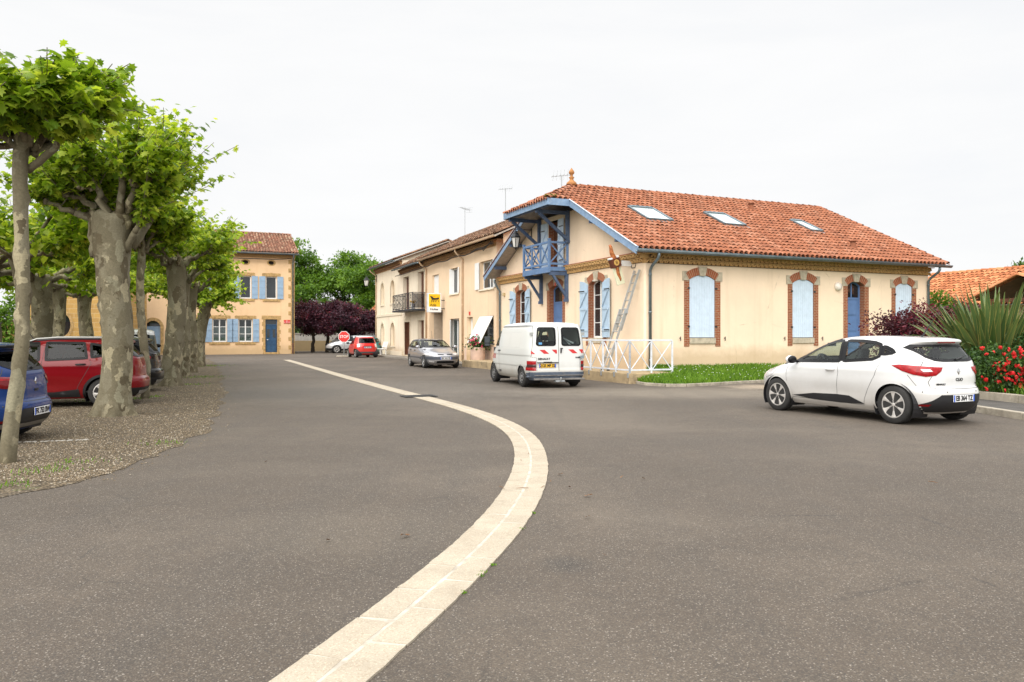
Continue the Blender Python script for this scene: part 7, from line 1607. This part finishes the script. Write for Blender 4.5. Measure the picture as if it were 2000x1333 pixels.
# white van
VAN = dict(
    xf=[(.24,2.05),(.34,2.20),(.5,2.25),(.7,2.23),(.85,2.17),(1.0,2.02),(1.12,1.86),(1.2,1.75),(1.35,1.60),(1.55,1.40),(1.72,1.22),(1.80,1.12),(1.86,.98),(1.90,.78),(1.935,.4),(1.95,.0)],
    xr=[(.24,-2.08),(.34,-2.14),(.5,-2.15),(.6,-2.13),(1.0,-2.12),(1.4,-2.10),(1.7,-2.06),(1.82,-2.02),(1.86,-1.97),(1.90,-1.80),(1.935,-1.3),(1.95,-.4)],
    w=[(.24,.80),(.34,.86),(.5,.90),(.62,.905),(.64,.915),(.92,.915),(.96,.925),(1.10,.92),(1.25,.90),(1.5,.862),(1.72,.82),(1.80,.80),(1.83,.81),(1.86,.79),(1.89,.70),(1.92,.55),(1.94,.35),(1.95,.05)],
    pf=[(.24,4),(1.1,4),(1.3,5),(1.95,5)], pr=[(.24,9),(1.6,10),(1.95,7)], wheels=[1.45,-1.35], r=.315, arch=.365, rimf=.60, trimw=(.016,.012),
    side=[[(1.42,1.22),(1.36,1.34),(1.16,1.60),(1.08,1.66),(.84,1.67),(.82,1.22)]], ws=[(-.72,1.26),(.72,1.26),(.66,1.70),(-.66,1.70)],
    rw=[[(.69,1.30),(.68,1.262),(.64,1.24),(.16,1.24),(.115,1.255),(.10,1.30),(.10,1.70),(.115,1.745),(.16,1.76),(.58,1.76),(.625,1.745),(.645,1.70)], [(-.69,1.30),(-.68,1.262),(-.64,1.24),(-.16,1.24),(-.115,1.255),(-.10,1.30),(-.10,1.70),(-.115,1.745),(-.16,1.76),(-.58,1.76),(-.625,1.745),(-.645,1.70)]])
VAN_WHITE = paint('old_white_van_paint', (.64,.65,.63), 0, .3, .45, .42); BUMP = mat('slate_bumper', (.075,.095,.13), .6, var=.25, scale=6, dirt=((.2,.19,.17), 5, .5)); STRIPE = mat('red_stripe', (.55,.03,.03), .4, var=.1)
VB = V3((1.12, 23.2, 0)); fv = V3((-.32, .947, 0)).normalized()
c = Car(VAN, 'white_van', 'old white panel van with red hazard stripes by the terrace of the cream house', VB+fv*1.35, math.atan2(fv.y, fv.x), VAN_WHITE, cat='van', group=None, N=56, nz=80)
for P in ([(.60,1.115),(.44,1.115),(.30,1.00),(.46,1.00)], [(.22,1.12),(.06,1.12),(.055,1.01),(.09,1.0)], [(-.30,1.125),(-.46,1.125),(-.60,1.01),(-.44,1.01)], [(-.64,1.125),(-.78,1.125),(-.88,1.01),(-.74,1.01)], [(.83,1.09),(.83,.99),(.72,.99)]): c.patch('hazard_stripe', 'B', P, STRIPE, .004, .06)
for i in range(4): x = 1.72-i*.15; c.patch('side_stripe', 'S', [(x-.03,.95),(x-.11,.95),(x-.07,.79),(x+.01,.79)], STRIPE, .004, .06, 'sep')
V = []; Fc = []
def vs_seam(view, pts, mir=True, w=.005):
    vs, fs = c.ribbon_geo(view, pts, w, w, False, .002)
    for m_ in ((1, -1) if mir else (1,)): b = len(V); V.extend((x, y*m_, z) for x, y, z in vs); Fc.extend(tuple(i+b for i in f) for f in fs)
vs_seam('B', [(0,1.83),(0,.50)], False, .007); vs_seam('B', [(.74,1.80),(.80,1.2),(.83,.9),(.68,.88),(.68,.50)]); vs_seam('S', [(.77,1.76),(.76,1.2),(.76,.36)]); vs_seam('S', [(1.48,1.2),(1.62,1.1),(1.72,.9)]); vs_seam('S', [(1.10,.36),(.76,.36)])
c.emit('panel_gap', V, Fc, SEAM, False); V = []; Fc = []
vs_seam('S', [(2.1,.635),(-2.0,.635)], w=.008); vs_seam('S', [(.7,.94),(-2.0,.94)], w=.007)
for x0, x1 in ((.62,-.22), (-.30,-1.25)): vs_seam('S', [(x0,1.62),(x1,1.62),(x1,1.18),(x0,1.18),(x0,1.62)], w=.008)
c.emit('pressed_rib', V, Fc, mat('shaded_white_paint', (.56,.565,.55), .5, var=.05), False); c.ribbon('roof_gutter', 'S', [(1.05,1.815),(.5,1.825),(-1.95,1.825)], mat('gutter_grey', (.40,.42,.45), .5), .012, .012, False, .012, True)  # rib shading is painted as flat ribbons in a darker white
for sg_, nm_ in ((1, 1), (-1, 1)):
    for zz0, zz1, mm in ((.51,.60,LAMP_RED), (.60,.69,LAMP_DARK), (.69,.79,LAMP_RED)):
        P = [(sg_*.70,zz0),(sg_*.885,zz0),(sg_*.885,zz1),(sg_*.70,zz1)]; c.patch('tail_light', 'B', P if sg_ > 0 else P[::-1], mm if zz0 != .60 else mat('smoked_lamp', (.06,.03,.03), .2), .012, .05, False, .008)
c.patch('rear_bumper', 'B', [(.90,.47),(-.90,.47),(-.88,.25),(.88,.25)], BUMP, .035, .06); c.patch('rear_bumper', 'S', [(-1.75,.44),(-2.12,.47),(-2.12,.26),(-1.78,.26)], BUMP, .02, .06, True); c.patch('front_bumper', 'S', [(1.86,.44),(2.2,.47),(2.2,.26),(1.86,.26)], BUMP, .02, .06, True); c.patch('front_bumper', 'F', [(.8,.50),(-.8,.50),(-.8,.26),(.8,.26)], BUMP, .03, .08)
g = MB(); g.box(-2.20,-.78,.36,-2.178,.78,.385); g.box(-2.2,-.79,.24,-2.14,.79,.29); g.obj('bumper_lip', mat('scuffed_rubber', (.16,.15,.14), .8, var=.4, scale=9), c.t, bevel=.006)
g = MB(); g.box(-2.26,-.14,.18,-2.1,.14,.23); g.tube([(-2.2,0,.2),(-2.28,0,.21),(-2.3,0,.27)], .02, 8); g.ball((-2.3,0,.29), .028, None, None, 6); g.obj('tow_hitch', GALV, c.t, bevel=.005)
px_ = float(c.hit('B', .36, .66)[0].x)-.012; c.plate(px_, .36, .655, True, '2125 MF 32', PLATE_Y); g = MB(); g.box(px_+.004-.03,.02,.735,px_+.01,.68,.755); g.box(px_-.03,.22,.757,px_+.01,.48,.77); g.obj('plate_lamp', CAR_BLACK, c.t, bevel=.004)
for s_, y, z, sz in (('RENAULT', .46, .85, .075), ('trafic', -.62, .89, .075)): p, n = c.hit('B', y, z); text('lettering', s_, sz, INK, c.t, face_m(p+V3((-.006,0,0)), (0,-1,0), (0,0,1)), sx=1.15, bold=.003)
g = MB(); g.box(px_-.012,-.80,.86,px_+.01,-.68,.94); g.obj('badge', mat('grey_badge', (.2,.24,.27), .5), c.t)
g = MB(); p = c.hit('B', -.06, 1.1)[0]; g.box(p.x-.03,-.09,1.02,p.x,-.05,1.17); g.box(p.x-.05,-.12,1.14,p.x-.02,-.05,1.17); g.obj('door_handle', BLACK, c.t, bevel=.006); c.handles([(.68,1.06),(.68,.42)], BLACK)
g = MB()
for y in (.80, -.80): z = 1.58; p = c.hit('B', y*.97, z)[0]; g.box(p.x-.03, y-.07, z-.045, p.x+.01, y+.06, z+.045)
g.obj('door_hinge', mat('worn_hinge', (.33,.34,.33), .6), c.t, bevel=.006)
for sg_ in (1, -1):
    g = MB(); g.box(1.34,sg_*1.13-.10,1.18,1.42,sg_*1.13+.10,1.50); o = g.obj('door_mirror', BLACK, c.t, bevel=.03); g = MB(); g.beam((1.38,sg_*.88,1.24), (1.38,sg_*1.05,1.28), .05, .05); g.beam((1.38,sg_*.88,1.36), (1.38,sg_*1.05,1.38), .04, .04); g.obj('mirror_arm', BLACK, o); g = MB(); g.box(1.33,sg_*1.13-.085,1.30,1.339,sg_*1.13+.085,1.48); g.box(1.33,sg_*1.13-.085,1.20,1.339,sg_*1.13+.085,1.27); g.obj('mirror_glass', mat('mirror', (.10,.11,.12), .15, 1.), o)
c.wheels('cap', STEEL_RIM, .19)
for y in (.4, -.4):
    g = MB(); g.box(.15,y-.24,.6,.65,y+.24,.75); g.box(.05,y-.24,.7,.2,y+.24,1.35); g.box(.05,y-.13,1.37,.15,y+.13,1.55); g.obj('seat', SEAT, c.t, bevel=.04)
g = MB(); g.box(-2.0,-.80,.3,1.6,.80,.5); g.box(1.2,-.8,.5,1.7,.8,1.15); g.obj('floor', DASH, c.t); g = MB(); g.ball((-1.3,.36,1.28), .22, .2, .16, 8); g.box(-1.7,-.75,.5,-.9,-.1,1.36); g.ball((-1.6,-.30,1.42), .12, .16, .14, 7); g.box(-1.72,.15,.5,-1.0,.7,1.15); g.obj('cargo', mat('dark_cargo', (.05,.055,.065), .8, var=.5, scale=5), c.t, bevel=.03); g = MB(); g.tube([(-1.8,-.6,1.3),(-1.75,-.3,1.45),(-1.8,-.5,1.25)], .03, 6); g.obj('rag', mat('pale_rag', (.4,.4,.42), .9), c.t)
c.patch('sticker', 'B', [(.62,1.27),(.52,1.27),(.52,1.33),(.62,1.33)], mat('blue_sticker', (.10,.30,.55), .5), .004, .05)
# silver estate facing the camera
EST = dict(
    xf=[(.18,2.15),(.28,2.27),(.40,2.33),(.52,2.33),(.62,2.27),(.70,2.14),(.77,1.88),(.84,1.50),(.90,1.20),(.94,1.06),(.97,.97),(1.1,.68),(1.22,.40),(1.31,.14),(1.36,-.1),(1.39,-.45),(1.40,-.85)],
    xr=[(.18,-2.15),(.28,-2.28),(.4,-2.33),(.55,-2.33),(.7,-2.29),(.9,-2.26),(1.05,-2.17),(1.2,-2.03),(1.30,-1.92),(1.345,-1.82),(1.375,-1.55),(1.39,-1.25),(1.40,-.9)],
    w=[(.18,.76),(.28,.83),(.42,.865),(.6,.877),(.75,.872),(.86,.85),(.93,.82),(1.05,.765),(1.2,.69),(1.29,.635),(1.34,.56),(1.375,.44),(1.39,.32),(1.40,.06)],
    pf=[(.18,3.6),(.8,3.4),(1.0,4.4),(1.40,4.4)], pr=[(.18,5),(1.40,5)], wheels=[1.40,-1.34], r=.30, arch=.345, rimf=.70,
    side=[[(.72,.965),(.44,1.12),(.20,1.235),(.02,1.285),(-.22,1.295),(-.26,.965)], [(-.36,.965),(-.34,1.295),(-1.02,1.285),(-1.04,.975)], [(-1.14,.985),(-1.12,1.28),(-1.5,1.26),(-1.78,1.02)]],
    ws=[(-.66,.985),(.66,.985),(.60,1.15),(.53,1.315),(-.53,1.315),(-.60,1.15)], rw=[[(-.58,1.0),(.58,1.0),(.52,1.27),(-.52,1.27)]])
SILVER = paint('silver_car_paint', (.34,.34,.36), .45, .9, .32, .18); fe = V3((.36, -.933, 0)).normalized()
c = Car(EST, 'silver_estate', 'silver estate car facing the camera in front of the peach house', (-3.92, 37.95, 0), math.atan2(fe.y, fe.x), SILVER, N=48)
c.patch('headlight', 'F', [(.40,.70),(.62,.715),(.80,.70),(.84,.63),(.70,.60),(.42,.625)], LAMP_CLEAR, .008, .05, 'sep', .008); c.patch('front_bumper', 'F', [(.86,.56),(-.86,.56),(-.86,.42),(.86,.42)], mat('grey_bumper', (.06,.065,.08), .5), .012, .06); c.patch('front_bumper', 'S', [(1.80,.55),(2.28,.56),(2.28,.42),(1.80,.42)], bpy.data.materials['grey_bumper'], .01, .06, True)
for sg_ in (1, -1): c.patch('grille_slot', 'F', [(sg_*.36,.685),(sg_*.08,.67),(sg_*.07,.635),(sg_*.34,.64)][::sg_], CAR_BLACK, .006, .05)
c.patch('lower_grille', 'F', [(.40,.36),(-.40,.36),(-.42,.26),(.42,.26)], CAR_BLACK, .008, .06); c.patch('fog_lamp', 'F', [(.50,.34),(.70,.38),(.68,.32),(.52,.29)], LAMP_CLEAR, .012, .05, 'sep'); c.plate(2.345, 0, .48, False, 'BX 543 PB')
c.patch('rub_strip', 'S', [(.92,.52),(-.98,.52),(-.98,.47),(.92,.47)], bpy.data.materials['grey_bumper'], .008, .08, True); p, n = c.hit('F', 0, .66); g = MB(face_m(p+n*.008, (0,1,0), (0,0,1)))
for k_ in (0, -.035): g.add([(-.045,-.02+k_,0),(0,.03+k_,0),(.045,-.02+k_,0),(.045,-.035+k_,0),(0,.012+k_,0),(-.045,-.035+k_,0)], [(0,1,4,5),(1,2,3,4)])
g.obj('badge', CHROME, c.t); V = []; Fc = []
vs_seam('S', [(.98,.92),(1.0,.7),(.93,.4),(.9,.3)], w=.004); vs_seam('S', [(-.30,.95),(-.31,.6),(-.28,.3)], w=.004); vs_seam('S', [(-1.1,.96),(-1.12,.8),(-1.0,.6),(-.95,.3)], w=.004); vs_seam('T', [(2.1,.62),(1.5,.70),(1.0,.70)], True, .004)
c.emit('panel_gap', V, Fc, SEAM, False); c.mirrors(.74, 1.0, .83, SILVER); c.handles([(-.14,.83),(-.98,.84)], CAR_BLACK); c.wheels('cap', mat('hub_cap', (.46,.46,.46), .4, .4)); c.interior(zs=.95, x0=.35)
p, n = c.hit('T', -.1, 0); g = MB(); g.tube([p, p+V3((-.10,0,.42))], [.012,.005], 6); g.obj('roof_aerial', BLACK, c.t); g = MB()
for y in (.1, -.45): h = [c.hit('F', y+.10*i, .985+.012*i)[0]+V3((.02,0,0)) for i in range(5)]; g.tube(h, .012, 6)
g.obj('wiper', BLACK, c.t)
# small red city car
CITY = dict(
    xf=[(.2,1.24),(.3,1.33),(.5,1.345),(.7,1.28),(.82,1.12),(.92,.92),(1.0,.80),(1.2,.52),(1.4,.22),(1.48,.0),(1.53,-.2),(1.55,-.4)], xr=[(.2,-1.2),(.3,-1.31),(.5,-1.345),(.75,-1.33),(.92,-1.26),(1.1,-1.16),(1.3,-1.06),(1.42,-1.02),(1.48,-.94),(1.53,-.7),(1.55,-.5)],
    w=[(.2,.68),(.3,.78),(.5,.82),(.75,.825),(.92,.80),(1.1,.74),(1.3,.67),(1.42,.61),(1.49,.52),(1.53,.36),(1.55,.06)], pf=[(.2,3.4),(1.55,4)], pr=[(.2,4),(1.55,4.6)], wheels=[.94,-.93], r=.30, arch=.345, rimf=.74, glass=GLASS_TINT, rglass=GLASS_TINT, bulge=[(-.93,.6,.4,.25,.03)],
    side=[[(.60,.98),(.30,1.24),(.08,1.38),(-.42,1.41),(-.5,1.0)]], ws=[(-.62,1.03),(.62,1.03),(.52,1.42),(-.52,1.42)], rw=[[(-.56,1.03),(.56,1.03),(.50,1.36),(-.50,1.36)]], roofpaint=(1.44, paint('white_roof', (.6,.6,.6), 0, .8)))
RED_BRIGHT = paint('bright_red_paint', (.58,.02,.015), 0, 1., .3, .04); fs_ = V3((-.46, .888, 0)).normalized()
c = Car(CITY, 'red_city_car', 'small bright red two door car parked beside the stop sign', V3((-10.8, 55.4, 0)), math.atan2(fs_.y, fs_.x), RED_BRIGHT, N=30, nz=44)
c.patch('tail_light', 140, [(.15,.95),(.36,.97),(.40,.74),(.2,.72)], LAMP_CLEAR, .012, .05, 'sep', .01); c.patch('lower_grille', 'B', [(.50,.42),(-.50,.42),(-.58,.31),(.58,.31)], mat('dark_grey_trim', (.08,.085,.09), .5), .01, .06); c.plate(float(c.hit('B', 0, .70)[0].x)-.012, 0, .72, True, 'EV 105 KL'); g = MB(); g.box(-1.36,-.3,.79,-1.33,.3,.82); g.obj('plate_lamp', CAR_BLACK, c.t); c.mirrors(.55, 1.02, .80, CAR_BLACK); c.wheels('spoke'); c.interior(zs=.95, x0=.2, steer=False, rear=False)
V = []; Fc = []; vs_seam('S', [(.66,.98),(.64,.6),(.5,.32),(-.42,.32),(-.55,.6),(-.56,1.0)], w=.006); c.emit('panel_gap', V, Fc, SEAM, False)
# distant vehicles
def simple(sp, name, lb, loc, f, pm, cat='car', N=26, nz=40, det=True, sc=(1,1,1)):
    f = V3(f).normalized(); c = Car(sp, name, lb, loc, math.atan2(f.y, f.x), pm, cat=cat, N=N, nz=nz, scale=sc); c.mirrors(sp['side'][0][0][0]*.95, sp['side'][0][0][1]+.03, max(p[1] for p in sp['w'])-.04, BLACK); c.wheels('spoke'); return c
SUVS = scaled(MPV, 1.0, 1.0, 1.0, lip=BLACK, glass=GLASS_TINT)
c = simple(SUVS, 'silver_crossover', 'pale silver crossover parked under the plum trees, nose to the left', (-14.6, 69.2, 0), (-.93, -.36, 0), paint('pale_silver_paint', (.55,.56,.57), .3, .9)); c.patch('headlight', 40, [(-.1,1.0),(-.45,.95),(-.68,.82),(-.5,.74),(-.3,.80)], LAMP_CLEAR, .006, .05, 'sep'); c.patch('grille', 'F', [(.4,.86),(-.4,.86),(-.4,.68),(.4,.68)], CAR_BLACK, .008, .08); c.patch('sill_trim', 'S', [(.92,.40),(-.96,.42),(-.98,.24),(.95,.24)], BLACK, .008, .08, True); c.patch('front_bumper', 'F', [(.8,.45),(-.8,.45),(-.8,.25),(.8,.25)], BLACK, .008, .08)
c = simple(scaled(VAN, 1.1, 1.05), 'delivery_van', 'white delivery van behind the silver crossover', (-14.9, 73.2, 0), (-.97, -.25, 0), WHITE_CAR, 'van'); c.patch('grille', 'F', [(.6,.85),(-.6,.85),(-.6,.4),(.6,.4)], CAR_BLACK, .01, .08); c.patch('headlight', 'F', [(.62,1.0),(.84,1.0),(.84,.75),(.62,.75)], LAMP_CLEAR, .01, .08, 'sep')
c = simple(HATCH, 'teal_hatchback', 'teal hatchback mostly hidden behind the small red car', (-11.7, 61.8, 0), (-.387, .922, 0), paint('teal_paint', (.03,.20,.20), .2, 1.)); c.patch('tail_light', 140, [(.3,.96),(.8,.94),(.8,.83),(.4,.85)], LAMP_RED, .01, .05, 'sep')
c = simple(MPV, 'grey_car', 'grey car roof glimpsed behind the small red car', (-12.0, 65.5, 0), (-.387, .922, 0), paint('grey_paint', (.16,.18,.2), .3, 1.))
c = simple(HATCH, 'white_hatchback', 'white car behind the dark red car under the back row of trees', (-17.2, 28.6, .0), (-.95, -.30, 0), WHITE_CAR, sc=(1,1,1.05)); c.patch('tail_light', 140, [(.3,.96),(.8,.94),(.8,.83),(.4,.85)], LAMP_RED, .01, .05, 'sep')
JEEP = scaled(VAN, .88, .97, .93, r=.36, arch=.42, side=[[(.9,1.22),(.66,1.58),(.10,1.6),(.06,1.22)],[(-.06,1.22),(-.04,1.6),(-1.62,1.6),(-1.62,1.22)]], ws=[(-.66,1.22),(.66,1.22),(.60,1.62),(-.60,1.62)], rw=[[(-.62,1.2),(.62,1.2),(.56,1.66),(-.56,1.66)]], roofpaint=(1.66, WHITE_CAR), glass=GLASS_CAR)
c = simple(JEEP, 'green_offroader', 'dark green off-road car with a white hard top beyond the black car', (-13.3, 26.7, 0), (-.45, .89, 0), paint('dark_green_paint', (.015,.035,.028), .0, .8), sc=(1,1,.935)); g = MB(); g.lathe([(.12,-.1),(.30,-.1),(.34,-.05),(.34,.08),(.28,.11),(.1,.10)], 24, (-1.98,-.2,1.0), 'x'); g.obj('spare_wheel', RUBBER, c.t, smooth=True)
# ------------------------------------------------------------------ every separate piece of a part becomes a part of its own
SPLIT = {'bracket','timber','fascia_board','shutter_catch','stone_block','brick_jamb','hinge','wheel_housing','stone_surround','quoin','post_bracket','hook','rubber_foot','arm','door_hinge','side_band','shutter_rail','paper_tab','wiper','sill_trim','pillar_trim','mirror_sail','front_bumper','rear_bumper','rub_strip','roof_gutter','drip_edge','ledge_tile','surround','plinth','plate_lamp','porch_post','bumper_lip','attic_surround','gable','bolt','window_surround','door_step','seat'}
def split_pieces(o, tol=.012):
    me = o.data; n = len(me.vertices); par = list(range(n))
    def find(i):
        while par[i] != i: par[i] = par[par[i]]; i = par[i]
        return i
    for e in me.edges:
        a, b = find(e.vertices[0]), find(e.vertices[1])
        if a != b: par[a] = b
    co = np.empty(n*3, np.float32); me.vertices.foreach_get('co', co); co = co.reshape(-1, 3); isl = {}
    for i in range(n): isl.setdefault(find(i), []).append(i)
    ks = list(isl); bb = [(co[isl[q]].min(0)-tol, co[isl[q]].max(0)+tol) for q in ks]; grp = list(range(len(ks)))
    if len(ks) < 2: return
    def gf(i):
        while grp[i] != i: i = grp[i]
        return i
    for i in range(len(ks)):
        for j in range(i):
            if (bb[i][0] < bb[j][1]).all() and (bb[j][0] < bb[i][1]).all():
                a, b = gf(i), gf(j)
                if a != b: grp[a] = b
    groups = {}
    for i, q in enumerate(ks): groups.setdefault(gf(i), []).extend(isl[q])
    if not 2 <= len(groups) <= 60: return
    where = np.empty(n, int)
    for gi, vs in enumerate(groups.values()): where[vs] = gi
    pieces = [o]+[o.copy() for _ in range(len(groups)-1)]
    for gi, p in enumerate(pieces):
        bm = bmesh.new(); bm.from_mesh(me); bm.verts.ensure_lookup_table(); bmesh.ops.delete(bm, geom=[v for v in bm.verts if where[v.index] != gi], context='VERTS')
        m2 = bpy.data.meshes.new(me.name); bm.to_mesh(m2); bm.free()
        for mm in me.materials: m2.materials.append(mm)
        if gi: COL.objects.link(p)
        p['_m'] = m2.name
    for p in pieces: m2 = bpy.data.meshes[p['_m']]; del p['_m']; p.data = m2
for o in [o for o in COL.objects if o.type == 'MESH' and o.parent and o.name.split('.')[0] in SPLIT and not o.children and len(o.data.vertices) < 6000]: split_pieces(o)
